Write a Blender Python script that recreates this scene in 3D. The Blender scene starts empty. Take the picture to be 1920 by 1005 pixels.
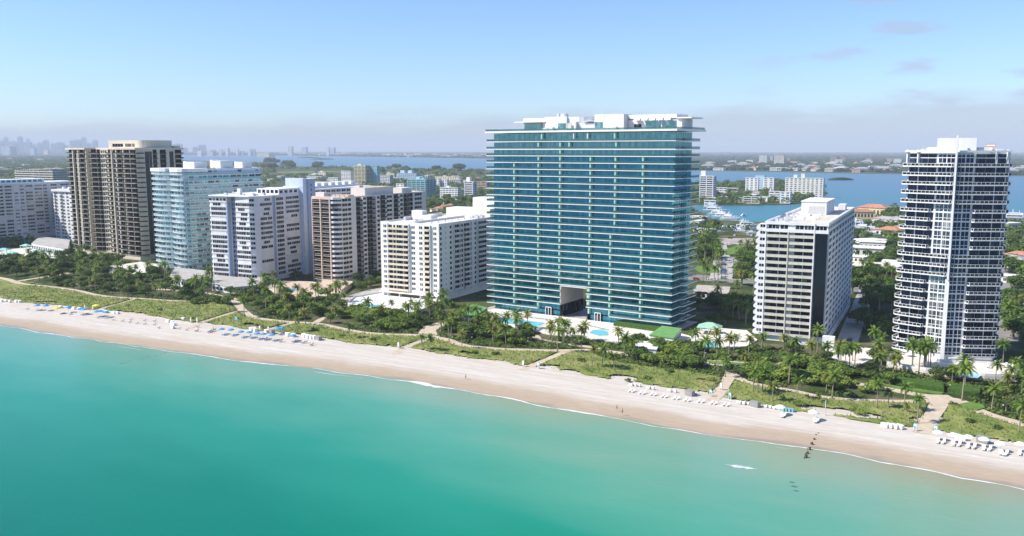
import bpy, math, random
import numpy as np
from mathutils import Vector
rnd = random.Random(7)
SC = bpy.context.scene
COL = SC.collection
# ------------------------------------------------------------ camera, sky, sun, exposure
EYE = 85.0
FPX = 1610.0                                   # focal length in photo pixels (1920 wide)
PITCH = math.atan(222.5 / FPX)
HEAD = math.atan2(0.48, 0.877)                 # camera looks this far left of straight inland
cam = bpy.data.objects.new('camera', bpy.data.cameras.new('camera'))
COL.objects.link(cam); SC.camera = cam
cam.location = (0, 0, EYE)
cam.rotation_euler = (math.pi/2 - PITCH, 0, HEAD)
cam.data.sensor_width = 36; cam.data.lens = FPX/1920*36
cam.data.clip_start = 1.0; cam.data.clip_end = 90000
SC.render.resolution_x = 1024; SC.render.resolution_y = 536
SUN_EL = math.radians(45)
SUN_H = Vector((-0.80, -0.60, 0)).normalized()   # horizontal direction towards the sun
world = bpy.data.worlds.new('World'); SC.world = world; world.use_nodes = True
wn, wl = world.node_tree.nodes, world.node_tree.links
wn.clear()
w_out = wn.new('ShaderNodeOutputWorld'); w_bg = wn.new('ShaderNodeBackground')
w_sky = wn.new('ShaderNodeTexSky'); w_sky.sky_type = 'NISHITA'; w_sky.sun_disc = False
w_sky.sun_elevation = SUN_EL; w_sky.sun_rotation = math.atan2(SUN_H.x, SUN_H.y)
w_sky.altitude = 0; w_sky.air_density = 1.0; w_sky.dust_density = 0.4; w_sky.ozone_density = 3.0
w_bg.inputs['Strength'].default_value = 0.115
# thin cloud deck low over the horizon, made in the sky by direction
w_tc = wn.new('ShaderNodeTexCoord'); w_sep = wn.new('ShaderNodeSeparateXYZ')
wl.new(w_tc.outputs['Generated'], w_sep.inputs[0])
def wmath(op, a, b=None, c=None):
    n = wn.new('ShaderNodeMath'); n.operation = op
    for i, v in enumerate((a, b, c)):
        if v is None: continue
        if isinstance(v, (int, float)): n.inputs[i].default_value = v
        else: wl.new(v, n.inputs[i])
    return n.outputs[0]
def wramp(v, a, b, lo=0.0, hi=1.0):
    n = wn.new('ShaderNodeMapRange'); n.interpolation_type = 'SMOOTHSTEP'
    wl.new(v, n.inputs[0]); n.inputs[1].default_value = a; n.inputs[2].default_value = b
    n.inputs[3].default_value = lo; n.inputs[4].default_value = hi
    return n.outputs[0]
w_map = wn.new('ShaderNodeMapping'); w_map.inputs['Scale'].default_value = (1.0, 1.0, 5.0)
wl.new(w_tc.outputs['Generated'], w_map.inputs[0])
def wnoise(sc, det, rough, off):
    m = wn.new('ShaderNodeMapping'); m.inputs['Location'].default_value = off
    wl.new(w_map.outputs[0], m.inputs[0])
    n = wn.new('ShaderNodeTexNoise'); n.inputs['Scale'].default_value = sc
    n.inputs['Detail'].default_value = det; n.inputs['Roughness'].default_value = rough
    wl.new(m.outputs[0], n.inputs['Vector']); return n.outputs['Fac']
n1 = wnoise(9.0, 5, 0.55, (3.1, 0.7, 0.2)); n2 = wnoise(3.0, 2, 0.5, (8.3, 1.7, 4.2))
el = w_sep.outputs['Z']
# bank: a soft topped layer whose upper edge wanders with the noise and rises to the right
right = wmath('MULTIPLY_ADD', w_sep.outputs['X'], 0.030, 0.052)
edge = wmath('ADD', wmath('MULTIPLY', wmath('SUBTRACT', n1, 0.5), 0.05), right)
bank = wramp(wmath('SUBTRACT', el, edge), 0.010, -0.016)
# separate small clouds higher on the right
puffm = wmath('MULTIPLY', wramp(el, 0.03, 0.07), wramp(el, 0.24, 0.12))
puffr = wramp(w_sep.outputs['X'], -0.32, -0.08)
n3 = wnoise(8.0, 4, 0.5, (1.3, 5.9, 2.7))
puff = wmath('MULTIPLY', wmath('MULTIPLY', wramp(n3, 0.55, 0.68), puffm), puffr)
cloud = wmath('MINIMUM', wmath('ADD', wmath('MULTIPLY', bank, 0.62), wmath('MULTIPLY', puff, 0.55)), 0.86)
w_mix = wn.new('ShaderNodeMixRGB'); wl.new(cloud, w_mix.inputs['Fac'])
w_gain = wn.new('ShaderNodeMixRGB'); w_gain.blend_type = 'MULTIPLY'; w_gain.inputs['Fac'].default_value = 1
w_gain.inputs['Color2'].default_value = (0.82, 0.96, 1.22, 1)
wl.new(w_sky.outputs[0], w_gain.inputs['Color1'])
wl.new(w_gain.outputs[0], w_mix.inputs['Color1'])
w_mix.inputs['Color2'].default_value = (3.1, 3.4, 4.15, 1)
wl.new(w_mix.outputs[0], w_bg.inputs['Color']); wl.new(w_bg.outputs[0], w_out.inputs['Surface'])
sl = bpy.data.lights.new('sun', 'SUN'); sl.energy = 5.0; sl.angle = math.radians(0.5); sl.color = (1.0, 0.93, 0.82)
sun = bpy.data.objects.new('sun', sl); COL.objects.link(sun)
sdir = Vector((SUN_H.x*math.cos(SUN_EL), SUN_H.y*math.cos(SUN_EL), math.sin(SUN_EL)))
sun.rotation_euler = sdir.to_track_quat('Z', 'Y').to_euler(); sun.location = (-300, -200, 600)
SC.view_settings.view_transform = 'Standard'; SC.view_settings.look = 'None'
SC.view_settings.gamma = 1.0; SC.view_settings.exposure = 0.48
SC.render.engine = 'CYCLES'
SC.cycles.max_bounces = 6; SC.cycles.diffuse_bounces = 2; SC.cycles.glossy_bounces = 3
SC.cycles.transparent_max_bounces = 12; SC.cycles.volume_bounces = 0
# ------------------------------------------------------------ reading the survey: photo point -> place on the ground
_c, _s = 0.877/math.hypot(.877, .48), 0.48/math.hypot(.877, .48)
def ray(px, py):
    u = (px-960)/FPX; v = (502.5-py)/FPX
    x, y, z = u, math.cos(PITCH)+v*math.sin(PITCH), -math.sin(PITCH)+v*math.cos(PITCH)
    return (x*_c-y*_s, x*_s+y*_c, z)
def gp(px, py, z=0.0):
    r = ray(px, py); t = (z-EYE)/r[2]; return (r[0]*t, r[1]*t)
def scr(x, y, z=0.0):                            # world -> photo pixel
    X = x*_c+y*_s; Y = -x*_s+y*_c
    d = Y*math.cos(PITCH)-(z-EYE)*math.sin(PITCH); up = Y*math.sin(PITCH)+(z-EYE)*math.cos(PITCH)
    if d < 1: return (-9999, -9999, 1)
    return (960+FPX*X/d, 502.5-FPX*up/d, d)
# ------------------------------------------------------------ materials
MATS = {}
def mat(name, col, rough=0.7, var=0.08, scale=0.6, metal=0.0, spec=0.5, bump=0.0, col2=None, rand=0.0, streak=False, detail=3):
    """plain procedural surface: base colour broken by noise (wear, dirt)"""
    if name in MATS: return MATS[name]
    m = bpy.data.materials.new(name); m.use_nodes = True; n, l = m.node_tree.nodes, m.node_tree.links
    b = n['Principled BSDF']; b.inputs['Roughness'].default_value = rough; b.inputs['Metallic'].default_value = metal
    b.inputs['Specular IOR Level'].default_value = spec
    tc = n.new('ShaderNodeTexCoord'); nz = n.new('ShaderNodeTexNoise'); nz.inputs['Scale'].default_value = scale
    nz.inputs['Detail'].default_value = detail
    if streak:
        mp = n.new('ShaderNodeMapping'); mp.inputs['Scale'].default_value = (1, 1, 0.12)
        l.new(tc.outputs['Object'], mp.inputs[0]); l.new(mp.outputs[0], nz.inputs['Vector'])
    else: l.new(tc.outputs['Object'], nz.inputs['Vector'])
    mr = n.new('ShaderNodeMapRange'); mr.inputs[1].default_value = 0.3; mr.inputs[2].default_value = 0.7
    l.new(nz.outputs['Fac'], mr.inputs[0])
    mx = n.new('ShaderNodeMixRGB'); l.new(mr.outputs[0], mx.inputs['Fac'])
    c2 = col2 or tuple(c*(1-2*var) for c in col)
    mx.inputs['Color1'].default_value = (*[min(1, c*(1+var)) for c in col], 1)
    mx.inputs['Color2'].default_value = (*c2, 1)
    out = mx.outputs[0]
    if rand:
        oi = n.new('ShaderNodeObjectInfo'); hs = n.new('ShaderNodeHueSaturation')
        mm = n.new('ShaderNodeMapRange'); l.new(oi.outputs['Random'], mm.inputs[0])
        mm.inputs[3].default_value = 1-rand; mm.inputs[4].default_value = 1+rand
        l.new(mm.outputs[0], hs.inputs['Value']); l.new(out, hs.inputs['Color'])
        m2 = n.new('ShaderNodeMapRange'); l.new(oi.outputs['Random'], m2.inputs[0])
        m2.inputs[3].default_value = 0.5+rand*0.06; m2.inputs[4].default_value = 0.5-rand*0.05
        l.new(m2.outputs[0], hs.inputs['Hue']); out = hs.outputs[0]
    l.new(out, b.inputs['Base Color'])
    if bump:
        bp = n.new('ShaderNodeBump'); bp.inputs['Strength'].default_value = bump; bp.inputs['Distance'].default_value = 0.3
        l.new(nz.outputs['Fac'], bp.inputs['Height']); l.new(bp.outputs[0], b.inputs['Normal'])
    MATS[name] = m; return m
def glass(name, dark, light, cx=1.6, cz=3.2, share=0.25, refl=(0.35, 0.45, 0.55), rmix=0.3, offz=0.0):
    """window glass: dark room or pale curtain behind each pane, under a reflecting coat"""
    if name in MATS: return MATS[name]
    m = bpy.data.materials.new(name); m.use_nodes = True; n, l = m.node_tree.nodes, m.node_tree.links
    n.clear(); o = n.new('ShaderNodeOutputMaterial')
    tc = n.new('ShaderNodeTexCoord'); mp = n.new('ShaderNodeVectorMath'); mp.operation = 'ADD'
    mp.inputs[1].default_value = (1000.37, 1000.41, offz+1000*cz)
    sn = n.new('ShaderNodeVectorMath'); sn.operation = 'SNAP'; sn.inputs[1].default_value = (cx, cx, cz)
    wnz = n.new('ShaderNodeTexWhiteNoise'); wnz.noise_dimensions = '3D'
    l.new(tc.outputs['Object'], mp.inputs[0]); l.new(mp.outputs[0], sn.inputs[0]); l.new(sn.outputs[0], wnz.inputs['Vector'])
    mr = n.new('ShaderNodeMapRange'); mr.inputs[1].default_value = 1-share-0.25; mr.inputs[2].default_value = 1.0
    l.new(wnz.outputs['Value'], mr.inputs[0])
    mx = n.new('ShaderNodeMixRGB'); l.new(mr.outputs[0], mx.inputs['Fac'])
    mx.inputs['Color1'].default_value = (*dark, 1); mx.inputs['Color2'].default_value = (*light, 1)
    d = n.new('ShaderNodeBsdfDiffuse'); l.new(mx.outputs[0], d.inputs['Color'])
    g = n.new('ShaderNodeBsdfGlossy'); g.inputs['Color'].default_value = (*refl, 1); g.inputs['Roughness'].default_value = 0.06
    fr = n.new('ShaderNodeLayerWeight'); fr.inputs['Blend'].default_value = 0.25
    ad = n.new('ShaderNodeMath'); ad.operation = 'MULTIPLY_ADD'; ad.inputs[1].default_value = 0.2; ad.inputs[2].default_value = rmix; ad.use_clamp = True
    l.new(fr.outputs['Facing'], ad.inputs[0])
    ms = n.new('ShaderNodeMixShader'); l.new(ad.outputs[0], ms.inputs[0]); l.new(d.outputs[0], ms.inputs[1]); l.new(g.outputs[0], ms.inputs[2])
    l.new(ms.outputs[0], o.inputs['Surface']); MATS[name] = m; return m
def railglass(name, tint, opac=0.5):
    if name in MATS: return MATS[name]
    m = bpy.data.materials.new(name); m.use_nodes = True; n, l = m.node_tree.nodes, m.node_tree.links
    n.clear(); o = n.new('ShaderNodeOutputMaterial')
    t = n.new('ShaderNodeBsdfTransparent'); t.inputs['Color'].default_value = (*[0.55+0.45*c for c in tint], 1)
    d = n.new('ShaderNodeBsdfDiffuse'); d.inputs['Color'].default_value = (*tint, 1)
    g = n.new('ShaderNodeBsdfGlossy'); g.inputs['Color'].default_value = (.6, .75, .75, 1); g.inputs['Roughness'].default_value = 0.05
    m1 = n.new('ShaderNodeMixShader'); m1.inputs[0].default_value = 0.35; l.new(d.outputs[0], m1.inputs[1]); l.new(g.outputs[0], m1.inputs[2])
    m2 = n.new('ShaderNodeMixShader'); m2.inputs[0].default_value = opac; l.new(t.outputs[0], m2.inputs[1]); l.new(m1.outputs[0], m2.inputs[2])
    l.new(m2.outputs[0], o.inputs['Surface']); MATS[name] = m; return m
WHITE = mat('white_stucco', (.74, .74, .73), .75, .05, .35, streak=True)
WHITE2 = mat('soft_white_stucco', (.62, .64, .67), .75, .05, .3, streak=True)
CREAM = mat('cream_stucco', (.66, .60, .47), .8, .06, .3, streak=True)
TAN = mat('tan_stucco', (.58, .46, .35), .8, .06, .3, streak=True)
PINKISH = mat('pale_rose_stucco', (.66, .61, .56), .8, .05, .3, streak=True)
BLUEWALL = mat('blue_grey_stucco', (.30, .38, .52), .8, .05, .3, streak=True)
GREYROOF = mat('gravel_roof', (.40, .385, .36), .9, .12, .25)
TANROOF = mat('tan_gravel_roof', (.55, .44, .33), .9, .12, .25)
WROOF = mat('white_membrane_roof', (.70, .70, .69), .85, .07, .2)
DARKGL = glass('dark_window_glass', (.006, .009, .016), (.14, .14, .13), 1.7, 3.0, .12, (.3, .36, .42), .06)
BLUEGL = glass('blue_window_glass', (.007, .092, .150), (.035, .22, .27), 1.55, 3.4, .45, (.18, .58, .72), .30)
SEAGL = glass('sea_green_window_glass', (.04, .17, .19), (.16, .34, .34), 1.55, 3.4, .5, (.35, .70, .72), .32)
TEALGL = glass('teal_window_glass', (.02, .10, .11), (.20, .30, .30), 1.7, 3.7, .35, (.4, .75, .8), .30)
GREYGL = glass('grey_window_glass', (.02, .03, .04), (.30, .32, .32), 1.7, 3.0, .3, (.5, .55, .6), .22)
DARKMET = mat('dark_bronze_metal', (.030, .026, .022), .45, .1, 2, metal=.3)
STONESHADE = mat('dark_stone_and_shade', (.03, .032, .035), .5, .1, 1)  # dark stone, and the painted shade of the tower's shaft recess
RAILT = railglass('teal_railing_glass', (.07, .26, .26), .34)
RAILW = railglass('pale_railing_glass', (.45, .62, .64), .55)
SILVER = None
STEEL = mat('painted_steel', (.55, .56, .56), .5, .05, 2)
# ------------------------------------------------------------ mesh collecting
class MB:
    def __init__(s): s.v = []; s.f = []; s.m = []
    def face(s, pts, mi=0):
        b = len(s.v); s.v += [tuple(p) for p in pts]; s.f.append(tuple(range(b, b+len(pts)))); s.m.append(mi)
    def prism(s, poly, z0, z1, mi=0, top=None, bottom=True):
        """poly counter-clockwise seen from above; z may be numbers"""
        n = len(poly); b = len(s.v)
        s.v += [(p[0], p[1], z0) for p in poly]+[(p[0], p[1], z1) for p in poly]
        for i in range(n):
            j = (i+1) % n; s.f.append((b+i, b+j, b+n+j, b+n+i)); s.m.append(mi)
        s.f.append(tuple(range(b+n, b+2*n))); s.m.append(mi if top is None else top)
        if bottom: s.f.append(tuple(range(b+n-1, b-1, -1))); s.m.append(mi)
    def box(s, x0, x1, y0, y1, z0, z1, mi=0, top=None):
        if x0 > x1: x0, x1 = x1, x0
        if y0 > y1: y0, y1 = y1, y0
        s.prism([(x0, y0), (x1, y0), (x1, y1), (x0, y1)], z0, z1, mi, top)
    def wbox(s, F, a0, a1, d0, d1, z0, z1, mi=0):
        """box on a wall frame F=(ox,oy,ux,uy): a along the wall, d outwards"""
        ox, oy, ux, uy = F; nx, ny = uy, -ux
        P = lambda a, d: (ox+ux*a+nx*d, oy+uy*a+ny*d)
        s.prism([P(a0, d1), P(a1, d1), P(a1, d0), P(a0, d0)], z0, z1, mi)
    def tube(s, pts, rads, n=6, mi=0, cap=True):
        b = len(s.v); k = len(pts)
        for i, (p, r) in enumerate(zip(pts, rads)):
            a = Vector(pts[min(i+1, k-1)])-Vector(pts[max(i-1, 0)])
            q = a.to_track_quat('Z', 'Y')
            for j in range(n):
                t = 2*math.pi*j/n; w = q @ Vector((r*math.cos(t), r*math.sin(t), 0)); s.v.append((p[0]+w.x, p[1]+w.y, p[2]+w.z))
        for i in range(k-1):
            for j in range(n):
                j2 = (j+1) % n; s.f.append((b+i*n+j, b+i*n+j2, b+(i+1)*n+j2, b+(i+1)*n+j)); s.m.append(mi)
        if cap:
            s.f.append(tuple(b+(k-1)*n+j for j in range(n))); s.m.append(mi)
            s.f.append(tuple(b+j for j in range(n-1, -1, -1))); s.m.append(mi)
    def merge(s, o):
        b = len(s.v); s.v += o.v; s.f += [tuple(i+b for i in f) for f in o.f]; s.m += o.m
    def mesh(s, name, mats, smooth=False):
        me = bpy.data.meshes.new(name); me.from_pydata(s.v, [], s.f)
        if not isinstance(mats, (list, tuple)): mats = [mats]
        for m in mats: me.materials.append(m)
        if len(mats) > 1: me.polygons.foreach_set('material_index', s.m)
        if smooth: me.polygons.foreach_set('use_smooth', [True]*len(s.f))
        me.update(); return me
    def build(s, name, mats, parent=None, smooth=False):
        o = bpy.data.objects.new(name, s.mesh(name, mats, smooth)); COL.objects.link(o)
        if parent: o.parent = parent
        return o
def tag(o, label=None, cat=None, group=None, kind=None):
    for k, v in (('label', label), ('category', cat), ('group', group), ('kind', kind)):
        if v: o[k] = v
    return o
def thing(name, label, cat, loc=(0, 0, 0), rz=0, group=None):
    o = bpy.data.objects.new(name, None); COL.objects.link(o); o.empty_display_size = 1
    o.location = loc; o.rotation_euler = (0, 0, rz); return tag(o, label, cat, group)
def dup(root, loc, rz=0, sc=None, label=None, group=None):
    r = root.copy(); COL.objects.link(r); r.location = loc; r.rotation_euler = (0, 0, rz)
    if sc is not None: r.scale = sc if isinstance(sc, tuple) else (sc, sc, sc)
    if label: r['label'] = label
    if group: r['group'] = group
    for ch in list(root.children):
        c = ch.copy(); COL.objects.link(c); c.parent = r
        for g in ch.children:
            d = g.copy(); COL.objects.link(d); d.parent = c
    return r
def arc(cx, cy, r, a0, a1, n, ry=None):
    ry = ry or r
    return [(cx+r*math.cos(math.radians(a0+(a1-a0)*i/n)), cy+ry*math.sin(math.radians(a0+(a1-a0)*i/n))) for i in range(n+1)]
LIM = 100
class Bld:
    """a building: an Empty, whose parts are collected and linked at the end"""
    def __init__(s, name, label, cat, o, yaw=0, group=None):
        s.root = thing(name, label, cat, (o[0], o[1], 0), yaw, group); s.o = o; s.yaw = yaw; s.parts = {}
    def part(s, name, mats):
        m = MB(); s.parts.setdefault((name), []).append((m, mats)); return m
    def finish(s):
        cy, sy = math.cos(s.yaw), math.sin(s.yaw)
        for name, lst in s.parts.items():
            lst = [q for q in lst if q[0].v]
            def key(q):
                v = q[0].v[0]; x = s.o[0]+v[0]*cy-v[1]*sy; y = s.o[1]+v[0]*sy+v[1]*cy
                return x*x+y*y
            if len(lst) > LIM:
                lst.sort(key=key); rest = lst[LIM:]; lst = lst[:LIM]
                byM = {}
                allm = []; M = MB()
                for q, mt in rest:
                    mts = list(mt) if isinstance(mt, (list, tuple)) else [mt]
                    idx = []
                    for t in mts:
                        if t not in allm: allm.append(t)
                        idx.append(allm.index(t))
                    q.m = [idx[i] if i < len(idx) else idx[0] for i in q.m]; M.merge(q)
                tag(M.build(name, allm, s.root), kind='stuff')
            for q, mt in lst: q.build(name, mt, s.root)
        return s.root
R = math.radians
def wf(x, y, ang): return (x, y, math.cos(R(ang)), math.sin(R(ang)))
def windows(B, F, a0, a1, z0, z1, m=DARKGL, name='window', d=0.05, frame=None, n=0):
    q = B.part(name, [m, frame or WHITE]); q.wbox(F, a0, a1, -0.3, d, z0, z1, 0)
    for i in range(1, n):
        a = a0+(a1-a0)*i/n; q.wbox(F, a-.07, a+.07, d-.02, d+.06, z0, z1, 1)
    return q
def balcony(B, F, a0, a1, z, dep=1.5, slab=WHITE, rail=WHITE, h=1.0, solid=True, th=0.28, gl=DARKGL, wh=2.3, name='balcony'):
    q = B.part(name, [slab, rail, DARKMET]); q.wbox(F, a0-.15, a1+.15, -0.1, dep, z-th, z, 0)
    q.wbox(F, a0-.15, a1+.15, dep-.14, dep+.003, z+.002, z+h, 1)
    q.wbox(F, a0-.15, a0-.02, 0, dep-.142, z+.002, z+h-.003, 1); q.wbox(F, a1+.02, a1+.15, 0, dep-.142, z+.002, z+h-.003, 1)
    if gl:
        n = max(1, int((a1-a0)/2.2)); windows(B, F, a0+.2, a1-.2, z+.05, z+wh, gl, n=n, frame=slab, name='window')
def rail_line(q, pts, z0, z1, th=0.12, mi=0):
    for (x0, y0), (x1, y1) in zip(pts, pts[1:]):
        L = math.hypot(x1-x0, y1-y0)
        if L < 1e-3: continue
        F = (x0, y0, (x1-x0)/L, (y1-y0)/L); q.wbox(F, 0, L, -th, 0.0, z0, z1, mi)
def roof_unit(B, x, y, z, w, d, h, m=WHITE, name='roof_unit'):
    q = B.part(name, m); q.box(x, x+w, y, y+d, z+.003, z+h)
def parapet(B, poly, z0, z1, m, th=.35):
    q = B.part('parapet', m); n = len(poly)
    for i in range(n):
        (x0, y0), (x1, y1) = poly[i], poly[(i+1) % n]; L = math.hypot(x1-x0, y1-y0)
        F = (x0, y0, (x1-x0)/L, (y1-y0)/L); q.wbox(F, 0.0 if i % 2 == 0 else th, L-(0.0 if i % 2 == 0 else th), -th, 0.0, z0, z1)
def roof_clutter(B, x0, x1, y0, y1, z, n, seed=1, m=None):
    r = random.Random(seed)
    for i in range(n):
        w, d, h = r.uniform(1, 3), r.uniform(1, 3), r.uniform(.6, 1.8)
        q = B.part('air_conditioner', m or STEEL); x, y = r.uniform(x0, x1-w), r.uniform(y0, y1-d)
        q.box(x, x+w, y, y+d, z+.004, z+h); q.box(x+w*.2, x+w*.8, y+d*.2, y+d*.8, z+h, z+h+.25)

# ============================================================ the blue glass tower
MINT = mat('mint_glass_fin', (.30, .55, .48), .25, .05, 1)
CLADDING = mat('beige_cladding', (.62, .57, .48), .6, .03, .3)
SLABW = mat('white_slab_edge', (.78, .78, .76), .6, .03, .4)
GRANITE = mat('grey_paving_stone', (.42, .40, .38), .7, .1, .5)
def glass_tower():
    B = Bld('glass_tower', 'widest tower, blue glass with white slab edges and a square opening at its foot', 'tower', (-228, 393.5), R(-5))
    zs = [3.3+3.404*k for k in range(24)]+[85.0, 88.8]; ztop = zs[1:]+[93.4]
    full = [(-3, 0), (103.5, 0), (103.5, 10), (104.8, 10.5), (104.8, 27), (-3, 27)]
    Lh = lambda e: [(-3, 0), (e, 0), (e, 24), (-3, 27)]
    Rh = lambda e: [(e, 0), (103.5, 0), (103.5, 10), (104.8, 10.5), (104.8, 27), (e, 24)]
    for k, z in enumerate(zs):
        outl = [full] if z > 16 else [Lh(29.2 if k == 0 else 42.6), Rh(70.6 if k == 0 else 57.6)]
        for o in outl:
            B.part('balcony_slab', SLABW).prism(o, z-.06, z+.26)
            q = B.part('railing', RAILT)
            x0, x1 = min(p[0] for p in o), max(p[0] for p in o)
            rail_line(q, [(x0+.1, 26), (x0+.1, .12), (min(x1-.1, 103.4), .12)], z+.26, z+1.35, .05)
            if x1 > 100: rail_line(q, [(103.4, .3), (103.4, 10), (104.7, 10.6), (104.7, 26.5)], z+.262, z+1.35, .05)
        ins = [(.6, 101.6)] if z > 16 else [(.6, 42.2), (58.6, 101.6)]
        for x0, x1 in ins:
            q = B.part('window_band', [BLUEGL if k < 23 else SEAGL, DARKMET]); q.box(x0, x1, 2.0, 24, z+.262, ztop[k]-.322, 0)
            F = (x0, 2.0, 1, 0); n = int((x1-x0)/3.1)
            for i in range(1, n): a = (x1-x0)*i/n; q.wbox(F, a-.06, a+.06, 0.0, .07, z+.3, ztop[k]-.34, 1)
            if x1 > 100:
                F = (x1, 2.0, 0, 1)
                for i in range(1, 8): q.wbox(F, 22*i/8-.05, 22*i/8+.05, 0.0, .07, z+.3, ztop[k]-.34, 1)
    # ground floor glazing
    q = B.part('lobby_glazing', [BLUEGL, DARKMET]); q.box(1.0, 42.0, 2.2, 24, 0, 2.97)
    for i in range(1, 14): q.box(1+3*i, 1.12+3*i, 2.1, 2.2, 0, 2.9, 1)
    q = B.part('lobby_glazing', [BLUEGL, DARKMET]); q.box(58.8, 101.2, 2.2, 24, 0, 2.97)
    for i in range(1, 14): q.box(58.8+3*i, 58.9+3*i, 2.1, 2.2, 0, 2.9, 1)
    for x in (33.6, 62.2):                    # white framed entrance doors
        q = B.part('entrance_door', [WHITE, DARKGL])
        for a in (0, 1.6, 3.2): q.box(x+a-.15, x+a+.15, .9, 1.4, 0, 4.2, 0)
        q.box(x-.15, x+3.35, .9, 1.4, 4.2, 4.5, 0); q.box(x+.15, x+3.05, 1.1, 1.2, 0, 4.2, 1)
    # the opening: clad side walls, ceiling, floor
    q = B.part('portal_wall', CLADDING); q.box(42.2, 42.75, .6, 24.5, 6.4, 16.68)
    q = B.part('portal_wall', CLADDING); q.box(57.8, 58.55, .6, 24.5, 6.4, 16.68)
    q = B.part('portal_glazing', DARKGL); q.box(42.2, 42.7, .6, 24.5, 0, 6.39)
    q = B.part('portal_glazing', DARKGL); q.box(57.9, 58.5, .6, 24.5, 0, 6.39)
    q = B.part('portal_beam', SLABW); q.box(42.7, 57.8, 0.3, 1.0, 16.1, 16.66)
    q = B.part('portal_soffit', STONESHADE); q.box(42.76, 57.79, 1.01, 24.4, 16.3, 16.67)
    q = B.part('plinth', GRANITE); q.box(-4, 106, -1.5, 28, -.5, 0.05)
    def fin(x, zb, zt, lean=0.0):
        q = B.part('fin', MINT)
        for k, z in enumerate(zs):
            if z < zb-.5 or z > zt: continue
            zz = ztop[k]-.33
            q.prism([(x-.45, .3), (x+.4, .3), (x+.6, 1.98), (x, 1.98)], z+.27, zz+.1)
    fin(14.3, 0, 77); fin(29.1, 3, 81); fin(41.8, 16, 85); fin(59.0, 3, 81); fin(70.5, 3, 44); fin(72.6, 46, 81); fin(87, 3, 81)
    for x in (29, 47, 72.8): fin(x, 84.5, 87)
    for x in (31, 72.0): fin(x, 88, 92)
    for x in (49.5, 57.3): B.part('column', WHITE).tube([(x, .6, 89.1), (x, .6, 93.0)], [.4, .4], 10)
    # roof
    q = B.part('roof_slab', SLABW); q.prism([(-3.6, -.3), (104.0, -.3), (107, 4), (107, 28), (-3.6, 28)], 93.42, 94.3)
    q = B.part('railing', RAILT); rail_line(q, [(-3.4, 27), (-3.4, 0), (103.8, 0), (106.7, 4.2), (106.7, 27)], 94.3, 95.3, .05)
    q = B.part('roof_deck', TANROOF); q.box(2, 102, 3, 26, 94.3, 94.42)
    def ph(name, m, x0, x1, y0, y1, z0, z1): q = B.part(name, m); q.box(x0, x1, y0, y1, z0+.005, z1)
    ph('penthouse_wall', WHITE, 15.3, 29.5, 9, 22, 94.42, 98.6); ph('canopy', SLABW, 10.8, 29.8, 5.5, 23, 98.7, 99.2); ph('penthouse_wall', WHITE, 15, 30, 8.0, 22, 99.2, 100.9)
    ph('penthouse_window', TEALGL, 15.2, 26.4, 8.8, 8.99, 95, 98.4)
    for i in range(3):
        q = B.part('awning', WHITE); x = 16+3.6*i; q.face([(x, 8.0, 99.25), (x+3, 8.0, 99.25), (x+3.3, 6.2, 98.3), (x+.3, 6.2, 98.3)]); q.face([(x, 8.0, 99.1), (x+.3, 6.2, 98.15), (x+3.3, 6.2, 98.15), (x+3, 8.0, 99.1)])
    ph('penthouse_wall', WHITE, 29.6, 42.2, 6, 20, 94.42, 101.3)
    q = B.part('penthouse_wall', WHITE); q.prism([(42.2, 7)]+arc(46, 13, 7.5, -70, 40, 6, 6)+[(42.2, 20)], 94.42, 101.1)
    ph('penthouse_window', TEALGL, 37.2, 41.8, 5.9, 5.99, 95, 98); ph('vent_louvre', STEEL, 42.6, 44.8, 6.0, 6.4, 95, 98)
    ph('penthouse_wall', WHITE, 47.7, 48.5, 4, 14, 94.42, 98.6); ph('penthouse_wall', WHITE2, 48.6, 58.7, 6, 12, 94.42, 98.0); ph('canopy', SLABW, 52, 59, 5, 16, 98.6, 98.9)
    ph('penthouse_wall', WHITE, 58.8, 64, 4.5, 18, 94.42, 101.9); ph('penthouse_window', TEALGL, 59.0, 63.4, 4.4, 4.49, 95.4, 98.2)
    q = B.part('sloped_wall', WHITE); q.prism([(64.01, 4.6), (74.6, 4.6), (74.6, 16), (68, 16)], 94.42, 101.8)
    ph('penthouse_wall', WHITE, 74.7, 102.4, 9, 22, 94.42, 99.2); ph('penthouse_wall', WHITE, 74.7, 100, 8.5, 22, 99.5, 101.4); ph('canopy', SLABW, 100.01, 107.5, 8, 22, 99.3, 99.9)
    ph('penthouse_window', TEALGL, 84, 91.8, 8.85, 8.99, 95, 98.4); ph('penthouse_window', TEALGL, 92.6, 99.8, 8.85, 8.99, 95, 98.4); ph('penthouse_window', DARKGL, 78, 81.8, 8.85, 8.99, 95, 97)
    for i in range(5):
        q = B.part('awning', WHITE); x = 78.4+3.9*i; q.face([(x, 8.4, 99.9), (x+3.2, 8.4, 99.9), (x+3.5, 6.6, 98.7), (x+.3, 6.6, 98.7)]); q.face([(x, 8.4, 99.75), (x+.3, 6.6, 98.55), (x+3.5, 6.6, 98.55), (x+3.2, 8.4, 99.75)])
    roof_clutter(B, 32, 41, 8, 18, 101.3, 5, 3); roof_clutter(B, 28, 36, 3.5, 5.5, 94.42, 3, 5, WHITE); roof_clutter(B, 64, 80, 3.5, 4.4, 94.42, 2, 6, WHITE)
    return B.finish()
glass_tower()

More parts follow.
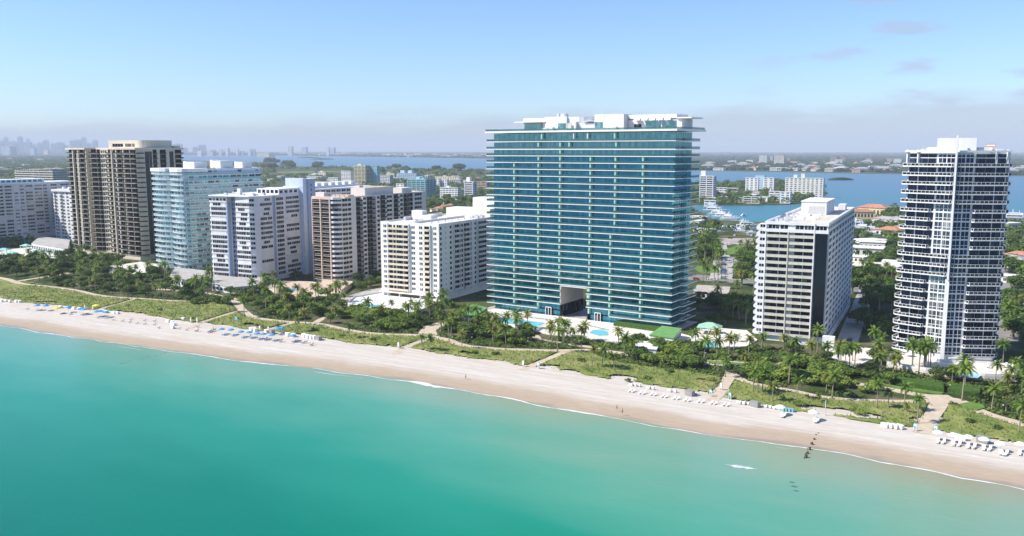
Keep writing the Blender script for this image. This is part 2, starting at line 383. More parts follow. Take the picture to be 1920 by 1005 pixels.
# ============================================================ white ribbed block right of it
ECRU = mat('ecru_parapet', (.60, .57, .47), .8, .08, .5, streak=True)
def ribbed_block():
    B = Bld('ribbed_block', 'white mid height block with cream balcony bands, scooped side balconies and a serrated roof edge', 'apartment block', (-83, 386), R(2))
    W, D, H = 25.6, 118, 52.6; fh = 2.93
    q = B.part('wall', [WHITE, WROOF]); q.prism([(0, 1.2), (20.2, 1.2), (20.2, 4), (W-.6, 4), (W-.6, D), (0, D)], 0, 49.3, 0)
    q = B.part('top_storey', [WHITE, WROOF]); q.box(-.4, W, 0.9, D, 49.31, H, 0, 1)
    q = B.part('recess_glass', mat('smoked_corner_glass', (.014, .017, .026), .15)); q.box(20.6, W-.3, 3.2, 3.98, 3, 48.6)
    F = wf(0, 1.2, 0)
    for k in range(17):
        z = 2.9+fh*k
        top = (k == 16)
        if not top:
            q = B.part('balcony', [ECRU, WHITE]); q.wbox(F, .2, 20.2, 0.0, 1.2, z-.25, z, 0); q.wbox(F, .2, 20.2, 1.08, 1.2, z+.003, z+.95, 0)
            q.wbox(F, .2, 20.2, 1.02, 1.26, z+.95, z+1.03, 1)
        zz = z+1.05
        for a0, a1, n in ((.6, 5.3, 1), (5.7, 9.1, 1), (12.0, 15.6, 1), (15.9, 20.0, 1)):
            windows(B, F, a0, a1, zz-.9 if not top else zz-.3, z+2.66, DARKGL, n=n, frame=ECRU)
        q = B.part('panel', ECRU); q.wbox(F, 10.2, 12.0, 0, .05, z+.1, z+2.6)
        # stepped balconies at the left end
        q = B.part('side_balcony', WHITE)
        q.wbox(F, -.3, .0, -6, 1.2, z-.4, z+2.55)
        P = [(-4.4, z+.2), (-4.4, z+1.3), (-3.2, z+2.6), (-.3, z+2.6), (-.3, z-.3), (-3.4, z-.3)]
        v = [(x, .3, w) for x, w in P]; u = [(x, 5.5, w) for x, w in P]
        q.face(v[::-1] if False else [v[i] for i in (0, 5, 4, 3, 2, 1)]); q.face([u[i] for i in (0, 1, 2, 3, 4, 5)])
        for i in range(6): j = (i+1) % 6; q.face([v[i], v[j], u[j], u[i]])
        windows(B, (0, .3, 1, 0), -2.7, -.6, z+1.1, z+2.3, DARKGL, n=2)
    for x in (9.35, 20.2):
        q = B.part('fin', WHITE if x > 15 else ECRU); q.wbox(F, x-.22, x+.22, 0, 1.45, 0, 53.3 if x > 15 else 49.3)
    # top storey glazing and cornice
    q = B.part('cornice', WHITE); q.box(-.8, W+.4, -.15, .9, 49.0, 50.35)
    windows(B, (0, .9, 1, 0), 20.8, W-.5, 50.4, 52.2, DARKGL, n=3)
    for a0, a1, n in ((.8, 5.3, 3), (5.8, 9.0, 2), (12.2, 15.6, 2), (16.0, 20.0, 3)): windows(B, (0, .9, 1, 0), a0, a1, 50.4, 52.2, DARKGL, n=n)
    q = B.part('cornice', WHITE); q.box(-.8, W+.4, .3, .9, 52.25, 53.6)
    # right face: scooped balconies, bay by bay
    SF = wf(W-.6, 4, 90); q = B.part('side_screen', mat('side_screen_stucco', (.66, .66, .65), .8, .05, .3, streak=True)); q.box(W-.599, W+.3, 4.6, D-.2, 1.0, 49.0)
    for k in range(17):
        z = 2.9+fh*k
        for j in range(9):
            a = .8+12.4*j
            if k == 16: windows(B, (W, 4, 0, 1), a+.8, a+4.6, 50.6, 52.1, GREYGL, n=2); windows(B, (W, 4, 0, 1), a+7, a+10.8, 50.6, 52.1, GREYGL, n=2); continue
            if k == 0 and j < 1: continue
            q = B.part('scoop_balcony', WHITE)          # wedge plan: shallow at the near end, deep at the far end
            ox, oy = W-.6, 4+a
            ox += .9; P = [(ox, oy), (ox+.04, oy+.2), (ox+.22, oy+10.4), (ox+.22, oy+11.8), (ox, oy+12.0)]
            q.prism(P, z-.55, z-.25)
            for (x0, y0), (x1, y1) in zip(P, P[1:]):
                L = math.hypot(x1-x0, y1-y0); q.wbox((x0, y0, (x1-x0)/L, (y1-y0)/L), 0, L, -.14, 0.003, z-.24, z+.72)
            w = B.part('scoop_shade', mat('opening_shade', (.035, .038, .045), .8))           # flat teardrop face, the opening's shade put into its colour
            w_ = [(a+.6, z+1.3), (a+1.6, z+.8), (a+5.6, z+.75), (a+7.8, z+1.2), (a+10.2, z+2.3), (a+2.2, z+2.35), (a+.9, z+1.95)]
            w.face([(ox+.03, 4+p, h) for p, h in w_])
            s = B.part('rib', WHITE); s.wbox(SF, a+12.1, a+12.3, .9, 1.12, z-.6, z+2.3)
    # serrated parapets and roof
    for j in range(30):
        q = B.part('parapet_tooth', WHITE); y = 1.2+3.8*j
        for x in (-.3, W-.35): q.prism([(x, y), (x+.6, y), (x+.6, y+2.6), (x, y+2.6)], H+.003, H+1.25)
    q = B.part('parapet', WHITE); q.box(-.5, .5, .91, D, H+.002, H+.7); q.box(W-.5, W+.3, .91, D, H+.002, H+.7); q.box(.5, W-.5, D-.6, D, H+.002, H+.9)
    q = B.part('roof_deck', mat('buff_roof', (.60, .55, .46), .9, .1, .3)); q.box(8, 24, 3, 112, H+.002, H+.12)
    q = B.part('penthouse', [WHITE, WROOF]); q.box(5.5, 17.5, 62, 96, H+.1, H+6.4, 0, 1); q.box(5.2, 17.8, 61.7, 96.3, H+6.4, H+6.8, 0)
    q = B.part('louvre_screen', STEEL); q.box(9, 16.5, 61.9, 61.99, H+.6, H+4.2)
    q = B.part('roof_unit', WHITE); q.box(19, 22.5, 100, 110, H+.13, H+3.2)
    roof_clutter(B, 1.5, 8, 6, 60, H, 16, 9); roof_clutter(B, 9, 18, 22, 56, H+.12, 14, 10, WHITE)
    for x in (3, 8.5, 12, 17.5): q = B.part('davit', STEEL); q.tube([(x, 1.6, H), (x, 1.6, H+1.7), (x+.8, .4, H+2.2)], [.12, .12, .1], 6)
    q = B.part('podium', [WHITE, ECRU]); q.box(W, W+5, 0, 3, 0, 4.2); q.box(12, 20, -2.2, -1.8, 0, 1.3, 0)
    for k in range(0): pass
    q = B.part('ramp_wall', WHITE); q.wbox((W+1.2, 6, 0.0, 1.0), 0, 100, 0, .35, 0, 3.2)
    return B.finish()
ribbed_block()

# ============================================================ white curved balcony tower far right
NAVYGL = glass('navy_window_glass', (.006, .010, .026), (.05, .07, .11), 1.5, 3.58, .15, (.2, .28, .42), .10)
def winged_tower():
    B = Bld('winged_tower', 'slender white tower at the right edge with stacked railed balconies and a central mast', 'tower', (-10, 378), 0)
    uL = (math.cos(R(162)), math.sin(R(162))); uR = (math.cos(R(25)), math.sin(R(25)))
    FLf = (uL[0]*18.2, uL[1]*18.2, -uL[0], -uL[1])     # from the left corner to the mast
    FRf = (0, 0, uR[0], uR[1])
    Lc = (uL[0]*18.2, uL[1]*18.2); Rc = (uR[0]*19, uR[1]*19)
    body = [(0, 0), Rc, (Rc[0]+1.5, Rc[1]+14), (10, 34), (-8, 34), (Lc[0]-1, Lc[1]+16), Lc]
    q = B.part('wall', [WHITE, WROOF]); q.prism(body, 0, 84.0, 0, 1)
    fh = 3.58; zs = [3.2+fh*k for k in range(23)]
    for k, z in enumerate(zs):
        full = k in (9, 10, 11) or k >= 17
        for side in (0, 1):
            F = FLf if side == 0 else FRf
            P = lambda a, d, F=F: (F[0]+F[2]*a+F[3]*d, F[1]+F[3]*a-F[2]*d)
            if side == 0:
                e = 17.9 if full else 10.2
                pts = [P(-2.0, -9), P(-2.9, -5), P(-2.7, -1.0), P(-1.6, 1.0), P(.3, 1.7), P(e-.6, 1.9), P(e, 1.2)]
                poly = pts+[P(e, -.3), P(0.3, -.3), P(.3, -9)]
            else:
                s = .3 if full else 7.0
                pts = [P(s, 1.2), P(s+.6, 1.9), P(19.2, 1.8), P(20.6, 1.0), P(21.6, -1.0), P(21.8, -5), P(21.2, -10)]
                poly = pts+[P(18.7, -10), P(18.7, -.3), P(s, -.3)]
            if k < 22:
                B.part('balcony_slab', WHITE).prism(poly, z-.3, z+.18)
                q = B.part('railing', [WHITE, DARKGL])
                rail_line(q, pts, z+1.05, z+1.19, .14, 0); rail_line(q, [(x, y) for x, y in pts], z+.182, z+1.05, .05, 1)
                for (x0, y0), (x1, y1) in zip(pts, pts[1:]):
                    L = math.hypot(x1-x0, y1-y0); n = max(1, round(L/1.6)); FF = (x0, y0, (x1-x0)/L, (y1-y0)/L)
                    for i in range(n+1): q.wbox(FF, L*i/n-.08, L*i/n+.08, -.12, .04, z+.181, z+1.06, 0)
            zt = z+fh-.45; zb = z+.2
            if k == 22: zb = z-.1; zt = 83.2
            if side == 0: ws = [(.5, 3.9, 2), (4.4, 7.6, 3), (7.7, 10.9, 3)]; cs = [(11.7, 14.5, 2), (14.9, 17.7, 2)]
            else: ws = [(7.4, 11.1, 3), (11.2, 14.9, 3), (15.3, 18.7, 2)]; cs = [(.6, 3.3, 2), (3.8, 6.5, 2)]
            for a0, a1, n in ws: windows(B, F, a0, a1, zb, zt, NAVYGL, n=n, frame=DARKMET)
            for a0, a1, n in cs:
                w = windows(B, F, a0, a1, zb+.1, zt+.1, GREYGL if (side == 0 and not full) else NAVYGL, n=n); w.wbox(F, a0, a1, .04, .1, zb+1.0, zb+1.2, 1)
            sF = (Rc[0], Rc[1], math.sin(R(6)), math.cos(R(6))) if side else None
            if sF and k < 22: windows(B, sF, 2, 11, zb, zt, DARKGL, n=5)
    # mast and projecting glazed spine
    q = B.part('mast', WHITE); q.prism([(-.35, -2.4), (.35, -2.4), (.35, .1), (-.35, .1)], 34, 90.3)
    q = B.part('mast_base', WHITE); q.prism([(-.9, -.8), (.6, -.8), (.6, .2), (-.9, .2)], 0, 33.99)
    # roof frame, corner posts, penthouse
    q = B.part('roof_beam', WHITE)
    q.wbox(FLf, -1.0, 17.6, .9, 1.5, 83.9, 84.6); q.wbox(FRf, .6, 20.2, .9, 1.5, 83.9, 84.6)
    for F, a in ((FLf, -.6), (FLf, 3.6), (FRf, 14.6), (FRf, 18.9)):
        q = B.part('roof_post', WHITE); q.wbox(F, a, a+.5, -.2, .9, 79.5, 84.9)
    q = B.part('penthouse', [WHITE, WROOF]); q.box(-7.2, 6.6, 3, 16, 84.01, 89.4, 0, 1)
    q = B.part('roof_screen', WHITE); q.box(-10.5, 12, 5, 20, 84.01, 85.8)
    q = B.part('roof_tank', [mat('orange_stripe_paint', (.65, .25, .12), .6), WHITE]); q.box(9.6, 13.0, 6, 9, 85.9, 86.3, 0); q.box(9.9, 12.8, 6, 9, 86.3, 86.8, 1); q.box(9.6, 13.2, 6, 9, 86.8, 87.1, 0)
    roof_clutter(B, -14, -8, 8, 14, 84.01, 5, 4); roof_clutter(B, 8, 16, 12, 20, 84.01, 5, 8)
    for x in (16, 18): q = B.part('antenna', STEEL); q.tube([(x, 10, 84), (x, 10, 86.5)], [.08, .08], 5)
    q = B.part('lobby_base', [mat('pale_stone_base', (.5, .5, .47), .7)]); q.prism([(2, -2.5), (17.5, 4.2), (17.5, 6), (2, 6)], 0, 2.6)
    return B.finish()
winged_tower()

# ============================================================ white block with punched windows
def punched_block():
    B = Bld('white_block', 'bright white block with small punched windows and buff balconies above a white pool deck', 'apartment block', (-303, 396), 0)
    W, D, H = 40, 78, 43.2; fh = 2.92
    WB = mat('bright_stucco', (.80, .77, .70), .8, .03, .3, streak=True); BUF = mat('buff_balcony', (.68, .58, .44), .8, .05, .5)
    SH = mat('shade_toned_stucco', (.70, .67, .62), .8, .05, .3, streak=True)  # greyer copy of the bright stucco, side shade put into its colour
    q = B.part('wall', [WB, WROOF]); q.box(0, W, 0, D, 3.9, H, 0, 1); q.box(.6, W-.6, .5, D-.5, -.3, 3.9, 0)
    parapet(B, [(0, 0), (W, 0), (W, D), (0, D)], H+.002, H+.9, WB)
    q = B.part('wall_rib', WB); q.box(5.0, 5.35, -.7, -.002, 4, H); q.box(19.9, 20.25, -1.0, -.002, 4, H); q.box(34.4, 34.75, -1.0, -.002, 4, H)
    F = wf(0, 0, 0); S = wf(W, 0, 90)
    for k in range(13):
        z = 5.0+fh*k
        for a0, a1 in ((2.0, 4.1), (21.6, 23.9), (26.8, 29.0), (36.4, 38.4)): windows(B, F, a0, a1, z+.7, z+2.2, GREYGL, n=2, frame=WB)
        balcony(B, F, 5.7, 19.6, z, 1.3, BUF, BUF, .95, gl=DARKGL, wh=2.35); balcony(B, F, 30.2, 34.0, z, 1.3, BUF, BUF, .95, gl=DARKGL, wh=2.35)
        for a in (8.3, 10.6, 15.5): B.part('pier', WB).wbox(F, a, a+.8, -.02, .09, z+.05, z+2.35)
        for a0, a1, h in ((1.2, 2.8, 1.5), (11.2, 13.0, 1.5), (23.5, 25.2, 1.6), (38.2, 39.8, 1.5)): windows(B, S, a0, a1, z+.7, z+.7+h, DARKGL, n=1, frame=WB)
        windows(B, S, 6.8, 7.4, z+1.2, z+1.9, DARKGL)
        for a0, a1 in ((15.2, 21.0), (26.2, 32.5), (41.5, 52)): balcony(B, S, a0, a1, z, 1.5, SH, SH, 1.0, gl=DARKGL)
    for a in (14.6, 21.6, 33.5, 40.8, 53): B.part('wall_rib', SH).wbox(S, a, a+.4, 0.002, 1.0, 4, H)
    q = B.part('ledge', WB); q.box(-.5, W+.3, -1.9, -.003, 3.3, 3.9)
    for a0, a1 in ((5.8, 13.2), (13.8, 27.5), (28.2, 33.4), (34, 38.5)): windows(B, (0, .5, 1, 0), a0, a1, .5, 3.2, mat('dark_louvre', (.12, .10, .09), .7), name='garage_opening')
    for a in (5.4, 13.5, 27.9, 33.7, 38.8): B.part('column', WB).wbox(F, a-.2, a+.2, .5, 1.5, -.2, 3.3)
    q = B.part('elevator_house', [WB, WROOF]); q.box(3.5, 11, 26, 31, H+.002, H+5.6, 0, 1); q.box(11, 18, 25, 32, H+.002, H+3.2, 0, 1)
    q = B.part('rear_penthouse', [mat('warm_stucco', (.74, .70, .60), .8), WROOF]); q.box(6, W-2, 60, 72, H+.002, H+5.5, 0, 1); q.box(22, W-1, 66, 77, H+5.51, H+12, 0, 1)
    q = B.part('roof_walkway', WB); q.box(20, 21, 4, 58, H+.003, H+1.3); q = B.part('roof_walkway', STEEL); q.box(2, 3.2, 20, 60, H+.003, H+2.2)
    for y in range(8, 56, 7): q = B.part('roof_vent', STEEL); q.tube([(30, y, H), (30, y, H+1)], [.4, .5], 8)
    roof_clutter(B, 14, 19, 12, 20, H, 5, 12); roof_clutter(B, 24, 36, 50, 59, H, 8, 13)
    return B.finish()
punched_block()

# ============================================================ dark balcony block with the pale banded corner
def rose_block():
    B = Bld('rose_block', 'long pale rose block with dark recessed balconies and a curved white banded corner', 'apartment block', (-378, 421), 0)
    H = 54.2; fh = 3.08; PK = PINKISH
    ROSE = mat('rose_column', (.62, .47, .38), .8, .05, .5); BRN = glass('brown_window_glass', (.016, .013, .012), (.10, .08, .07), 1.6, 3.08, .3, (.3, .3, .32), .12)
    # footprint: bulging seaward end, rounded corner, long side running inland with steps
    front = [(0, 6), (-.3, 2), (1.5, .3), (5, -.6), (9.2, -.9), (13, -1.2), (17, -1.4)]
    corner = [(17.3, -1.6), (20, -1.2), (22.3, 0.6), (23.2, 3.6)]
    q = B.part('wall', [PK, TANROOF]); q.prism([(0.8, 6), (1, 2.6), (5, .8), (9, .4), (17, 0), (19.5, .3), (21.8, 1.8), (22.6, 4.2), (22.8, 17.8), (20.6, 18), (20.6, 24.8), (22.8, 25), (22.8, 29), (20, 29.2), (20, 38.5), (22.8, 38.7), (22.8, 98), (.8, 98)], 0, H, 0, 1)
    for k in range(17):
        z = 2.2+fh*k
        # open curved balconies
        q = B.part('balcony_slab', TAN); q.prism(front+[(17, 1), (1, 6)], z-.18, z+.12)
        q = B.part('railing', [DARKMET, WHITE2]); rail_line(q, front, z+1.05, z+1.15, .08, 1)
        rail_line(q, front, z+.13, z+.9, .03, 0)
        w = B.part('window', [BRN, TAN]); w.prism([(.55, 5), (.7, 2.4), (5, .5), (9, .15), (16.9, -.2), (16.9, .3), (9, .6), (5, 1), (1.3, 3), (1, 5)], z+.125, z+fh-.19)
        # curved white bands
        if k != 15:
            q = B.part('curved_band', WHITE); rail_line(q, corner, z-.35, z+.95, .5, 0)
        w = B.part('curved_window', BRN); w.prism([(17.3, -1.25), (19.8, -.8), (21.8, .9), (22.62, 3.6), (22.3, 3.7), (17.3, .2)], z+.96, z+fh-.36)
    for x, y in ((9.0, -1.1), (17.1, -1.7)):
        B.part('column', ROSE).box(x, x+.75, y-.2, y+.9, 0, H+.1)
    B.part('column', ROSE).box(-.4, .3, 1.6, 2.4, 0, H+.1)
    q = B.part('cornice', ROSE); q.prism(front+[(17, 2), (1, 7)], H-.6, H+1.0); q = B.part('cornice', WHITE); q.prism(corner+[(22, 5), (17.4, 2)], H-.61, H+.9)
    S = wf(22.8, 4, 90)
    pair = [(2.7, 7.4, 2), (8.2, 11.0, 1)]
    for k in range(17):
        z = 2.2+fh*k
        for a0, a1, n in pair: windows(B, S, a0-2.2, a1-2.2, z+.8, z+2.4, BRN, n=n, frame=PK)
        windows(B, (20.6, 18, 0, 1), .3, 6.5, z+.1, z+fh-.3, BRN, n=3, frame=DARKMET); q = B.part('railing', DARKMET); q.wbox((22.8, 18, 0, 1), 0, 6.8, -.2, -.1, z, z+1); B.part('balcony_slab', PK).wbox((20.6, 18, 0, 1), .02, 6.78, 0, 2.1, z-.12, z+.05)
        windows(B, (20, 29.2, 0, 1), .3, 9, z+.1, z+fh-.3, BRN, n=3, frame=PK); q = B.part('railing', DARKMET); q.wbox((22.8, 29.2, 0, 1), .1, 9.2, -.2, -.1, z, z+1); B.part('balcony_slab', PK).wbox((20, 29.2, 0, 1), .02, 9.28, 0, 2.7, z-.12, z+.05)
        for a0, a1, n in ((21.3, 24.3, 1), (36, 38.6, 1), (46.5, 52.5, 2), (62, 65, 1), (73, 77, 1)): windows(B, S, a0, a1, z+.8, z+2.4, BRN, n=n, frame=PK)
        for a0, a1 in ((39.5, 45), (54.5, 59.5), (66, 70)):
            windows(B, S, a0, a1, z+.1, z+2.9, BRN, n=2, frame=DARKMET); q = B.part('railing', DARKMET); q.wbox(S, a0-.2, a1+.6, .9, 1.0, z, z+1); B.part('balcony_slab', PK).wbox(S, a0-.2, a1+.6, 0, 1.0, z-.15, z)
        windows(B, S, 70.3, 76.8, z+.1, z+2.85, mat('maroon_panel', (.10, .055, .05), .6), n=2, frame=PK, name='maroon_recess')
        windows(B, S, 79.5, 88, z+.7, z+2.5, BRN, n=3, frame=PK)
    parapet(B, [(.8, 7), (22.8, 7), (22.8, 98), (.8, 98)], H+.002, H+.8, PK)
    q = B.part('roof_house', [PK, WROOF]); q.box(2, 9, 3.2, 7, H+1.01, H+3.6, 0, 1)
    q = B.part('roof_house', [PK, TANROOF]); q.box(8, 20, 31, 62, H+.01, H+5.6, 0, 1); q.box(9, 13, 34, 38, H+5.6, H+6.8, 0)
    q = B.part('roof_house', [PK, WROOF]); q.box(12, 20, 72, 84, H+.01, H+4, 0, 1)
    for i in range(4): q = B.part('roof_screen', TAN); q.box(6+3.6*i, 9+3.6*i, 14, 20, H+.01, H+1.6)
    q = B.part('roof_deck', TANROOF); q.box(2, 21, 9, 30, H+.002, H+.15)
    return B.finish()
rose_block()

# ============================================================ pale grey block with irregular window bands and blue stair tower
def banded_block():
    B = Bld('banded_block', 'pale grey block with irregular dark window bands and a blue stair tower behind', 'apartment block', (-441, 394.5), R(5))
    H = 55.0; fh = 3.05; r = random.Random(21); G1 = mat('pale_grey_stucco', (.69, .68, .67), .75, .05, .3, streak=True)
    left = [(0, 14), (0, 1.5), (2, 0), (15.3, 0)]
    mid = [(22.0, 0.6), (33.5, 0), (36.5, 1.6), (38.0, 5), (38.3, 9)]
    q = B.part('wall', [G1, WROOF]); q.prism([(0.3, 60), (.3, 1.8), (2.1, .3), (15.3, .3), (15.5, 5), (21.8, 5), (22, .9), (33.4, .3), (36.2, 1.9), (37.7, 5.2), (38, 9), (38.3, 17), (36.8, 17.2), (36.8, 20), (38.3, 20.2), (38.3, 48), (38.3, 60)], 0, H, 0, 1)
    q = B.part('blue_recess', BLUEWALL); q.box(15.52, 21.79, 4.4, 4.98, 0, H-.5)
    q = B.part('blue_pilaster', BLUEWALL); q.box(14.2, 15.9, .1, 3, 0, H-4); B.part('blue_recess', BLUEWALL).box(36.9, 37.6, 17.2, 19.99, 0, H)
    Ff = wf(0, 0, 0); Sf = wf(38.3, 9, 90)
    def random_band(F, a0, a1, z, key):
        t = r.random()
        if t < .13: return                                           # closed shutters
        L = a1-a0
        if t < .55: segs = [(a0+.4, a1-.4)]
        elif t < .8: m = r.uniform(.3, .7); segs = [(a0+.4, a0+L*m-.4), (a0+L*m+.4, a1-.5)]
        else: c = r.uniform(.15, .4); segs = [(a0+L*c, a0+L*(c+.45))]
        for s0, s1 in segs:
            if s1-s0 > .5: windows(B, F, s0, s1, z+.85, z+2.5, DARKGL, n=max(1, int((s1-s0)/1.6)), frame=G1)
    for k in range(17):
        z = 2.6+fh*k
        q = B.part('spandrel', G1); rail_line(q, left, z-.25, z+.8, .3, 0)
        q = B.part('spandrel', G1); rail_line(q, mid, z-.25, z+.8, .3, 0)
        if k == 16:
            for a in range(5): windows(B, Ff, 1.2+2.9*a, 3.0+2.9*a, z+.9, z+2.4, DARKGL)
        else: random_band(Ff, 2.2, 14.8, z, 0)
        random_band((22, .75, .998, -.05), 0, 11.6, z, 1)
        if r.random() > .25: windows(B, (33.6, .1, .88, .46), .2, 3.0, z+.95, z+2.35, DARKGL, n=2, frame=G1)
        random_band((37.9, 5.2, 0.03, 1), 0, 11.5, z, 2)
        windows(B, wf(38.3, 20.2, 90), .6, 7.6, z+.5, z+2.4, DARKGL, n=4, frame=G1)
        for j in range(3): windows(B, (15.5, 4.4, 1, 0), .6+2*j, 1.8+2*j, z+.6, z+2.2, GREYGL)
        if k % 2 == 0: q = B.part('spandrel', G1); q.wbox(wf(38.3, 29.8, 90), 0, 15, .01, .5, z-.3, z+.8)
        random_band(wf(38.35, 29.8, 90), .5, 14.5, z, 3)
    q = B.part('cornice', WHITE); q.prism([(-.4, 14), (-.4, 1.2), (1.8, -.4), (34, -.4), (37, 1.2), (38.6, 4.8), (38.7, 17), (38.7, 60), (0, 60)], H+.001, H+.6)
    q = B.part('penthouse', [WHITE, WROOF]); q.box(20, 38, 24, 46, H+.61, H+4.3, 0, 1)
    for i in range(5): windows(B, (20, 24, 1, 0), 1+3.5*i, 3.4+3.5*i, H+1.4, H+3.6, DARKGL)
    for i in range(4): windows(B, (38, 24, 0, 1), 1+5*i, 4+5*i, H+1.4, H+3.2, DARKGL)
    q = B.part('chimney', WHITE); q.box(14, 16.5, 12, 14, H+.61, H+4.6)
    roof_clutter(B, 3, 34, 4, 20, H+.6, 9, 31)
    q = B.part('stair_tower', [BLUEWALL, WROOF]); q.box(32, 42.6, 49, 57, 0, 65.2, 0, 1); q = B.part('stair_tower', [mat('pale_blue_stucco', (.55, .62, .72), .8), WROOF]); q.box(27, 41.6, 45, 48.99, 0, 65.6, 0, 1)
    for k in range(18): windows(B, (42.6, 49, 0, 1), 3.2, 4.2, 4+3.3*k, 5.6+3.3*k, DARKGL)
    # rear wing
    q = B.part('rear_wing', [WHITE2, WROOF]); q.prism([(8, 60.1), (39.5, 60.1), (46, 128), (8, 128)], 0, 57.6, 0, 1)
    q = B.part('cornice', WHITE); q.box(10, 34, 64, 124, 57.61, 59.2)
    for k in range(17):
        z = 3+3.2*k
        for j in range(12):
            if (k+j) % 5 == 4 and k < 14: continue
            windows(B, wf(39.5, 60.1, 84.53), 1.2+5.5*j, 5.6+5.5*j, z+.7, z+2.4, DARKGL if k > 13 else GREYGL, n=2)
    for j in range(7): q = B.part('roof_house', WHITE); q.box(26, 33, 64+8.4*j, 69+8.4*j, 59.21, 61.4)
    return B.finish()
banded_block()

# ============================================================ turquoise trimmed white tower
def turquoise_block():
    B = Bld('turquoise_block', 'white tower with turquoise glass balcony rails stepping round its rounded corner', 'apartment block', (-516, 411), R(-10))
    H = 70.6; fh = 3.62; W = 42; r = random.Random(5)
    AQ = mat('turquoise_edge', (.10, .45, .48), .4, .05, 1); RG = railglass('aqua_railing_glass', (.52, .76, .78), .55); W3 = mat('cool_white_stucco', (.70, .73, .74), .75, .04, .3)
    line = [(-1, 18), (-1, 3), (1.5, .4), (5, -.3), (14, -.2), (19, 1.4), (22, 3.0), (24.5, 1.4), (28, .2), (37, -.2), (40.5, 1.2), (42.8, 4.2), (43.0, 9), (41.4, 20), (33.6, 70)]
    inner = [(.8, 69), (.8, 4), (3, 2.1), (14, 1.8), (19, 3.2), (22, 5.0), (24.6, 3.2), (28, 2), (37, 1.7), (39.6, 2.8), (41.2, 5.2), (41.4, 9), (39.8, 20), (32.0, 69)]
    q = B.part('wall', [W3, WROOF]); q.prism(inner, 0, H, 0, 1)
    for k in range(19):
        z = 2.8+fh*k
        q = B.part('balcony_slab', W3); q.prism(line+[(-.2, 70)], z-.25, z+.15)
        q = B.part('slab_edge', AQ); rail_line(q, line[10:], z-.22, z+.12, -.06, 0)
        q = B.part('railing', [RG, WHITE]); rail_line(q, line, z+.151, z+1.15, .05, 0); rail_line(q, line, z+1.15, z+1.22, .08, 1)
        closed = r.random() < .22
        for (p0, p1) in zip(inner[1:12], inner[2:13]):
            L = math.hypot(p1[0]-p0[0], p1[1]-p0[1])
            if L < 1.2: continue
            F = (p0[0], p0[1], (p1[0]-p0[0])/L, (p1[1]-p0[1])/L)
            a = .5
            while a < L-1.6:
                w = min(r.choice((2.2, 3.2, 4.2)), L-a-.3)
                if r.random() < .82: windows(B, F, a, a+w, z+.3, z+2.5, TEALGL if r.random() < .6 else GREYGL, n=2, frame=WHITE)
                a += w+.9
        p0, p1 = inner[12], inner[13]; L = math.hypot(p1[0]-p0[0], p1[1]-p0[1]); F = (p0[0], p0[1], (p1[0]-p0[0])/L, (p1[1]-p0[1])/L)
        a = 1.
        while a < L-3:
            w = r.choice((2.6, 3.4, 5))
            if (k in (17, 16) and r.random() < .9) or r.random() < .62: windows(B, F, a, a+w, z+.4, z+2.5, DARKGL if r.random() < .5 else TEALGL, n=3, frame=WHITE)
            a += w+r.uniform(.7, 2)
    q = B.part('cornice', WHITE); q.prism([(-1.4, 18), (-1.4, 3), (1.2, 0), (5, -.7), (14, -.6), (19, 1.2), (19, 20)], H-.9, H+1.4)
    q = B.part('cornice', WHITE); q.prism([(24.6, 20), (24.6, 1), (28, -.2), (37, -.6), (40.7, .8), (43.1, 4), (43.2, 12), (41.8, 20)], H-.9, H+1.4)
    parapet(B, [(1, 20.5), (40, 20.5), (32.2, 69), (1, 69)], H+.002, H+1.2, W3)
    q = B.part('roof_house', [WHITE, W3]); q.box(17, 21, 16, 22, H+.01, H+6, 0); q.box(21.01, 31, 16, 26, H+.01, H+5.6, 1)
    q = B.part('roof_house', [WHITE, W3]); q.box(22, 25, 34, 40, H+.01, H+6.9, 0); q.box(25.01, 35, 34, 44, H+.01, H+6.4, 1)
    q = B.part('roof_house', [WHITE, W3]); q.box(22, 25, 54, 60, H+.01, H+5.5, 0); q.box(25.01, 32, 54, 62, H+.01, H+5.2, 1)
    roof_clutter(B, 22, 36, 27, 33, H, 8, 41, TAN)
    return B.finish()
turquoise_block()

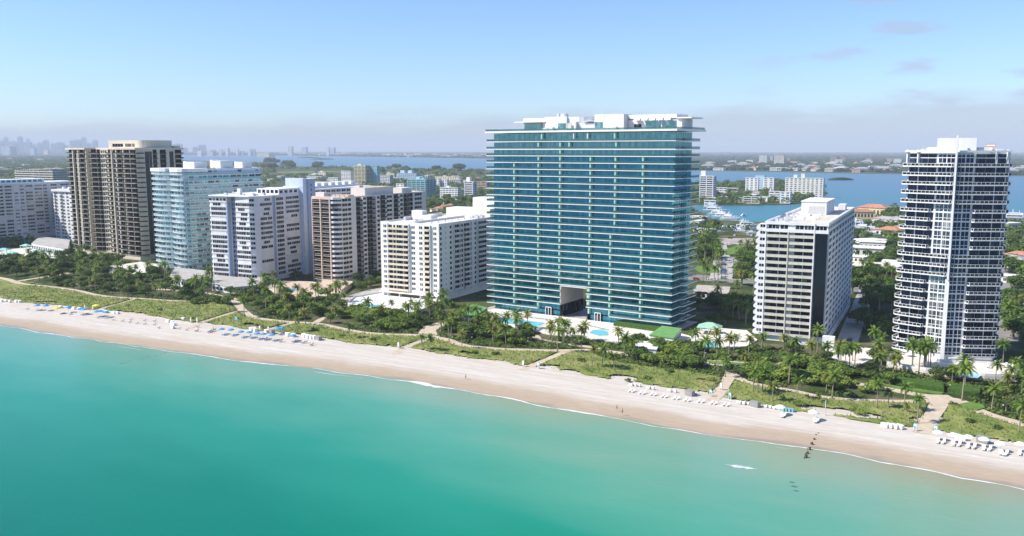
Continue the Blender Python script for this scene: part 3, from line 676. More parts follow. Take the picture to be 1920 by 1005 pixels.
# ============================================================ dark and cream tower at the left
BLACKGL = glass('recess_shade_glass', (.008, .007, .006), (.06, .055, .045), 1.8, 3.72, .25, (.22, .22, .22), .03)  # near-black panes, the balcony recess shade put into their colour
def dark_block():
    B = Bld('cream_and_black_block', 'tall dark tower with cream pilasters and black balconies at the left of the row', 'tower', (-663, 448), R(-4))
    H = 84.8; fh = 3.72; C = mat('sand_cream_stucco', (.64, .575, .455), .8, .05, .3, streak=True); r = random.Random(3)
    BR = mat('black_balcony_rail', (.022, .019, .016), .5, .1, 1)
    q = B.part('wall', [C, TANROOF]); q.prism([(1.5, 41), (1.5, 3), (11, 1), (28, 1), (28.5, 5), (32, 5), (32.5, 1.5), (43, 3.5), (51, 5), (61.5, 2), (65, 0), (95, 0), (96.5, 2.5), (94, 41)], 0, H, 0, 1)
    cols = [(wf(.5, 2.9, -8), -1, 9.8, 'b'), (wf(0, 1, 0), 11.2, 13.8, 's'), (wf(0, 1, 0), 14.8, 17.6, 's'), (wf(0, 1, 0), 19.2, 27.6, 'b'), (wf(32.5, 1.5, 10.8), .3, 10.4, 'b'),
            (wf(43, 3.5, 10.6), .5, 7.6, 'w'), (wf(51, 5, -15.9), .2, 10.6, 'b'), (wf(0, 0, 0), 65.6, 69.8, 's'), (wf(0, 0, 0), 71.2, 79.0, 'b'), (wf(0, 0, 0), 80, 96, 'c')]
    for k in range(22):
        z = 3.2+fh*k
        for F, a0, a1, t in cols:
            if t == 'b':
                q = B.part('balcony', [C, BR]); q.wbox(F, a0-.2, a1+.2, -.2, 2.0, z+.0, z+.24, 0); q.wbox(F, a0-.2, a1+.2, 1.7, 1.9, z+.261, z+1.3, 1)
                windows(B, F, a0, a1, z+.31, z+fh-.08, BLACKGL, n=3, frame=DARKMET)
                m = (a0+a1)/2; B.part('balcony_post', C).wbox(F, m+1.4, m+1.75, 0.06, .4, z+.3, z+fh-.16)
            elif t == 'w':
                for j in range(3): windows(B, F, a0+2.2*j, a0+2.2*j+1.6, z+.9, z+2.9, BRWN, frame=C)
                B.part('spandrel', C).wbox(F, a0, a1, .01, .6, z-.2, z+.6)
            elif t == 's':
                windows(B, F, a0, a1, z+.4, z+fh-.1, DARKGL, n=1, frame=C)
            else:
                q = B.part('corner_balcony', [C, BR]); F2 = wf(97, 2, 72)
                q.prism([(80.2, 0), (80.4, -1.8), (88, -2.4), (95.6, -2.2), (97.6, -.8), (98.6, 2.2), (98.4, 5), (96, 5), (95, 0)], z-.0, z+.25)
                rail_line(q, [(80.5, -1.7), (88, -2.3), (95.5, -2.1), (97.5, -.7), (98.5, 2.3), (98.3, 4.9)], z+.251, z+1.25, .12, 1)
                windows(B, wf(0, 0, 0), 80.6, 86.4, z+.3, z+fh-.3, BLACKGL, n=2, frame=DARKMET); windows(B, wf(0, 0, 0), 87.6, 94.6, z+.3, z+fh-.3, BLACKGL, n=2, frame=DARKMET)
    S = wf(96.5, 2.5, 93.7)
    for k in range(22):
        z = 3.2+fh*k
        for a0, a1 in ((11.4, 15), (18, 23.5)): windows(B, S, a0, a1, z+.9, z+fh-.2, BLACKGL, n=2, frame=DARKMET); B.part('balcony', BR).wbox(S, a0-.2, a1+.2, .06, .8, z, z+.9)
        q = B.part('balcony', [C, BR]); q.wbox(S, 32, 39, -.2, 1.9, z-.1, z+.25, 0); q.wbox(S, 32, 39, 1.7, 1.85, z+.251, z+1.2, 1); windows(B, S, 32.3, 38.3, z+.3, z+fh-.4, BLACKGL, n=2, frame=DARKMET)
    for a0, a1 in ((4.2, 7.6), (8.2, 10.2), (27, 30.4)): windows(B, S, a0, a1, 4, H-1.5, mat('smoked_glass', (.02, .022, .03), .15), n=1, name='window_strip', d=.4)
    for x, y in ((10.2, -.6), (18.0, -.6), (27.9, -.2), (62.2, .3), (64, -.9), (70, -.9), (79.2, -.9)): B.part('pilaster', C).box(x, x+.95, y, y+2.5, 0, H-.2)
    q = B.part('shaft_recess_shade', STONESHADE); q.box(28.7, 31.9, 4.6, 4.99, 3, H-1)  # dark sheet filling the recess, its shade put into the colour
    q = B.part('cornice', C); q.prism([(-.5, 20), (-.5, 0), (9.8, -1.2), (29, -1.2), (29, 8), (60, 8), (70, -1.2), (95.5, -1.2), (98, 1.5), (95.5, 42), (1, 42)], H+.002, H+1.4)
    q = B.part('penthouse', [C, TANROOF]); q.prism([(45, 34)]+arc(49, 12, 4, 180, 270, 4)+arc(86, 14, 6, -90, 0, 5)+[(92, 34)], H+1.41, H+7.2, 0, 1)
    for a0, a1 in ((8, 22), (25, 33), (34, 37)): windows(B, (45, 8, 1, 0), a0, a1, H+2.2, H+4.6, DARKGL, n=4, frame=C)
    q = B.part('roof_house', [C, TANROOF]); q.box(70, 93, 35, 41, H+1.41, H+3, 0, 1)
    q = B.part('base', C); q.prism([(0, 2), (11, -1), (29, -1), (31, 3), (39, 3), (41, -.6), (55, 4), (65, -2), (96, -2), (98, 3), (98, 20), (0, 20)], 0, 2.6)
    return B.finish()
BRWN = glass('bronze_window_glass', (.03, .028, .025), (.22, .19, .14), 1.8, 3.7, .4, (.4, .38, .34), .2)
dark_block()

# ============================================================ left edge buildings
def slab_block():
    B = Bld('grey_slab_block', 'long grey white slab block in shade at the left edge of the photo', 'apartment block', (-778, 400), 0)
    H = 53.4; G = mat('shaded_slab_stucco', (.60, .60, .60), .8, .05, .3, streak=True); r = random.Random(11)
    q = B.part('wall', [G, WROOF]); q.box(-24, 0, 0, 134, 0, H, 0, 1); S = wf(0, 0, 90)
    for k in range(15):
        z = 6+3.13*k
        for a0, a1 in ((44, 52), (53, 62), (64, 70), (72.6, 76), (78, 81.4), (83.5, 90), (92, 99), (100.5, 104), (108, 114), (118, 126)):
            if r.random() < .12: continue
            windows(B, S, a0, a1, z+.9, z+2.3, DARKGL if r.random() < .6 else GREYGL, n=3)
        for a0, a1 in ((44, 70), (83, 106)): q = B.part('balcony', G); q.wbox(S, a0, a1, 0, .9, z-.2, z+.8)
    q = B.part('cornice', WHITE); q.box(-24.5, .6, -1, 134.5, H+.002, H+1.2); q.box(-20, -3, 55, 104, H+1.21, H+4.2)
    for i in range(9): windows(B, (-3, 58, 0, 1), 5*i, 5*i+3.6, H+1.6, H+3.5, BLUEGL)
    q = B.part('base', GREYROOF); q.box(0, 6, 20, 130, 0, 3.5)
    return B.finish()
slab_block()
def small_white_block():
    B = Bld('small_white_block', 'small bright white block with scalloped balconies between the grey slab and the dark tower', 'apartment block', (-766, 497), 0)
    H = 46.5; W = 34; q = B.part('wall', [WHITE, WROOF]); q.box(8, W, 0, 26, 0, H, 0, 1); q.box(0, 8, 6, 24, 0, H-2, 0)
    F = wf(8, 0, 0)
    for k in range(14):
        z = 3+3.1*k
        q = B.part('curved_balcony', WHITE); q.prism(arc(1, 12, 4.4, 90, 270, 6)[::1]+[(1.2, 7.6)], z-.2, z+.9)
        for a0, a1 in ((3.5, 6), (9.5, 12), (13, 16), (19, 22)): windows(B, F, a0, a1, z+.5, z+2.2, GREYGL, n=2)
        balcony(B, F, 8.8, 12.6, z, 1.2, WHITE, WHITE, .9, gl=None)
        balcony(B, F, 1, 3, z, 1.2, WHITE, WHITE, .9, gl=DARKGL)
    q = B.part('cornice', WHITE); q.box(7, W+1, -1.4, 26.5, H+.002, H+2); q.box(0, 6.9, 5, 24, H-1.99, H+1)
    roof_clutter(B, 10, 30, 4, 20, H+2, 10, 51, WHITE)
    return B.finish()
small_white_block()
def beige_stepped():
    B = Bld('beige_round_block', 'beige block with ribbed balcony bands rising behind the grey slab block', 'apartment block', gp(40, 318, 57.5), R(4))
    for (x0, x1, y0, y1, h) in ((-20, 22, 4, 40, 57.5), (22.01, 62, 0, 38, 55.8)):
        q = B.part('wall', [CREAM, TANROOF]); q.box(x0+1, x1-1, y0+1, y1-1, 0, h, 0, 1)
        for k in range(int(h/3.1)):
            z = 2+3.1*k
            q = B.part('balcony_band', CREAM); q.box(x0, x1, y0, y1, z, z+1.1)
            windows(B, (x0+1, y0+1, 1, 0), .5, x1-x0-2.5, z+1.11, z+3, GREYGL, n=8)
            windows(B, (x1-1, y0+1, 0, 1), .5, y1-y0-2.5, z+1.11, z+3, GREYGL, n=8)
    return B.finish()
beige_stepped()
# ============================================================ terrain, beach, water
def zs_(reg, pts):
    x0, y0, s = {'A': (0, 440, 4.5675), 'B': (360, 480, 4.5675), 'C': (700, 520, 4.5675), 'D': (1000, 560, 4.5675), 'E': (1300, 600, 3.865), 'F': (1560, 640, 3.589)}[reg]
    return [(x0+x/s, y0+y/s) for x, y in pts]
def gl(pts, z=0.0): return [gp(x, y, z) for x, y in pts]
SHORE = gl([(0, 610), (120, 629), (300, 655), (450, 676), (600, 692), (750, 712), (900, 737), (1050, 766), (1200, 792), (1350, 818), (1500, 837), (1620, 857), (1700, 873), (1800, 893), (1920, 916)], -.6)
SHX = np.array([-30000, -900]+[p[0] for p in SHORE]+[300, 30000]); SHY = np.array([236., 236.]+[p[1] for p in SHORE]+[238., 238.])
def shore_y(x): return np.interp(x, SHX, SHY)
def fnoise(x, y, seed=0):
    s = np.zeros_like(np.asarray(x, float)); a = 1.0; f = 1.0; tot = 0
    for i in range(4):
        s += a*np.sin(x*f*.83+seed*1.7+i*2.1+1.3*np.sin(y*f*.61+seed+i))*np.cos(y*f*.77-seed*.9+i*1.1+1.1*np.sin(x*f*.47-i)); tot += a; a *= .55; f *= 2.03
    return s/tot
def grid_mesh(name, X, Y, Z, mask, mats, attrs=None, smooth=True):
    """mesh from a regular grid; mask per cell"""
    ny, nx = X.shape; idx = -np.ones((ny, nx), int)
    use = np.zeros((ny, nx), bool)
    m = mask; use[:-1, :-1] |= m; use[1:, :-1] |= m; use[:-1, 1:] |= m; use[1:, 1:] |= m
    idx[use] = np.arange(use.sum()); V = np.stack([X[use], Y[use], Z[use]], 1)
    jj, ii = np.nonzero(m); F = np.stack([idx[jj, ii], idx[jj, ii+1], idx[jj+1, ii+1], idx[jj+1, ii]], 1)
    me = bpy.data.meshes.new(name); me.vertices.add(len(V)); me.vertices.foreach_set('co', V.ravel())
    me.loops.add(F.size); me.loops.foreach_set('vertex_index', F.ravel()); me.polygons.add(len(F))
    me.polygons.foreach_set('loop_start', np.arange(0, F.size, 4)); me.polygons.foreach_set('loop_total', np.full(len(F), 4))
    for mt in (mats if isinstance(mats, list) else [mats]): me.materials.append(mt)
    me.update(calc_edges=True); me.validate()
    if smooth: me.polygons.foreach_set('use_smooth', np.ones(len(F), bool))
    for k, A in (attrs or {}).items():
        a = me.attributes.new(k, 'FLOAT', 'POINT'); a.data.foreach_set('value', A[use].astype(float))
    o = bpy.data.objects.new(name, me); COL.objects.link(o); return o
def nodes(name):
    m = bpy.data.materials.new(name); m.use_nodes = True; n, l = m.node_tree.nodes, m.node_tree.links
    return m, n, l, n['Principled BSDF']
def nmath(n, l, op, a, b=None, c=None):
    q = n.new('ShaderNodeMath'); q.operation = op
    for i, v in enumerate((a, b, c)):
        if v is None: continue
        if isinstance(v, (int, float)): q.inputs[i].default_value = v
        else: l.new(v, q.inputs[i])
    return q.outputs[0]
def nnoise(n, l, vec, scale, sc=(1, 1, 1), detail=4, rough=.55):
    mp = n.new('ShaderNodeMapping'); mp.inputs['Scale'].default_value = sc; l.new(vec, mp.inputs[0])
    q = n.new('ShaderNodeTexNoise'); q.inputs['Scale'].default_value = scale; q.inputs['Detail'].default_value = detail; q.inputs['Roughness'].default_value = rough
    l.new(mp.outputs[0], q.inputs['Vector']); return q.outputs['Fac']
def nramp(n, l, fac, stops, interp='LINEAR'):
    q = n.new('ShaderNodeValToRGB'); cr = q.color_ramp; cr.interpolation = interp
    while len(cr.elements) < len(stops): cr.elements.new(.5)
    for e, (p, c) in zip(cr.elements, stops): e.position = p; e.color = (*c, 1)
    l.new(fac, q.inputs[0]); return q.outputs[0]
def nmix(n, l, fac, a, b, mode='MIX'):
    q = n.new('ShaderNodeMixRGB'); q.blend_type = mode
    for i, v in ((0, fac), (1, a), (2, b)):
        if isinstance(v, (int, float)): q.inputs[i].default_value = v
        elif isinstance(v, tuple): q.inputs[i].default_value = (*v, 1)
        else: l.new(v, q.inputs[i])
    return q.outputs[0]
# beach sand: wet, damp, dry by distance from the water's edge
m, n, l, b = nodes('beach_sand'); SAND = m
at = n.new('ShaderNodeAttribute'); at.attribute_name = 'shore'; geo = n.new('ShaderNodeNewGeometry'); P = geo.outputs['Position']
w1 = nnoise(n, l, P, .05, (1, 1, 1), 3); d_ = nmath(n, l, 'MULTIPLY_ADD', nmath(n, l, 'SUBTRACT', w1, .5), 9.0, at.outputs['Fac'])
w2 = nnoise(n, l, P, .35, (.10, 1, 1), 4); d2 = nmath(n, l, 'MULTIPLY_ADD', nmath(n, l, 'SUBTRACT', w2, .5), 5.0, d_)
fac = nmath(n, l, 'DIVIDE', nmath(n, l, 'ADD', d2, 10), 60)
base = nramp(n, l, fac, [(0.10, (.30, .29, .22)), (.165, (.33, .27, .20)), (.20, (.42, .335, .25)), (.26, (.42, .335, .24)), (.35, (.45, .37, .28)), (.41, (.51, .45, .37)), (.52, (.545, .495, .42)), (.8, (.53, .47, .385))])
st = nnoise(n, l, P, .55, (.06, 1, 1), 5, .65)
stf = nmath(n, l, 'MULTIPLY', nramp(n, l, st, [(.42, (0, 0, 0)), (.62, (1, 1, 1))]), nramp(n, l, fac, [(.33, (0, 0, 0)), (.45, (1, 1, 1))]))
base = nmix(n, l, nmath(n, l, 'MULTIPLY', stf, .55), base, (.68, .65, .62))
gr = nnoise(n, l, P, .9, (.25, 1, 1), 5, .7); base = nmix(n, l, .35, base, nramp(n, l, gr, [(.3, (.55, .52, .50)), (.7, (1, 1, 1))]), 'MULTIPLY')
l.new(base, b.inputs['Base Color']); b.inputs['Specular IOR Level'].default_value = .25
l.new(nramp(n, l, fac, [(.17, (.35,)*3), (.24, (.8,)*3)]), b.inputs['Roughness'])
bp = n.new('ShaderNodeBump'); bp.inputs['Strength'].default_value = .35; bp.inputs['Distance'].default_value = .25; l.new(gr, bp.inputs['Height']); l.new(bp.outputs[0], b.inputs['Normal'])
xs = np.concatenate([np.linspace(-6000, -1100, 30), np.arange(-1090, 320, 4.), np.linspace(330, 3000, 20)]); ys = np.concatenate([np.linspace(120, 225, 12), np.arange(227, 302, 1.25)])
X, Y = np.meshgrid(xs, ys); sh = Y-shore_y(X)+1.2*fnoise(X*.11, X*.03, 2)
Z = np.clip(sh*.035-.6, -4, 0)+np.where(sh > 18, .12*fnoise(X*.35, Y*.9, 5), 0)-np.where(Y > 300, .3, 0)
Z = np.minimum(Z, .18)
tag(grid_mesh('beach', X, Y, Z, np.ones((len(ys)-1, len(xs)-1), bool), SAND, {'shore': sh}), kind='structure')
def water_mat(name, stops, dist_out, tint2=None, rough=.18, spec=.5, bump=.12):
    m, n, l, b = nodes(name); geo = n.new('ShaderNodeNewGeometry'); P = geo.outputs['Position']
    f = dist_out(n, l, P)
    c = nramp(n, l, f, stops)
    l.new(c, b.inputs['Base Color']); b.inputs['Roughness'].default_value = rough; b.inputs['Specular IOR Level'].default_value = spec; b.inputs['IOR'].default_value = 1.33
    w = nnoise(n, l, P, .5, (.5, 1.2, 1), 4, .6); bp = n.new('ShaderNodeBump'); bp.inputs['Strength'].default_value = bump; bp.inputs['Distance'].default_value = .4
    l.new(w, bp.inputs['Height']); l.new(bp.outputs[0], b.inputs['Normal']); return m, n, l, b, P, c
def ocean_d(n, l, P):
    s = n.new('ShaderNodeSeparateXYZ'); l.new(P, s.inputs[0])
    big = nnoise(n, l, P, .013, (.6, 1.3, 1), 3); med = nnoise(n, l, P, .05, (.35, 1, 1), 4)
    d = nmath(n, l, 'SUBTRACT', 248, s.outputs['Y'])
    d = nmath(n, l, 'ADD', d, nmath(n, l, 'MULTIPLY', nmath(n, l, 'SUBTRACT', big, .5), 85)); d = nmath(n, l, 'ADD', d, nmath(n, l, 'MULTIPLY', nmath(n, l, 'SUBTRACT', med, .5), 24))
    # the shallows reach further out towards the right
    r = n.new('ShaderNodeMapRange'); l.new(s.outputs['X'], r.inputs[0]); r.inputs[1].default_value = -170; r.inputs[2].default_value = 60; r.inputs[3].default_value = 16; r.inputs[4].default_value = -30
    d = nmath(n, l, 'ADD', d, r.outputs[0])
    return nmath(n, l, 'DIVIDE', nmath(n, l, 'ADD', d, 40), 400)
OC, n, l, b, P, c = water_mat('ocean_water_surface', [(.05, (.26, .27, .18)), (.10, (.21, .30, .21)), (.15, (.155, .305, .225)), (.22, (.070, .285, .20)), (.31, (.012, .225, .15)), (.42, (.001, .165, .108)), (.60, (.001, .11, .09)), (1.0, (.002, .035, .10))], ocean_d, rough=.2, spec=.22, bump=.25)
q = MB(); q.face([(-30000, -28000, -.6), (29000, -28000, -.6), (29000, 296, -.6), (-30000, 296, -.6)]); tag(q.build('ocean_water', OC), kind='structure')
def bay_d(n, l, P):
    s = n.new('ShaderNodeSeparateXYZ'); l.new(P, s.inputs[0]); big = nnoise(n, l, P, .0016, (1, 1, 1), 3)
    return nmath(n, l, 'DIVIDE', nmath(n, l, 'ADD', s.outputs['Y'], nmath(n, l, 'MULTIPLY', big, 900)), 8000)
BAY, *_ = water_mat('bay_water_surface', [(.10, (.035, .22, .24)), (.20, (.040, .17, .225)), (.32, (.065, .165, .25)), (1, (.08, .17, .26))], bay_d, rough=.35, spec=.2)
q = MB(); q.face([(-29500, 520, -.75), (29500, 520, -.75), (29500, 28500, -.75), (-29500, 28500, -.75)]); tag(q.build('bay_water', BAY), kind='structure')
# foam line of small breaking waves
FOAM = mat('sea_foam', (.66, .70, .68), .6, .08, 1.2)
q = MB(); xs = np.arange(-900, 200, 2.0); r = random.Random(4)
W = 0.42+0.55*fnoise(xs*.07, xs*.013, 3); W = np.clip(W, .05, 2.4)
for (c0, c1, a) in ((-190, -160, 2.2), (-262, -235, 1.0), (-120, -100, .9)): W += a*np.clip(1-np.abs((xs-(c0+c1)/2)/((c1-c0)/2)), 0, 1)
W = W*np.random.RandomState(8).uniform(.55, 1.5, len(xs)); yc = shore_y(xs)-1.4+.9*fnoise(xs*.16, xs*.05, 9)+1.3*np.abs(np.sin(xs*.11+1.5*np.sin(xs*.037)))
for i in range(len(xs)-1):
    if W[i] < .14: continue
    a, b_ = yc[i], yc[i+1]
    q.face([(xs[i], a-W[i]/2, -.56), (xs[i+1], b_-W[i+1]/2, -.56), (xs[i+1], b_+W[i+1]/2, -.56), (xs[i], a+W[i]/2, -.56)])
W2 = np.clip(.55*fnoise(xs*.09, xs*.021, 17)-.08, 0, .9); y2 = shore_y(xs)-4.2+1.6*fnoise(xs*.05, xs*.02, 6)      # broken second wave line
for i in range(len(xs)-1):
    if W2[i] > .07: q.face([(xs[i], y2[i]-W2[i]/2, -.55), (xs[i+1], y2[i+1]-W2[i+1]/2, -.55), (xs[i+1], y2[i+1]+W2[i+1]/2, -.55), (xs[i], y2[i]+W2[i]/2, -.55)])
tag(q.build('foam_line', FOAM), kind='stuff')
q = MB()                                          # foam streak over a sandbar, right
cx, cy = gp(1388, 876, -.6)
for i in range(22):
    x = cx-4.4+.4*i; w = 1.3*math.sin(math.pi*i/22)**2*r.uniform(.5, 1.5)+.08
    q.face([(x, cy-w+.1*i*.3, -.55), (x+.5, cy-w*.8+.1*i*.3, -.55), (x+.45, cy+w*.6+.1*i*.3, -.55), (x, cy+w*.6+.1*i*.3, -.55)])
tag(q.build('sandbar_foam', FOAM), kind='stuff')

# land
GROUND = None
m, n, l, b = nodes('garden_ground'); GROUND = m; geo = n.new('ShaderNodeNewGeometry'); P = geo.outputs['Position']
a = nnoise(n, l, P, .06, (1, 1, 1), 5, .6); c2 = nnoise(n, l, P, .5, (1, 1, 1), 4)
c = nramp(n, l, a, [(.35, (.035, .055, .018)), (.48, (.07, .10, .03)), (.60, (.13, .12, .07)), (.72, (.24, .21, .16))]); c = nmix(n, l, .5, c, nramp(n, l, c2, [(.3, (.5, .5, .5)), (.7, (1, 1, 1))]), 'MULTIPLY')
l.new(c, b.inputs['Base Color']); b.inputs['Roughness'].default_value = .95; b.inputs['Specular IOR Level'].default_value = .1
def land(name, poly, z=0.0, m=GROUND, kind='structure', zb=-3):
    q = MB(); A = sum(poly[i][0]*poly[(i+1) % len(poly)][1]-poly[(i+1) % len(poly)][0]*poly[i][1] for i in range(len(poly)))
    if A < 0: poly = poly[::-1]
    q.prism(poly, zb, z, 0, bottom=False); return tag(q.build(name, m), kind=kind)
inner = [(-900, 289.4), (-200, 290.6), (130, 292.0), (345, 301), (480, 303), (508, 309), (560, 312), (640, 313), (700, 315.5), (800, 316.5), (920, 319), (985, 330), (1130, 352), (1250, 384), (1300, 392), (1322, 400), (1330, 409), (1350, 413), (1420, 416), (1500, 414), (1590, 402), (1604, 390), (1700, 389), (1830, 396), (1895, 409), (2020, 416), (2500, 440), (3200, 470)]
land('ground', [(5000, 299), (-25000, 299)]+gl(inner), 0.0)
ISL = gl([(1180, 350), (1300, 343), (1400, 339), (1500, 344), (1545, 352), (1548, 366), (1500, 380), (1478, 383), (1400, 384.5), (1330, 384), (1200, 380)])
land('island_ground', ISL)
DARKW = mat('far_canopy', (.035, .060, .030), .95, .3, .02, spec=.1, col2=(.015, .028, .017), detail=6)
land('mainland_ground', gl([(-900, 288.6), (340, 290.0), (480, 291.5), (600, 292), (760, 294), (920, 297.5), (1100, 309), (1250, 317), (1330, 320), (1400, 321.5), (1450, 322), (1600, 325), (1750, 327.5), (1920, 330), (2300, 334), (3500, 350)])+[(26000, 2500), (28000, 27500), (-29000, 27500), (-29000, 13500)], 0, mat('mainland_soil', (.04, .07, .03), .95, .3, .004, spec=.1, col2=(.09, .10, .07), detail=6))
def domes(name, spots, m, seed=0, nseg=7):
    """a far wood: many irregular low crowns merged, countless at this distance"""
    r = random.Random(seed); V = []; Fc = []
    for x, y, R_, h in spots:
        b0 = len(V); ph = r.uniform(0, 6)
        rings = [(1.0, 0.0), (1.0, .45), (.72, .8), (.35, .98)]
        for rr, hh in rings:
            for j in range(nseg):
                t = ph+2*math.pi*j/nseg; q_ = R_*rr*r.uniform(.78, 1.15); V.append((x+q_*math.cos(t), y+q_*math.sin(t), h*hh*r.uniform(.85, 1.1) if hh else 0))
        V.append((x, y, h*1.02))
        for i in range(3):
            for j in range(nseg): k = (j+1) % nseg; Fc.append((b0+i*nseg+j, b0+i*nseg+k, b0+(i+1)*nseg+k, b0+(i+1)*nseg+j))
        for j in range(nseg): Fc.append((b0+3*nseg+j, b0+3*nseg+(j+1) % nseg, b0+4*nseg))
    me = bpy.data.meshes.new(name); me.from_pydata(V, [], Fc); me.materials.append(m); me.update()
    o = bpy.data.objects.new(name, me); COL.objects.link(o); return tag(o, kind='stuff')
def in_poly(x, y, poly):
    c = False; j = len(poly)-1
    for i in range(len(poly)):
        (x1, y1), (x2, y2) = poly[i], poly[j]
        if (y1 > y) != (y2 > y) and x < (x2-x1)*(y-y1)/(y2-y1)+x1: c = not c
        j = i
    return c
# mangrove islets in the bay
for (x0, x1, y0, lab) in ((1553, 1600, 337.5, 'long flat dark mangrove islet in the open bay at the right'), (583, 626, 299, 'thin mangrove islet in the bay at the left'), (558, 600, 296, 'faint low mangrove islet near the far shore')):
    r = random.Random(x0); sp = []
    for i in range(26):
        u = (i+.5)/26; px = x0+(x1-x0)*u; x, y = gp(px, y0); d = scr(x, y)[2]; w = (x1-x0)/1610*d
        for j in (-1, 0, 1): sp.append((x, y+j*w*.05*math.sin(math.pi*u), w*.045, min(9, w*.09)*math.sin(math.pi*min(1, u*1.0))**.5+.8))
    o = domes('mangrove_islet', sp, DARKW, x0); del o['kind']; tag(o, lab, 'islet')

# ------------------------------------------------------------ promenade paths, dunes
PATH = mat('sandy_path', (.52, .43, .32), .9, .08, .4, detail=5)
PATHS = [([(-60, 512), (2, 521), (22, 526), (35, 532), (98, 538), (140, 544), (186, 555), (219, 558), (285, 561.5), (341, 566), (383, 563), (410, 560), (443, 564), (452, 580), (463, 589), (478, 596), (502, 600), (546, 604.5), (592, 606), (638, 616), (666, 622), (710, 627), (766, 628), (803, 629.5), (836, 636), (853, 643), (871, 649), (919, 653.5), (963, 656), (1059, 658), (1100, 656), (1140, 658), (1200, 668), (1260, 676), (1328, 681), (1424, 690)], 4.6),
         ([(1370, 700), (1403, 719), (1455, 727), (1507, 737), (1546, 746), (1610, 750), (1683, 753), (1740, 752)], 3.6), ([(1605, 720), (1660, 728), (1710, 738), (1760, 746), (1800, 750), (1839, 773), (1880, 785), (1920, 797), (2000, 818), (2150, 846), (2400, 888)], 4.8),
         ([(1470, 694), (1540, 706), (1605, 720)], 3.5), ([(252, 561), (226, 569), (186, 579), (172, 590)], 2.6), ([(447, 583), (371, 606), (355, 616)], 2.8), ([(548, 606), (500, 618), (485, 628)], 2.8), ([(803, 634), (780, 643), (755, 653), (742, 664)], 3.4), ([(1059, 660), (1020, 676), (978, 694)], 3.2),
         ([(1372, 698), (1358, 725), (1335, 752)], 4.2), ([(1765, 750), (1745, 785), (1725, 812)], 5.2), ([(592, 605), (606, 596), (640, 588), (670, 575)], 3.4), ([(803, 629), (800, 618), (830, 606), (870, 600)], 8), ([(1002, 629), (1011, 638), (1050, 643), (1100, 650), (1140, 656)], 3.6), ([(443, 562), (400, 552), (340, 545), (250, 540)], 4), ([(1328, 681), (1385, 682), (1424, 688)], 9), ([(1730, 748), (1790, 748)], 10), ([(1420, 690), (1450, 683), (1500, 678)], 4), ([(-40, 556), (5, 553), (40, 549)], 2.5), ([(30, 528), (80, 520), (130, 512)], 4)]
PW = []                                            # world polylines
for pts, w in PATHS:
    P_ = gl(pts); D = []
    for i in range(len(P_)-1):                      # resample and smooth
        for t in (0, .25, .5, .75): D.append((P_[i][0]*(1-t)+P_[i+1][0]*t, P_[i][1]*(1-t)+P_[i+1][1]*t))
    D.append(P_[-1])
    for it in range(3): D = [D[0]]+[((D[i-1][0]+2*D[i][0]+D[i+1][0])/4, (D[i-1][1]+2*D[i][1]+D[i+1][1])/4) for i in range(1, len(D)-1)]+[D[-1]]
    PW.append((np.array(D), w))
zz = .02
for D, w in PW:
    q = MB(); L = []; Rr = []
    for i in range(len(D)):
        t = D[min(i+1, len(D)-1)]-D[max(i-1, 0)]; t = t/np.hypot(*t); nn = np.array([-t[1], t[0]]); ww = w/2*(1+.08*math.sin(i*1.3))
        L.append(D[i]+nn*ww); Rr.append(D[i]-nn*ww)
    for i in range(len(D)-1): q.face([(*Rr[i], zz), (*Rr[i+1], zz), (*L[i+1], zz), (*L[i], zz)])
    tag(q.build('path', PATH), kind='structure'); zz += .005
def path_dist(x, y):
    """smallest distance to a path edge (arrays)"""
    best = np.full(np.shape(x), 1e9)
    for D, w in PW:
        for (ax, ay), (bx, by) in zip(D, D[1:]):
            vx, vy = bx-ax, by-ay; t = np.clip(((x-ax)*vx+(y-ay)*vy)/(vx*vx+vy*vy+1e-9), 0, 1)
            best = np.minimum(best, np.hypot(x-ax-t*vx, y-ay-t*vy)-w/2)
    return best
LOW = gl([(-120, 543), (0, 559), (42, 568), (109, 572.5), (162, 580), (219, 584.5), (296, 594), (317, 600), (372, 606), (426, 611), (454, 617), (491, 620), (546, 627), (603, 634), (645, 642), (701, 648.6), (770, 653.5), (823, 663), (888, 673), (941, 678), (974, 686), (1050, 695), (1100, 704), (1153, 713), (1241, 726), (1289, 731), (1341, 742), (1362, 747), (1403, 755), (1455, 766), (1520, 776), (1559, 779), (1652, 797), (1727, 804), (1757, 809), (1805, 818), (1839, 821), (1920, 835), (2000, 850), (2150, 880), (2500, 945)])
UPP = gl([(-120, 505), (2, 520), (98, 537), (186, 554), (285, 561), (341, 566), (400, 566), (447, 578), (478, 595), (546, 604), (638, 615), (710, 626), (803, 629), (853, 643), (919, 653), (1059, 657), (1110, 663), (1150, 678), (1220, 690), (1290, 697), (1370, 712), (1403, 718), (1455, 726), (1546, 745), (1683, 752), (1740, 752), (1839, 772), (1920, 796), (2000, 820), (2150, 850), (2500, 905)])
lx, ly = np.array(LOW).T; ux, uy = np.array(UPP).T
xs = np.arange(-620, 150, .8); ys = np.arange(276, 345, .8); X, Y = np.meshgrid(xs, ys)
lo = np.interp(X, lx, ly)+1.3*fnoise(X*.25, Y*.2, 4)+.8*fnoise(X*.9, Y*.8, 14); up = np.interp(X, ux, uy)
pd = path_dist(X, Y); E = np.minimum(np.minimum(Y-lo, up-Y+.5), pd)
bare = fnoise(X*.12, Y*.3, 8)-.035*(Y-lo)           # bare sand hollows, mostly near the beach
bx0, by0 = gp(1575, 775); bareE = 1-np.hypot((X-bx0)/13, (Y-by0)/3.2); bx1, by1 = gp(1168, 710); bareF = 1-np.hypot((X-bx1)/5, (Y-by1)/3)
E = np.where((bare > .33) | (bareE > .0) | (bareF > 0), -1, E)
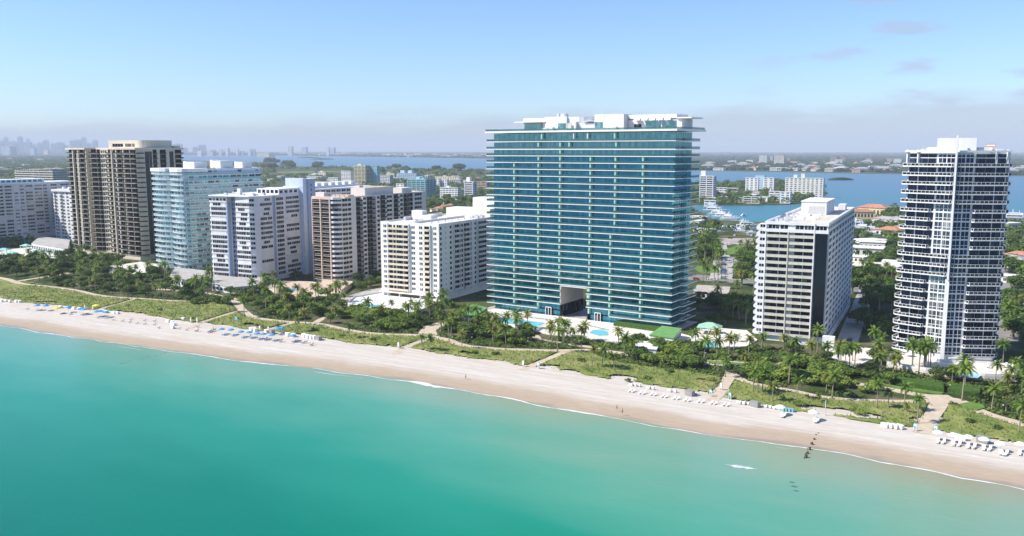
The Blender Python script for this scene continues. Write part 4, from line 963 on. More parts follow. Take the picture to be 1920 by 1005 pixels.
hgt = np.clip(E*.55, 0, .8)*(.75+.45*fnoise(X*.8, Y*.9, 1)+.35*fnoise(X*2.1, Y*2.3, 6))
m, n, l, b = nodes('dune_grass_green'); geo = n.new('ShaderNodeNewGeometry'); P = geo.outputs['Position']
a = nnoise(n, l, P, .09, (1, 1, 1), 4); c2 = nnoise(n, l, P, .8, (1, 1, 1), 5, .7)
c = nramp(n, l, a, [(.35, (.135, .185, .045)), (.5, (.205, .24, .068)), (.68, (.29, .285, .11))]); c = nmix(n, l, .8, c, nramp(n, l, c2, [(.33, (.74, .76, .7)), (.62, (1, 1, 1))]), 'MULTIPLY')
l.new(c, b.inputs['Base Color']); b.inputs['Roughness'].default_value = .9; b.inputs['Specular IOR Level'].default_value = .15; GRASS = m
cell = (E[:-1, :-1] > .15) & (E[1:, :-1] > .0) & (E[:-1, 1:] > .0) & (E[1:, 1:] > .0)
tag(grid_mesh('dune_grass', X, Y, hgt+.05, cell, GRASS, smooth=False), 'yellow green dune grass growing in patches between the sand paths', None, None, 'stuff')
# tufts standing above the mat
r_ = np.random.RandomState(5); N = 30000; tx = r_.uniform(-520, 145, N); ty = r_.uniform(278, 340, N)
ii = np.clip(((tx+620)/.8).astype(int), 0, X.shape[1]-1); jj = np.clip(((ty-276)/.8).astype(int), 0, X.shape[0]-1)
Ev = E[jj, ii]; Hv = hgt[jj, ii]; ok = (Ev > -.4) & (Ev < 60) & (ty > np.interp(tx, lx, ly)-.5) & (ty < np.interp(tx, ux, uy)) & ((Ev > 0) | (r_.rand(N) < .15))
tx, ty, Hv = tx[ok], ty[ok], Hv[ok]; V = []; Fc = []
for x, y, h in zip(tx, ty, Hv):
    for k in range(3):
        t = r_.uniform(0, 6.28); ln = r_.uniform(.35, .85); lean = r_.uniform(.1, .5); b0 = len(V); dx, dy = math.cos(t), math.sin(t)
        V += [(x-dy*.12, y+dx*.12, h-.05), (x+dy*.12, y-dx*.12, h-.05), (x+dx*lean, y+dy*lean, h+ln)]; Fc.append((b0, b0+1, b0+2))
me = bpy.data.meshes.new('grass_tufts'); me.from_pydata(V, [], Fc); me.materials.append(GRASS); o = bpy.data.objects.new('grass_tufts', me); COL.objects.link(o); tag(o, kind='stuff')
# ============================================================ ordinals and labels
_o1 = 'first second third fourth fifth sixth seventh eighth ninth tenth eleventh twelfth thirteenth fourteenth fifteenth sixteenth seventeenth eighteenth nineteenth'.split()
_t = {2: 'twenty', 3: 'thirty', 4: 'forty', 5: 'fifty', 6: 'sixty', 7: 'seventy', 8: 'eighty', 9: 'ninety'}; _tt = {2: 'twentieth', 3: 'thirtieth', 4: 'fortieth', 5: 'fiftieth', 6: 'sixtieth', 7: 'seventieth', 8: 'eightieth', 9: 'ninetieth'}
def ordw(i):
    if i < 20: return _o1[i-1]
    t, u = divmod(i, 10); return _tt[t] if u == 0 else _t[t]+'-'+_o1[u-1]
def label_series(objs, tmpl, cat=None, group=None):
    """objs: list of (object, photo px); label by place in the row, left to right"""
    objs = sorted(objs, key=lambda q: q[1]); n = len(objs)
    for i, (o, px) in enumerate(objs):
        w = 'only one' if n == 1 else 'leftmost' if i == 0 else 'rightmost' if i == n-1 else ordw(i+1)+' from the left'
        o['label'] = tmpl % w
        if cat: o['category'] = cat
        if group and n > 1: o['group'] = group
# ============================================================ plants: prototypes
def leafmat(name, c, c2, rand=.25):
    m = mat(name, c, .6, .3, .45, spec=.25, col2=c2, rand=rand, detail=2); n, l = m.node_tree.nodes, m.node_tree.links   # light shines through the leaves
    b = n['Principled BSDF']; t = n.new('ShaderNodeBsdfTranslucent'); mx = n.new('ShaderNodeMixShader'); mx.inputs[0].default_value = .32; o = n['Material Output']
    g = n.new('ShaderNodeGamma'); g.inputs[1].default_value = .85; l.new(b.inputs['Base Color'].links[0].from_socket, g.inputs[0]); l.new(g.outputs[0], t.inputs['Color']); l.new(b.outputs[0], mx.inputs[1]); l.new(t.outputs[0], mx.inputs[2]); l.new(mx.outputs[0], o.inputs['Surface']); return m
PALMG = leafmat('palm_frond_green', (.15, .225, .035), (.06, .11, .022)); PALMY = leafmat('palm_frond_yellow', (.23, .24, .04), (.10, .13, .03), .2)
LEAFD = leafmat('dark_leaf', (.095, .145, .030), (.038, .070, .018)); LEAFM = leafmat('mid_leaf', (.13, .195, .036), (.05, .09, .022)); LEAFY = leafmat('sea_grape_leaf', (.20, .27, .042), (.075, .125, .026), .2)
DEADF = leafmat('dry_frond', (.22, .15, .07), (.11, .08, .04)); BARK = mat('grey_bark', (.22, .19, .15), .9, .15, 2); PBARK = mat('palm_bark', (.30, .26, .20), .9, .15, 3)
HEDGE = mat('clipped_hedge', (.055, .115, .018), .8, .3, 1.5, spec=.2, col2=(.03, .06, .012), bump=.8); LAWN = mat('mown_lawn', (.13, .22, .045), .9, .1, .3, spec=.1, col2=(.10, .17, .04))
def frond(V, F, base, az, el0, L, droop, w, r, nseg=7):
    p = Vector(base); e = el0; pts = [p.copy()]; dirs = []
    for i in range(nseg):
        d = Vector((math.cos(az)*math.cos(e), math.sin(az)*math.cos(e), math.sin(e))); dirs.append(d); p = p+d*(L/nseg); pts.append(p.copy()); e -= droop/nseg*(.6+.8*i/nseg)
    dirs.append(dirs[-1]); side = Vector((-math.sin(az), math.cos(az), 0))
    for i in range(1, nseg*2+1):
        t = i/(nseg*2); k = min(int(t*nseg), nseg-1); f = t*nseg-k; c = pts[k].lerp(pts[k+1], f); d = dirs[k]
        ww = w*1.15*math.sin(math.pi*min(1, .12+t*.86))**.6
        for s in (-1, 1):
            tip = c+side*s*ww*r.uniform(.85, 1.1)+d*ww*.55+Vector((0, 0, -ww*r.uniform(.25, .6))); b0 = len(V); g = d*(L/nseg*.40)
            V += [tuple(c-g), tuple(c+g), tuple(tip)]; F.append((b0, b0+1, b0+2) if s > 0 else (b0+1, b0, b0+2))
def make_palm(name, h, seed, m=None, nf=19, L=3.3, lean=.6, kind='coconut'):
    r = random.Random(seed); root = thing(name, 'palm', 'palm tree', (0, 0, 0)); q = MB(); az = r.uniform(0, 6.28)
    P = []; n = 6
    for i in range(n+1): t = i/n; P.append((math.cos(az)*lean*t*t, math.sin(az)*lean*t*t, -.2+(h+.2)*t))
    q.tube(P, [.24*(1-.45*i/n)+(.1 if i == 0 else 0) for i in range(n+1)], 6); q.build('trunk', PBARK, root, True)
    V, F = [], []; top = (P[-1][0], P[-1][1], h)
    nf = int(nf*1.25); L *= 1.12
    for i in range(nf):
        t = i/nf; frond(V, F, top, i*2.399+r.uniform(-.3, .3), 1.25-1.6*t+r.uniform(-.15, .15), L*r.uniform(.85, 1.1), 1.2+.8*t+r.uniform(-.2, .3), .62, r)
    me = bpy.data.meshes.new('crown'); me.from_pydata(V, [], F); me.materials.append(m or PALMG)
    o = bpy.data.objects.new('crown', me); COL.objects.link(o); o.parent = root
    if kind == 'coconut' and seed % 2 == 0:
        V, F = [], []
        for i in range(4): frond(V, F, (top[0], top[1], top[2]-.15), i*1.7+seed, -.5, L*.7, .9, .4, r, 5)
        me = bpy.data.meshes.new('dry_fronds'); me.from_pydata(V, [], F); me.materials.append(DEADF); o = bpy.data.objects.new('dry_fronds', me); COL.objects.link(o); o.parent = root
    return root
def leaf_crown(blobs, nleaf, size, r, flat=.0):
    V, F = [], []
    vol = [a*b_*c for (_, _, _, a, b_, c) in blobs]; S = sum(vol)
    for (cx, cy, cz, a, b_, c), vv in zip(blobs, vol):
        for i in range(int(nleaf*vv/S)):
            u = r.uniform(-1, 1); t = r.uniform(0, 6.283); s = math.sqrt(1-u*u); d = Vector((s*math.cos(t), s*math.sin(t), u)); k = r.uniform(.72, 1.06)+.10*math.sin(5*t+cx)+.08*math.sin(7*u+cy)
            if d.z < -.3 and r.random() < .7: continue
            p = Vector((cx+d.x*a*k, cy+d.y*b_*k, cz+d.z*c*k)); nrm = (d+Vector((r.uniform(-.9, .9), r.uniform(-.9, .9), r.uniform(-.4, 1.0)))).normalized()
            q = nrm.to_track_quat('Z', 'Y'); sz = size*r.uniform(.6, 1.3); b0 = len(V)
            for ax, ay in ((-1, -.2), (0, -.8), (1, .1), (.1, .8)): V.append(tuple(p+q @ Vector((ax*sz, ay*sz, 0))))
            F.append((b0, b0+1, b0+2, b0+3))
    return V, F
def make_tree(name, R_, H, seed, m, nleaf=1500, size=.42, trunkh=.35, nb=7, flat=.6):
    r = random.Random(seed); root = thing(name, 'tree', 'tree', (0, 0, 0)); blobs = [(0, 0, H*.66, R_*.6, R_*.6, H*.3)]
    for i in range(nb):
        t = 2*math.pi*i/nb+r.uniform(-.4, .4); rr = R_*r.uniform(.42, .68); k = r.uniform(.34, .52); blobs.append((rr*math.cos(t), rr*math.sin(t), H*r.uniform(.48, .78), R_*k, R_*k*r.uniform(.8, 1.2), H*r.uniform(.14, .24)*flat/.6))
    V, F = leaf_crown(blobs, nleaf, size, r); me = bpy.data.meshes.new('crown'); me.from_pydata(V, [], F); me.materials.append(m); o = bpy.data.objects.new('crown', me); COL.objects.link(o); o.parent = root
    q = MB(); q.tube([(0, 0, -.3), (.1, 0, H*trunkh), (0, .1, H*.6)], [R_*.07+.08, R_*.05+.06, .07], 6)
    for bl in blobs[1:6]: q.tube([(.05, .05, H*trunkh*.9), (bl[0]*.5, bl[1]*.5, H*.42), (bl[0]*.9, bl[1]*.9, bl[2])], [R_*.035+.04, .08, .04], 5)
    q.build('trunk', BARK, root); return root
PROTO = dict(
    coco=[make_palm('coconut_palm', 8.2, 1, PALMG), make_palm('coconut_palm', 7.0, 2, PALMG, 17, 2.9, .9), make_palm('coconut_palm', 9.4, 3, PALMG, 20, 3.1, .4), make_palm('coconut_palm', 6.2, 4, PALMY, 16, 2.8, .5), make_palm('coconut_palm', 7.6, 5, PALMY, 18, 3.0, .8)],
    royal=[make_palm('royal_palm', 11, 7, PALMG, 16, 3.0, .1, 'royal'), make_palm('royal_palm', 9.5, 9, PALMG, 18, 3.2, .2, 'royal')],
    dark=[make_tree('shade_tree', 4.6, 7.2, 11, LEAFD), make_tree('shade_tree', 5.4, 8.4, 12, LEAFD, 1900), make_tree('shade_tree', 3.8, 6.6, 13, LEAFM)],
    mid=[make_tree('shade_tree', 5.0, 8.5, 14, LEAFM, 1800), make_tree('shade_tree', 6.4, 9.8, 15, LEAFM, 2300, .5)],
    grape=[make_tree('sea_grape_tree', 4.6, 4.4, 16, LEAFY, 1500, .42, .3, 8, .8), make_tree('sea_grape_tree', 3.8, 3.7, 17, LEAFY, 1200, .42, .3, 7, .8), make_tree('sea_grape_tree', 4.4, 4.8, 18, LEAFM, 1500, .42, .3, 8, .8)],
    shrub=[make_tree('shrub', 1.6, 1.7, 19, LEAFM, 330, .26, .2, 5, 1), make_tree('shrub', 2.0, 1.5, 20, LEAFY, 360, .28, .2, 5, 1)],
    big=[make_tree('banyan_tree', 13, 16, 22, LEAFD, 2600, 1.0, .3, 10, .7), make_tree('banyan_tree', 9, 12, 23, LEAFM, 2200, .8, .3, 8, .7)])
usedp = set()
def plant(kind, x, y, s=None, z=0.0, j=None):
    lst = PROTO[kind]; p = lst[j if j is not None else rnd.randrange(len(lst))]; s = s or rnd.uniform(.82, 1.15)
    if p.name not in usedp:
        usedp.add(p.name); p.location = (x, y, z); p.rotation_euler = (0, 0, rnd.uniform(0, 6.28)); p.scale = (s, s, s); return p
    return dup(p, (x, y, z), rnd.uniform(0, 6.28), s)
# ============================================================ terraces and pools
DECK = mat('pale_pool_deck', (.66, .61, .54), .8, .06, .5); WDECK = mat('white_deck', (.70, .69, .67), .8, .04, .4); TDECK = mat('tan_deck', (.56, .44, .34), .8, .08, .5); ASPH = mat('asphalt', (.13, .125, .12), .9, .15, .4); CONC = mat('concrete_drive', (.42, .39, .35), .9, .1, .3)
m, n, l, b = nodes('pool_water'); b.inputs['Base Color'].default_value = (.13, .52, .58, 1); b.inputs['Roughness'].default_value = .08
geo = n.new('ShaderNodeNewGeometry'); w = nnoise(n, l, geo.outputs['Position'], 1.2, detail=3); bp = n.new('ShaderNodeBump'); bp.inputs['Strength'].default_value = .2; bp.inputs['Distance'].default_value = .2; l.new(w, bp.inputs['Height']); l.new(bp.outputs[0], b.inputs['Normal'])
l.new(nramp(n, l, w, [(.35, (.10, .46, .54)), (.65, (.20, .60, .64))]), b.inputs['Base Color']); POOLW = m
GRT = mat('green_flat_roof', (.13, .30, .09), .8, .08, .4); GRP = mat('pale_green_metal_roof', (.30, .52, .38), .5, .05, .8); GRTEAL = mat('teal_canvas', (.22, .50, .42), .7, .06, .5)
BLOCK = []                                           # ground the planting must keep clear of
def ccw(p):
    A = sum(p[i][0]*p[(i+1) % len(p)][1]-p[(i+1) % len(p)][0]*p[i][1] for i in range(len(p))); return p if A > 0 else p[::-1]
def deck(name, label, pts, h=.4, m=DECK, cat='terrace', rail=False, block=True):
    p = ccw(gl(pts)); cx, cy = sum(a for a, _ in p)/len(p), sum(b_ for _, b_ in p)/len(p)
    root = thing(name, label, cat, (cx, cy, 0)); L = [(x-cx, y-cy) for x, y in p]; q = MB(); q.prism(L, -.5, h); q.build('slab', m, root)
    q = MB(); 
    for i in range(len(L)):
        (x0, y0), (x1, y1) = L[i], L[(i+1) % len(L)]; d = math.hypot(x1-x0, y1-y0); F = (x0, y0, (x1-x0)/d, (y1-y0)/d)
        q.wbox(F, .25, d, -.25, -.01, h+.003, h+(.9 if rail else .22))
    q.build('edge_wall', WHITE, root)
    if block: BLOCK.append(p)
    return root
def pool(label, pts, z=.42, over=None):
    p = ccw(gl(pts, z)); cx, cy = sum(a for a, _ in p)/len(p), sum(b_ for _, b_ in p)/len(p); root = thing('swimming_pool', label, 'swimming pool', (cx, cy, z)); L = [(x-cx, y-cy) for x, y in p]
    q = MB(); q.prism([(x*1.05, y*1.05) for x, y in L], -.1, .10); q.build('coping', WDECK, root); q = MB(); q.prism(L, -.05, .13); q.build('pool_surface', POOLW, root); BLOCK.append(p); return root
deck('pool_terrace', 'long pale pool terrace running along the foot of the widest blue glass tower', [(905, 583), (925, 580), (1050, 595), (1104, 602), (1180, 612), (1262, 623), (1300, 634), (1260, 650), (1160, 644), (1085, 634), (1030, 628), (1000, 622), (905, 607)], .35, DECK)
pool('long pale blue rectangular pool left of the opening in the glass tower', [(919, 602), (929, 593.5), (1023, 606), (1006, 615)], .37)
pool('small round cornered pool right of the opening in the glass tower', [(1104, 625), (1112, 619), (1128, 617.5), (1140, 622), (1141, 629), (1122, 630)], .37)
deck('pool_terrace', 'bright white raised terrace in front of the white block with punched windows', [(652, 574), (664, 562), (716, 553), (822, 568), (826, 572), (780, 592), (712, 592)], 1.3, WDECK, rail=True)
pool('narrow pool on the bright white raised terrace', [(668, 573), (676, 568.5), (715, 573), (707, 578)], 1.3)
deck('pool_terrace', 'tan stepped terrace below the rose block with the curved white corner', [(498, 538), (530, 528), (585, 530), (640, 540), (632, 556), (575, 560), (520, 555)], .5, TDECK)
pool('bright blue angular pool on the tan terrace', [(521, 545), (541, 539), (558, 543.5), (540, 551)], .52)
deck('pool_terrace', 'pale terrace with green pavilion left of the white ribbed block', [(1296, 638), (1318, 615), (1400, 622), (1420, 640), (1400, 652), (1345, 655), (1300, 652)], .5, DECK)
pool('turquoise pool left of the white ribbed block', [(1300, 646), (1303, 638), (1340, 641), (1346, 649), (1322, 653)], .52)
deck('pool_terrace', 'white walled terrace with railing at the foot of the right edge tower', [(1668, 676), (1690, 668), (1760, 686), (1875, 692), (1930, 702), (1925, 718), (1845, 714), (1735, 703), (1662, 690)], 1.9, DECK, rail=True)
pool('curved blue pool on the terrace of the right edge tower', [(1770, 698), (1774, 691), (1812, 694), (1842, 701), (1832, 708), (1795, 705)], 1.9)
deck('forecourt', 'pale sandy forecourt right of the white ribbed block', [(1545, 655), (1590, 650), (1640, 655), (1640, 672), (1600, 690), (1570, 680)], .06, DECK, 'terrace', block=False)
deck('driveway', 'grey ramp drive beside the white block and the rose block', [(640, 560), (690, 545), (716, 541), (716, 552), (664, 566), (648, 572)], .3, CONC, 'driveway')
deck('pool_terrace', 'pale terrace with teal umbrellas in front of the grey slab block', [(-30, 476), (0, 470), (60, 464), (120, 475), (125, 484), (70, 488), (-30, 492)], .4, DECK)
deck('service_terrace', 'pale terrace between the dark tower and the turquoise trimmed tower', [(205, 500), (262, 492), (298, 497), (300, 508), (250, 516), (205, 512)], .4, DECK)
# podium buildings
def low_building(name, label, pts, h, wall, roof, cat='building', win=None, over=.4):
    p = ccw(gl(pts)); cx, cy = sum(a for a, _ in p)/len(p), sum(b_ for _, b_ in p)/len(p); root = thing(name, label, cat, (cx, cy, 0)); L = [(x-cx, y-cy) for x, y in p]
    q = MB(); q.prism(L, -.3, h); q.build('wall', wall, root); q = MB(); f = 1+over/max(3, max(abs(v) for c in L for v in c)); q.prism([(x*f, y*f) for x, y in L], h+.003, h+.35); q.build('roof', roof, root)
    for i in range(len(L)):
        (x0, y0), (x1, y1) = L[i], L[(i+1) % len(L)]; d = math.hypot(x1-x0, y1-y0); F = (x0, y0, (x1-x0)/d, (y1-y0)/d)
        if y1-y0 > d*.95 and x0 < x1: pass
        nn = int(d/3.4)
        if F[2] < -.2 or nn < 1: continue
        for j in range(nn): q = MB(); a = d*(j+.5)/nn; q.wbox(F, a-.9, a+.9, 0, .05, h*.3, h*.75); q.build('window', win or DARKGL, root)
    BLOCK.append(p); return root
low_building('pool_house', 'low white pool house with a bright green flat roof right of the small pool', [(1218, 646), (1241, 629), (1277, 634), (1262, 653)], 4.2, WHITE, GRT)
low_building('pool_house', 'glass pool house with a grass green roof left of the glass tower', [(862, 603), (885, 583), (914, 590), (890, 606)], 3.4, STONESHADE, GRT, win=TEALGL)
low_building('podium_wing', 'low white podium with dark windows below the turquoise trimmed tower', [(318, 533), (330, 514), (397, 522), (395, 535), (350, 540)], 4.5, WHITE, GREYROOF)
low_building('podium_wing', 'low white podium at the foot of the pale grey banded block', [(398, 545), (402, 527), (470, 535), (505, 529), (480, 548), (440, 552)], 4.0, WHITE, GREYROOF)
low_building('podium_wing', 'low flat grey podium at the foot of the small white block', [(60, 470), (76, 456), (132, 463), (128, 482)], 6, WHITE2, GREYROOF)
low_building('garage_deck', 'low tan deck with pergola at the seaward end of the rose block', [(600, 545), (606, 532), (664, 536), (640, 552)], 2.6, TAN, TDECK)
low_building('cafe_building', 'low white building with blue glass doors hidden behind palms, below the green roofed pool house', [(1190, 668), (1194, 655), (1236, 660), (1230, 672)], 3.6, WHITE, WROOF, win=BLUEGL)
def pavilion(label, px, py, w, d, h, m, yaw=0):
    x, y = gp(px, py); root = thing('pavilion', label, 'pavilion', (x, y, .3), yaw)
    for a in (-w/2+.3, 0, w/2-.3):
        for b_ in (-d/2+.3, d/2-.3): q = MB(); q.box(a-.15, a+.15, b_-.15, b_+.15, 0, h); q.build('post', WHITE, root)
    q = MB(); z1 = h+min(w, d)*.28; e = .5; A = [(-w/2-e, -d/2-e, h), (w/2+e, -d/2-e, h), (w/2+e, d/2+e, h), (-w/2-e, d/2+e, h)]; r0, r1 = (-w/2+d/2, 0, z1), (w/2-d/2, 0, z1)
    if w <= d: r0 = r1 = (0, 0, z1)
    q.face([A[0], A[1], r1, r0] if r0 != r1 else [A[0], A[1], r0]); q.face([A[1], A[2], r1]); q.face([A[2], A[3], r0, r1] if r0 != r1 else [A[2], A[3], r0]); q.face([A[3], A[0], r0]); q.face(A[::-1]); q.build('roof', m, root); BLOCK.append([(x-w/2, y-d/2), (x+w/2, y-d/2), (x+w/2, y+d/2), (x-w/2, y+d/2)])
pavilion('pale green hipped open pavilion beside the pool of the white ribbed block', 1330, 627, 10, 7.5, 3.4, GRP, .15)
for i, (px, py) in enumerate(((50, 468), (70, 480), (98, 482), (22, 483), (8, 476))): pavilion(('teal hipped canopy nearest the grey slab block', 'teal canopy on the left terrace, in front of the flat grey podium', 'teal canopy on the left terrace, rightmost of them', 'teal canopy on the left terrace, nearest the beach path', 'teal canopy at the very left edge of the photo')[i], px, py, 9, 6, 3, GRTEAL, .1*i)
# hedges and lawn
def hedge(label, pts, h, m=HEDGE, cat='hedge', name='hedge'):
    p = ccw(gl(pts)); cx, cy = sum(a for a, _ in p)/len(p), sum(b_ for _, b_ in p)/len(p); L = [(x-cx, y-cy) for x, y in p]; q = MB(); n_ = len(L); q.prism(L, -.05, h*.86, 0); q.prism([(x*.96, y*.9) for x, y in L], h*.86+.002, h)
    o = q.build(name, m); o.location = (cx, cy, 0.04); BLOCK.append(p); return tag(o, label, cat)
hedge('long clipped green hedge below the terrace of the right edge tower, left of its steps', zs_('F', [(318, 262), (330, 248), (600, 285), (752, 305), (752, 345), (560, 318)]), 1.7)
hedge('clipped green hedge below the terrace of the right edge tower, right of its steps', zs_('F', [(784, 348), (786, 308), (900, 325), (1000, 340), (996, 375), (880, 366)]), 1.7)
for nm, lb, pts in (('lawn', 'low green lawn strip in front of the long clipped hedge', zs_('F', [(350, 292), (560, 322), (752, 350), (740, 360), (560, 340), (380, 305)])), ('lawn', 'low rounded green lawn bed beside the right hand path', zs_('F', [(862, 425), (930, 412), (1000, 425), (1040, 450), (975, 468), (890, 455)])), ('lawn', 'oval bright green lawn among the dune grass at the far left', zs_('A', [(120, 512), (240, 490), (380, 472), (420, 480), (390, 515), (260, 530), (160, 530)])), ('lawn', 'green strip beside the curved path below the ribbed block', zs_('E', [(100, 300), (240, 308), (400, 318), (395, 335), (250, 330), (120, 315)]))):
    hedge(lb, pts, .35, LAWN if 'oval' not in lb else mat('bright_lawn', (.17, .27, .03), .9, .1, .5), 'lawn', nm)
hedge('long low clipped hedge between the ramp drive and the rose block', [(592, 549), (640, 536), (704, 529), (706, 532), (645, 541), (600, 554)], 1.6)
hedge('dark green rounded hedge bank on the pool terrace of the glass tower', [(1150, 612), (1156, 606), (1240, 617), (1236, 624)], 1.5)
# ============================================================ planting near the beach
BF = [[(-233, 385), (-118, 375), (-115, 425), (-230, 425)], [(-92, 378), (-54, 378), (-54, 512), (-92, 512)], [(-35, 372), (18, 372), (18, 420), (-35, 420)], [(-306, 392), (-260, 392), (-260, 480), (-306, 480)], [(-382, 416), (-352, 416), (-352, 520), (-382, 520)], [(-446, 390), (-400, 392), (-400, 530), (-450, 520)], [(-520, 402), (-468, 394), (-455, 490), (-510, 500)], [(-668, 440), (-565, 434), (-560, 500), (-664, 500)], [(-802, 400), (-776, 400), (-776, 535), (-802, 535)], [(-766, 490), (-730, 490), (-730, 524), (-766, 524)]]
def in_box(x, y, polys, pad=0): return any(in_poly(x, y, p) or (pad and any(in_poly(x+dx, y+dy, p) for dx, dy in ((pad, 0), (-pad, 0), (0, pad), (0, -pad)))) for p in polys)
ZONES = [('the grey slab block', -5000, -700), ('the dark tower', -700, -548), ('the turquoise trimmed tower', -548, -455), ('the pale grey banded block', -455, -392), ('the rose block', -392, -315), ('the white punched block', -315, -240), ('the left glass tower half', -240, -178), ('the right glass tower half', -178, -112), ('the white ribbed block', -112, -44), ('the right edge tower', -44, 3000)]
PLANTS = {}
def reg(kind, o, x, y, row):
    z = next(zn for zn, a, b_ in ZONES if a <= x < b_); PLANTS.setdefault((kind, row, z), []).append((o, scr(x, y)[0]))
# seagrape thickets
placed = []
for pts, n_ in ((zs_('E', [(370, 420), (500, 330), (620, 290), (900, 350), (1150, 390), (1230, 440), (1180, 500), (1000, 505), (800, 470), (560, 460)]), 19), (zs_('D', [(730, 480), (820, 400), (1100, 400), (1300, 450), (1500, 520), (1480, 600), (1300, 600), (1000, 560), (850, 520)]), 18), (zs_('C', [(670, 440), (1000, 400), (1250, 420), (1385, 480), (1390, 550), (1200, 590), (900, 520), (700, 510)]), 14), (zs_('C', [(-20, 300), (200, 310), (340, 380), (450, 450), (300, 480), (0, 480)]), 10), (zs_('B', [(1030, 540), (1150, 450), (1450, 440), (1700, 480), (1830, 540), (1830, 650), (1600, 640), (1300, 600)]), 15), (zs_('B', [(520, 470), (700, 460), (950, 490), (940, 540), (700, 530)]), 4), (zs_('B', [(540, 400), (700, 390), (900, 400), (880, 440), (600, 440)]), 5), (zs_('B', [(0, 400), (200, 380), (330, 420), (200, 440), (0, 440)]), 4)):
    P_ = gl(pts); k = 0; t = 0; x0, x1 = min(p[0] for p in P_), max(p[0] for p in P_); y0, y1 = min(p[1] for p in P_), max(p[1] for p in P_)
    while k < n_ and t < 4000:
        t += 1; x, y = rnd.uniform(x0, x1), rnd.uniform(y0, y1)
        if in_poly(x, y, P_) and all(math.hypot(x-a, y-b_) > 4.3 for a, b_ in placed) and path_dist(np.array(x), np.array(y)) > 2.2 and not in_box(x, y, BLOCK): placed.append((x, y)); k += 1; reg('grape', plant('grape', x, y, rnd.uniform(.85, 1.2)), x, y, 'g')
# palms read off the photograph
spec = [(458, 595), (558, 624.5), (573, 611), (654.5, 635), (805, 660), (791, 656), (842, 640), (866, 653), (1110, 690), (1129, 691), (1152, 696), (1090, 661), (1035, 645), (1056, 647.6), (1073, 647.6), (1346, 700), (1360, 707), (1411, 737), (1420, 741), (1429, 737), (1448, 755), (1493, 750), (1560, 747), (1644, 767), (1665, 768), (1695, 771), (1720, 794), (1910, 813), (1920, 821), (1859, 771), (1886, 774), (430, 585), (380, 565), (733, 585), (770, 590), (780, 592), (828, 622), (848, 618), (1045, 660), (930, 620), (948, 625), (990, 618)]
for px, py in spec:
    x, y = gp(px, py); placed.append((x, y)); reg('palm', plant('coco', x, y, rnd.uniform(.78, 1.0)), x, y, 'f')
for px, py, s, j in ((1534, 755, .45, 3), (1298, 715, .55, 1), (1700, 776, .5, 3), (350, 573, .6, 1)):
    x, y = gp(px, py); placed.append((x, y)); reg('palm', plant('coco', x, y, s, j=j), x, y, 'f')
x, y = gp(1804, 751); reg('palm', plant('coco', x, y, 1.2, j=2), x, y, 'f')
# scattered garden planting between the promenade and the towers
def scatter(kind, n_, region, gap, row, smin=.82, smax=1.15, pad=1.5, extra=None):
    k = t = 0
    while k < n_ and t < n_*60:
        t += 1; x, y = region()
        px, py, d = scr(x, y)
        if px < -60 or px > 1980: continue
        if in_box(x, y, BLOCK, pad) or in_box(x, y, BF, 3) or path_dist(np.array(x), np.array(y)) < 1.6: continue
        if any(math.hypot(x-a, y-b_) < gap for a, b_ in placed): continue
        if extra and not extra(px, py): continue
        placed.append((x, y)); k += 1; reg('palm' if kind in ('coco', 'royal') else 'shrub' if kind == 'shrub' else 'tree', plant(kind, x, y, rnd.uniform(smin, smax)), x, y, row)
upb = lambda x: float(np.interp(x, ux, uy))
def band(xa, xb, a, b_):
    def f():
        x = rnd.uniform(xa, xb); lo = upb(x)+a; return x, lo+(b_-a)*rnd.random()**.9
    return f
scatter('coco', 34, band(-120, 70, 6, 62), 3.8, 'm'); scatter('coco', 34, band(-250, -118, 6, 52), 3.4, 'm'); scatter('coco', 50, band(-420, -250, 3, 75), 3.6, 'm'); scatter('coco', 52, band(-800, -420, 4, 95), 4.5, 'm')
scatter('dark', 70, band(-800, -520, 4, 95), 5.2, 'm', .8, 1.1); scatter('dark', 46, band(-520, -360, 4, 95), 5.0, 'm', .65, 1.0); scatter('mid', 16, band(-360, -240, 6, 60), 5, 'm', .45, .7)
scatter('dark', 16, band(-110, 60, 20, 62), 5, 'm', .5, .8); scatter('grape', 8, band(-120, -20, 8, 40), 6, 'm', .5, .8); scatter('shrub', 30, band(-300, 60, 3, 60), 3, 'm'); scatter('shrub', 24, band(-560, -300, 3, 60), 4, 'm')
# a clump of tall slim palms against the right edge tower, and a few tall ones beside it
for i in range(9): px, py = 1726+rnd.uniform(-18, 20), 696+rnd.uniform(-8, 6); x, y = gp(px, py); reg('palm', plant('coco', x, y, rnd.uniform(1.0, 1.2), j=2), x, y, 'm')
for px, py in ((1585, 690), (1592, 700), (1602, 694), (1572, 704), (1900, 720), (1880, 690), (1935, 716), (1643, 680), (1655, 664), (1640, 660), (1910, 640), (1895, 630), (1925, 660)): x, y = gp(px, py); reg('palm', plant('coco', x, y, rnd.uniform(.85, 1.1), j=rnd.choice((0, 2))), x, y, 'm')

for px, py in ((1256, 700), (1178, 716), (1215, 712), (1334, 716), (1600, 772), (1613, 778), (1500, 762), (1466, 748), (1820, 795), (1870, 808), (1090, 680), (930, 668), (890, 662), (700, 640), (640, 632), (590, 622), (520, 612), (300, 584), (240, 575), (150, 562), (95, 556), (60, 560)):
    x, y = gp(px, py); o = plant('shrub', x, y, rnd.uniform(.7, 1.2)); reg('shrub', o, x, y, 'm')
for i in range(16): px = 1742+10.5*i; x, y = gp(px, 722+i*.9); o = plant('shrub', x, y, rnd.uniform(.8, 1.2)); reg('shrub', o, x, y, 'm')
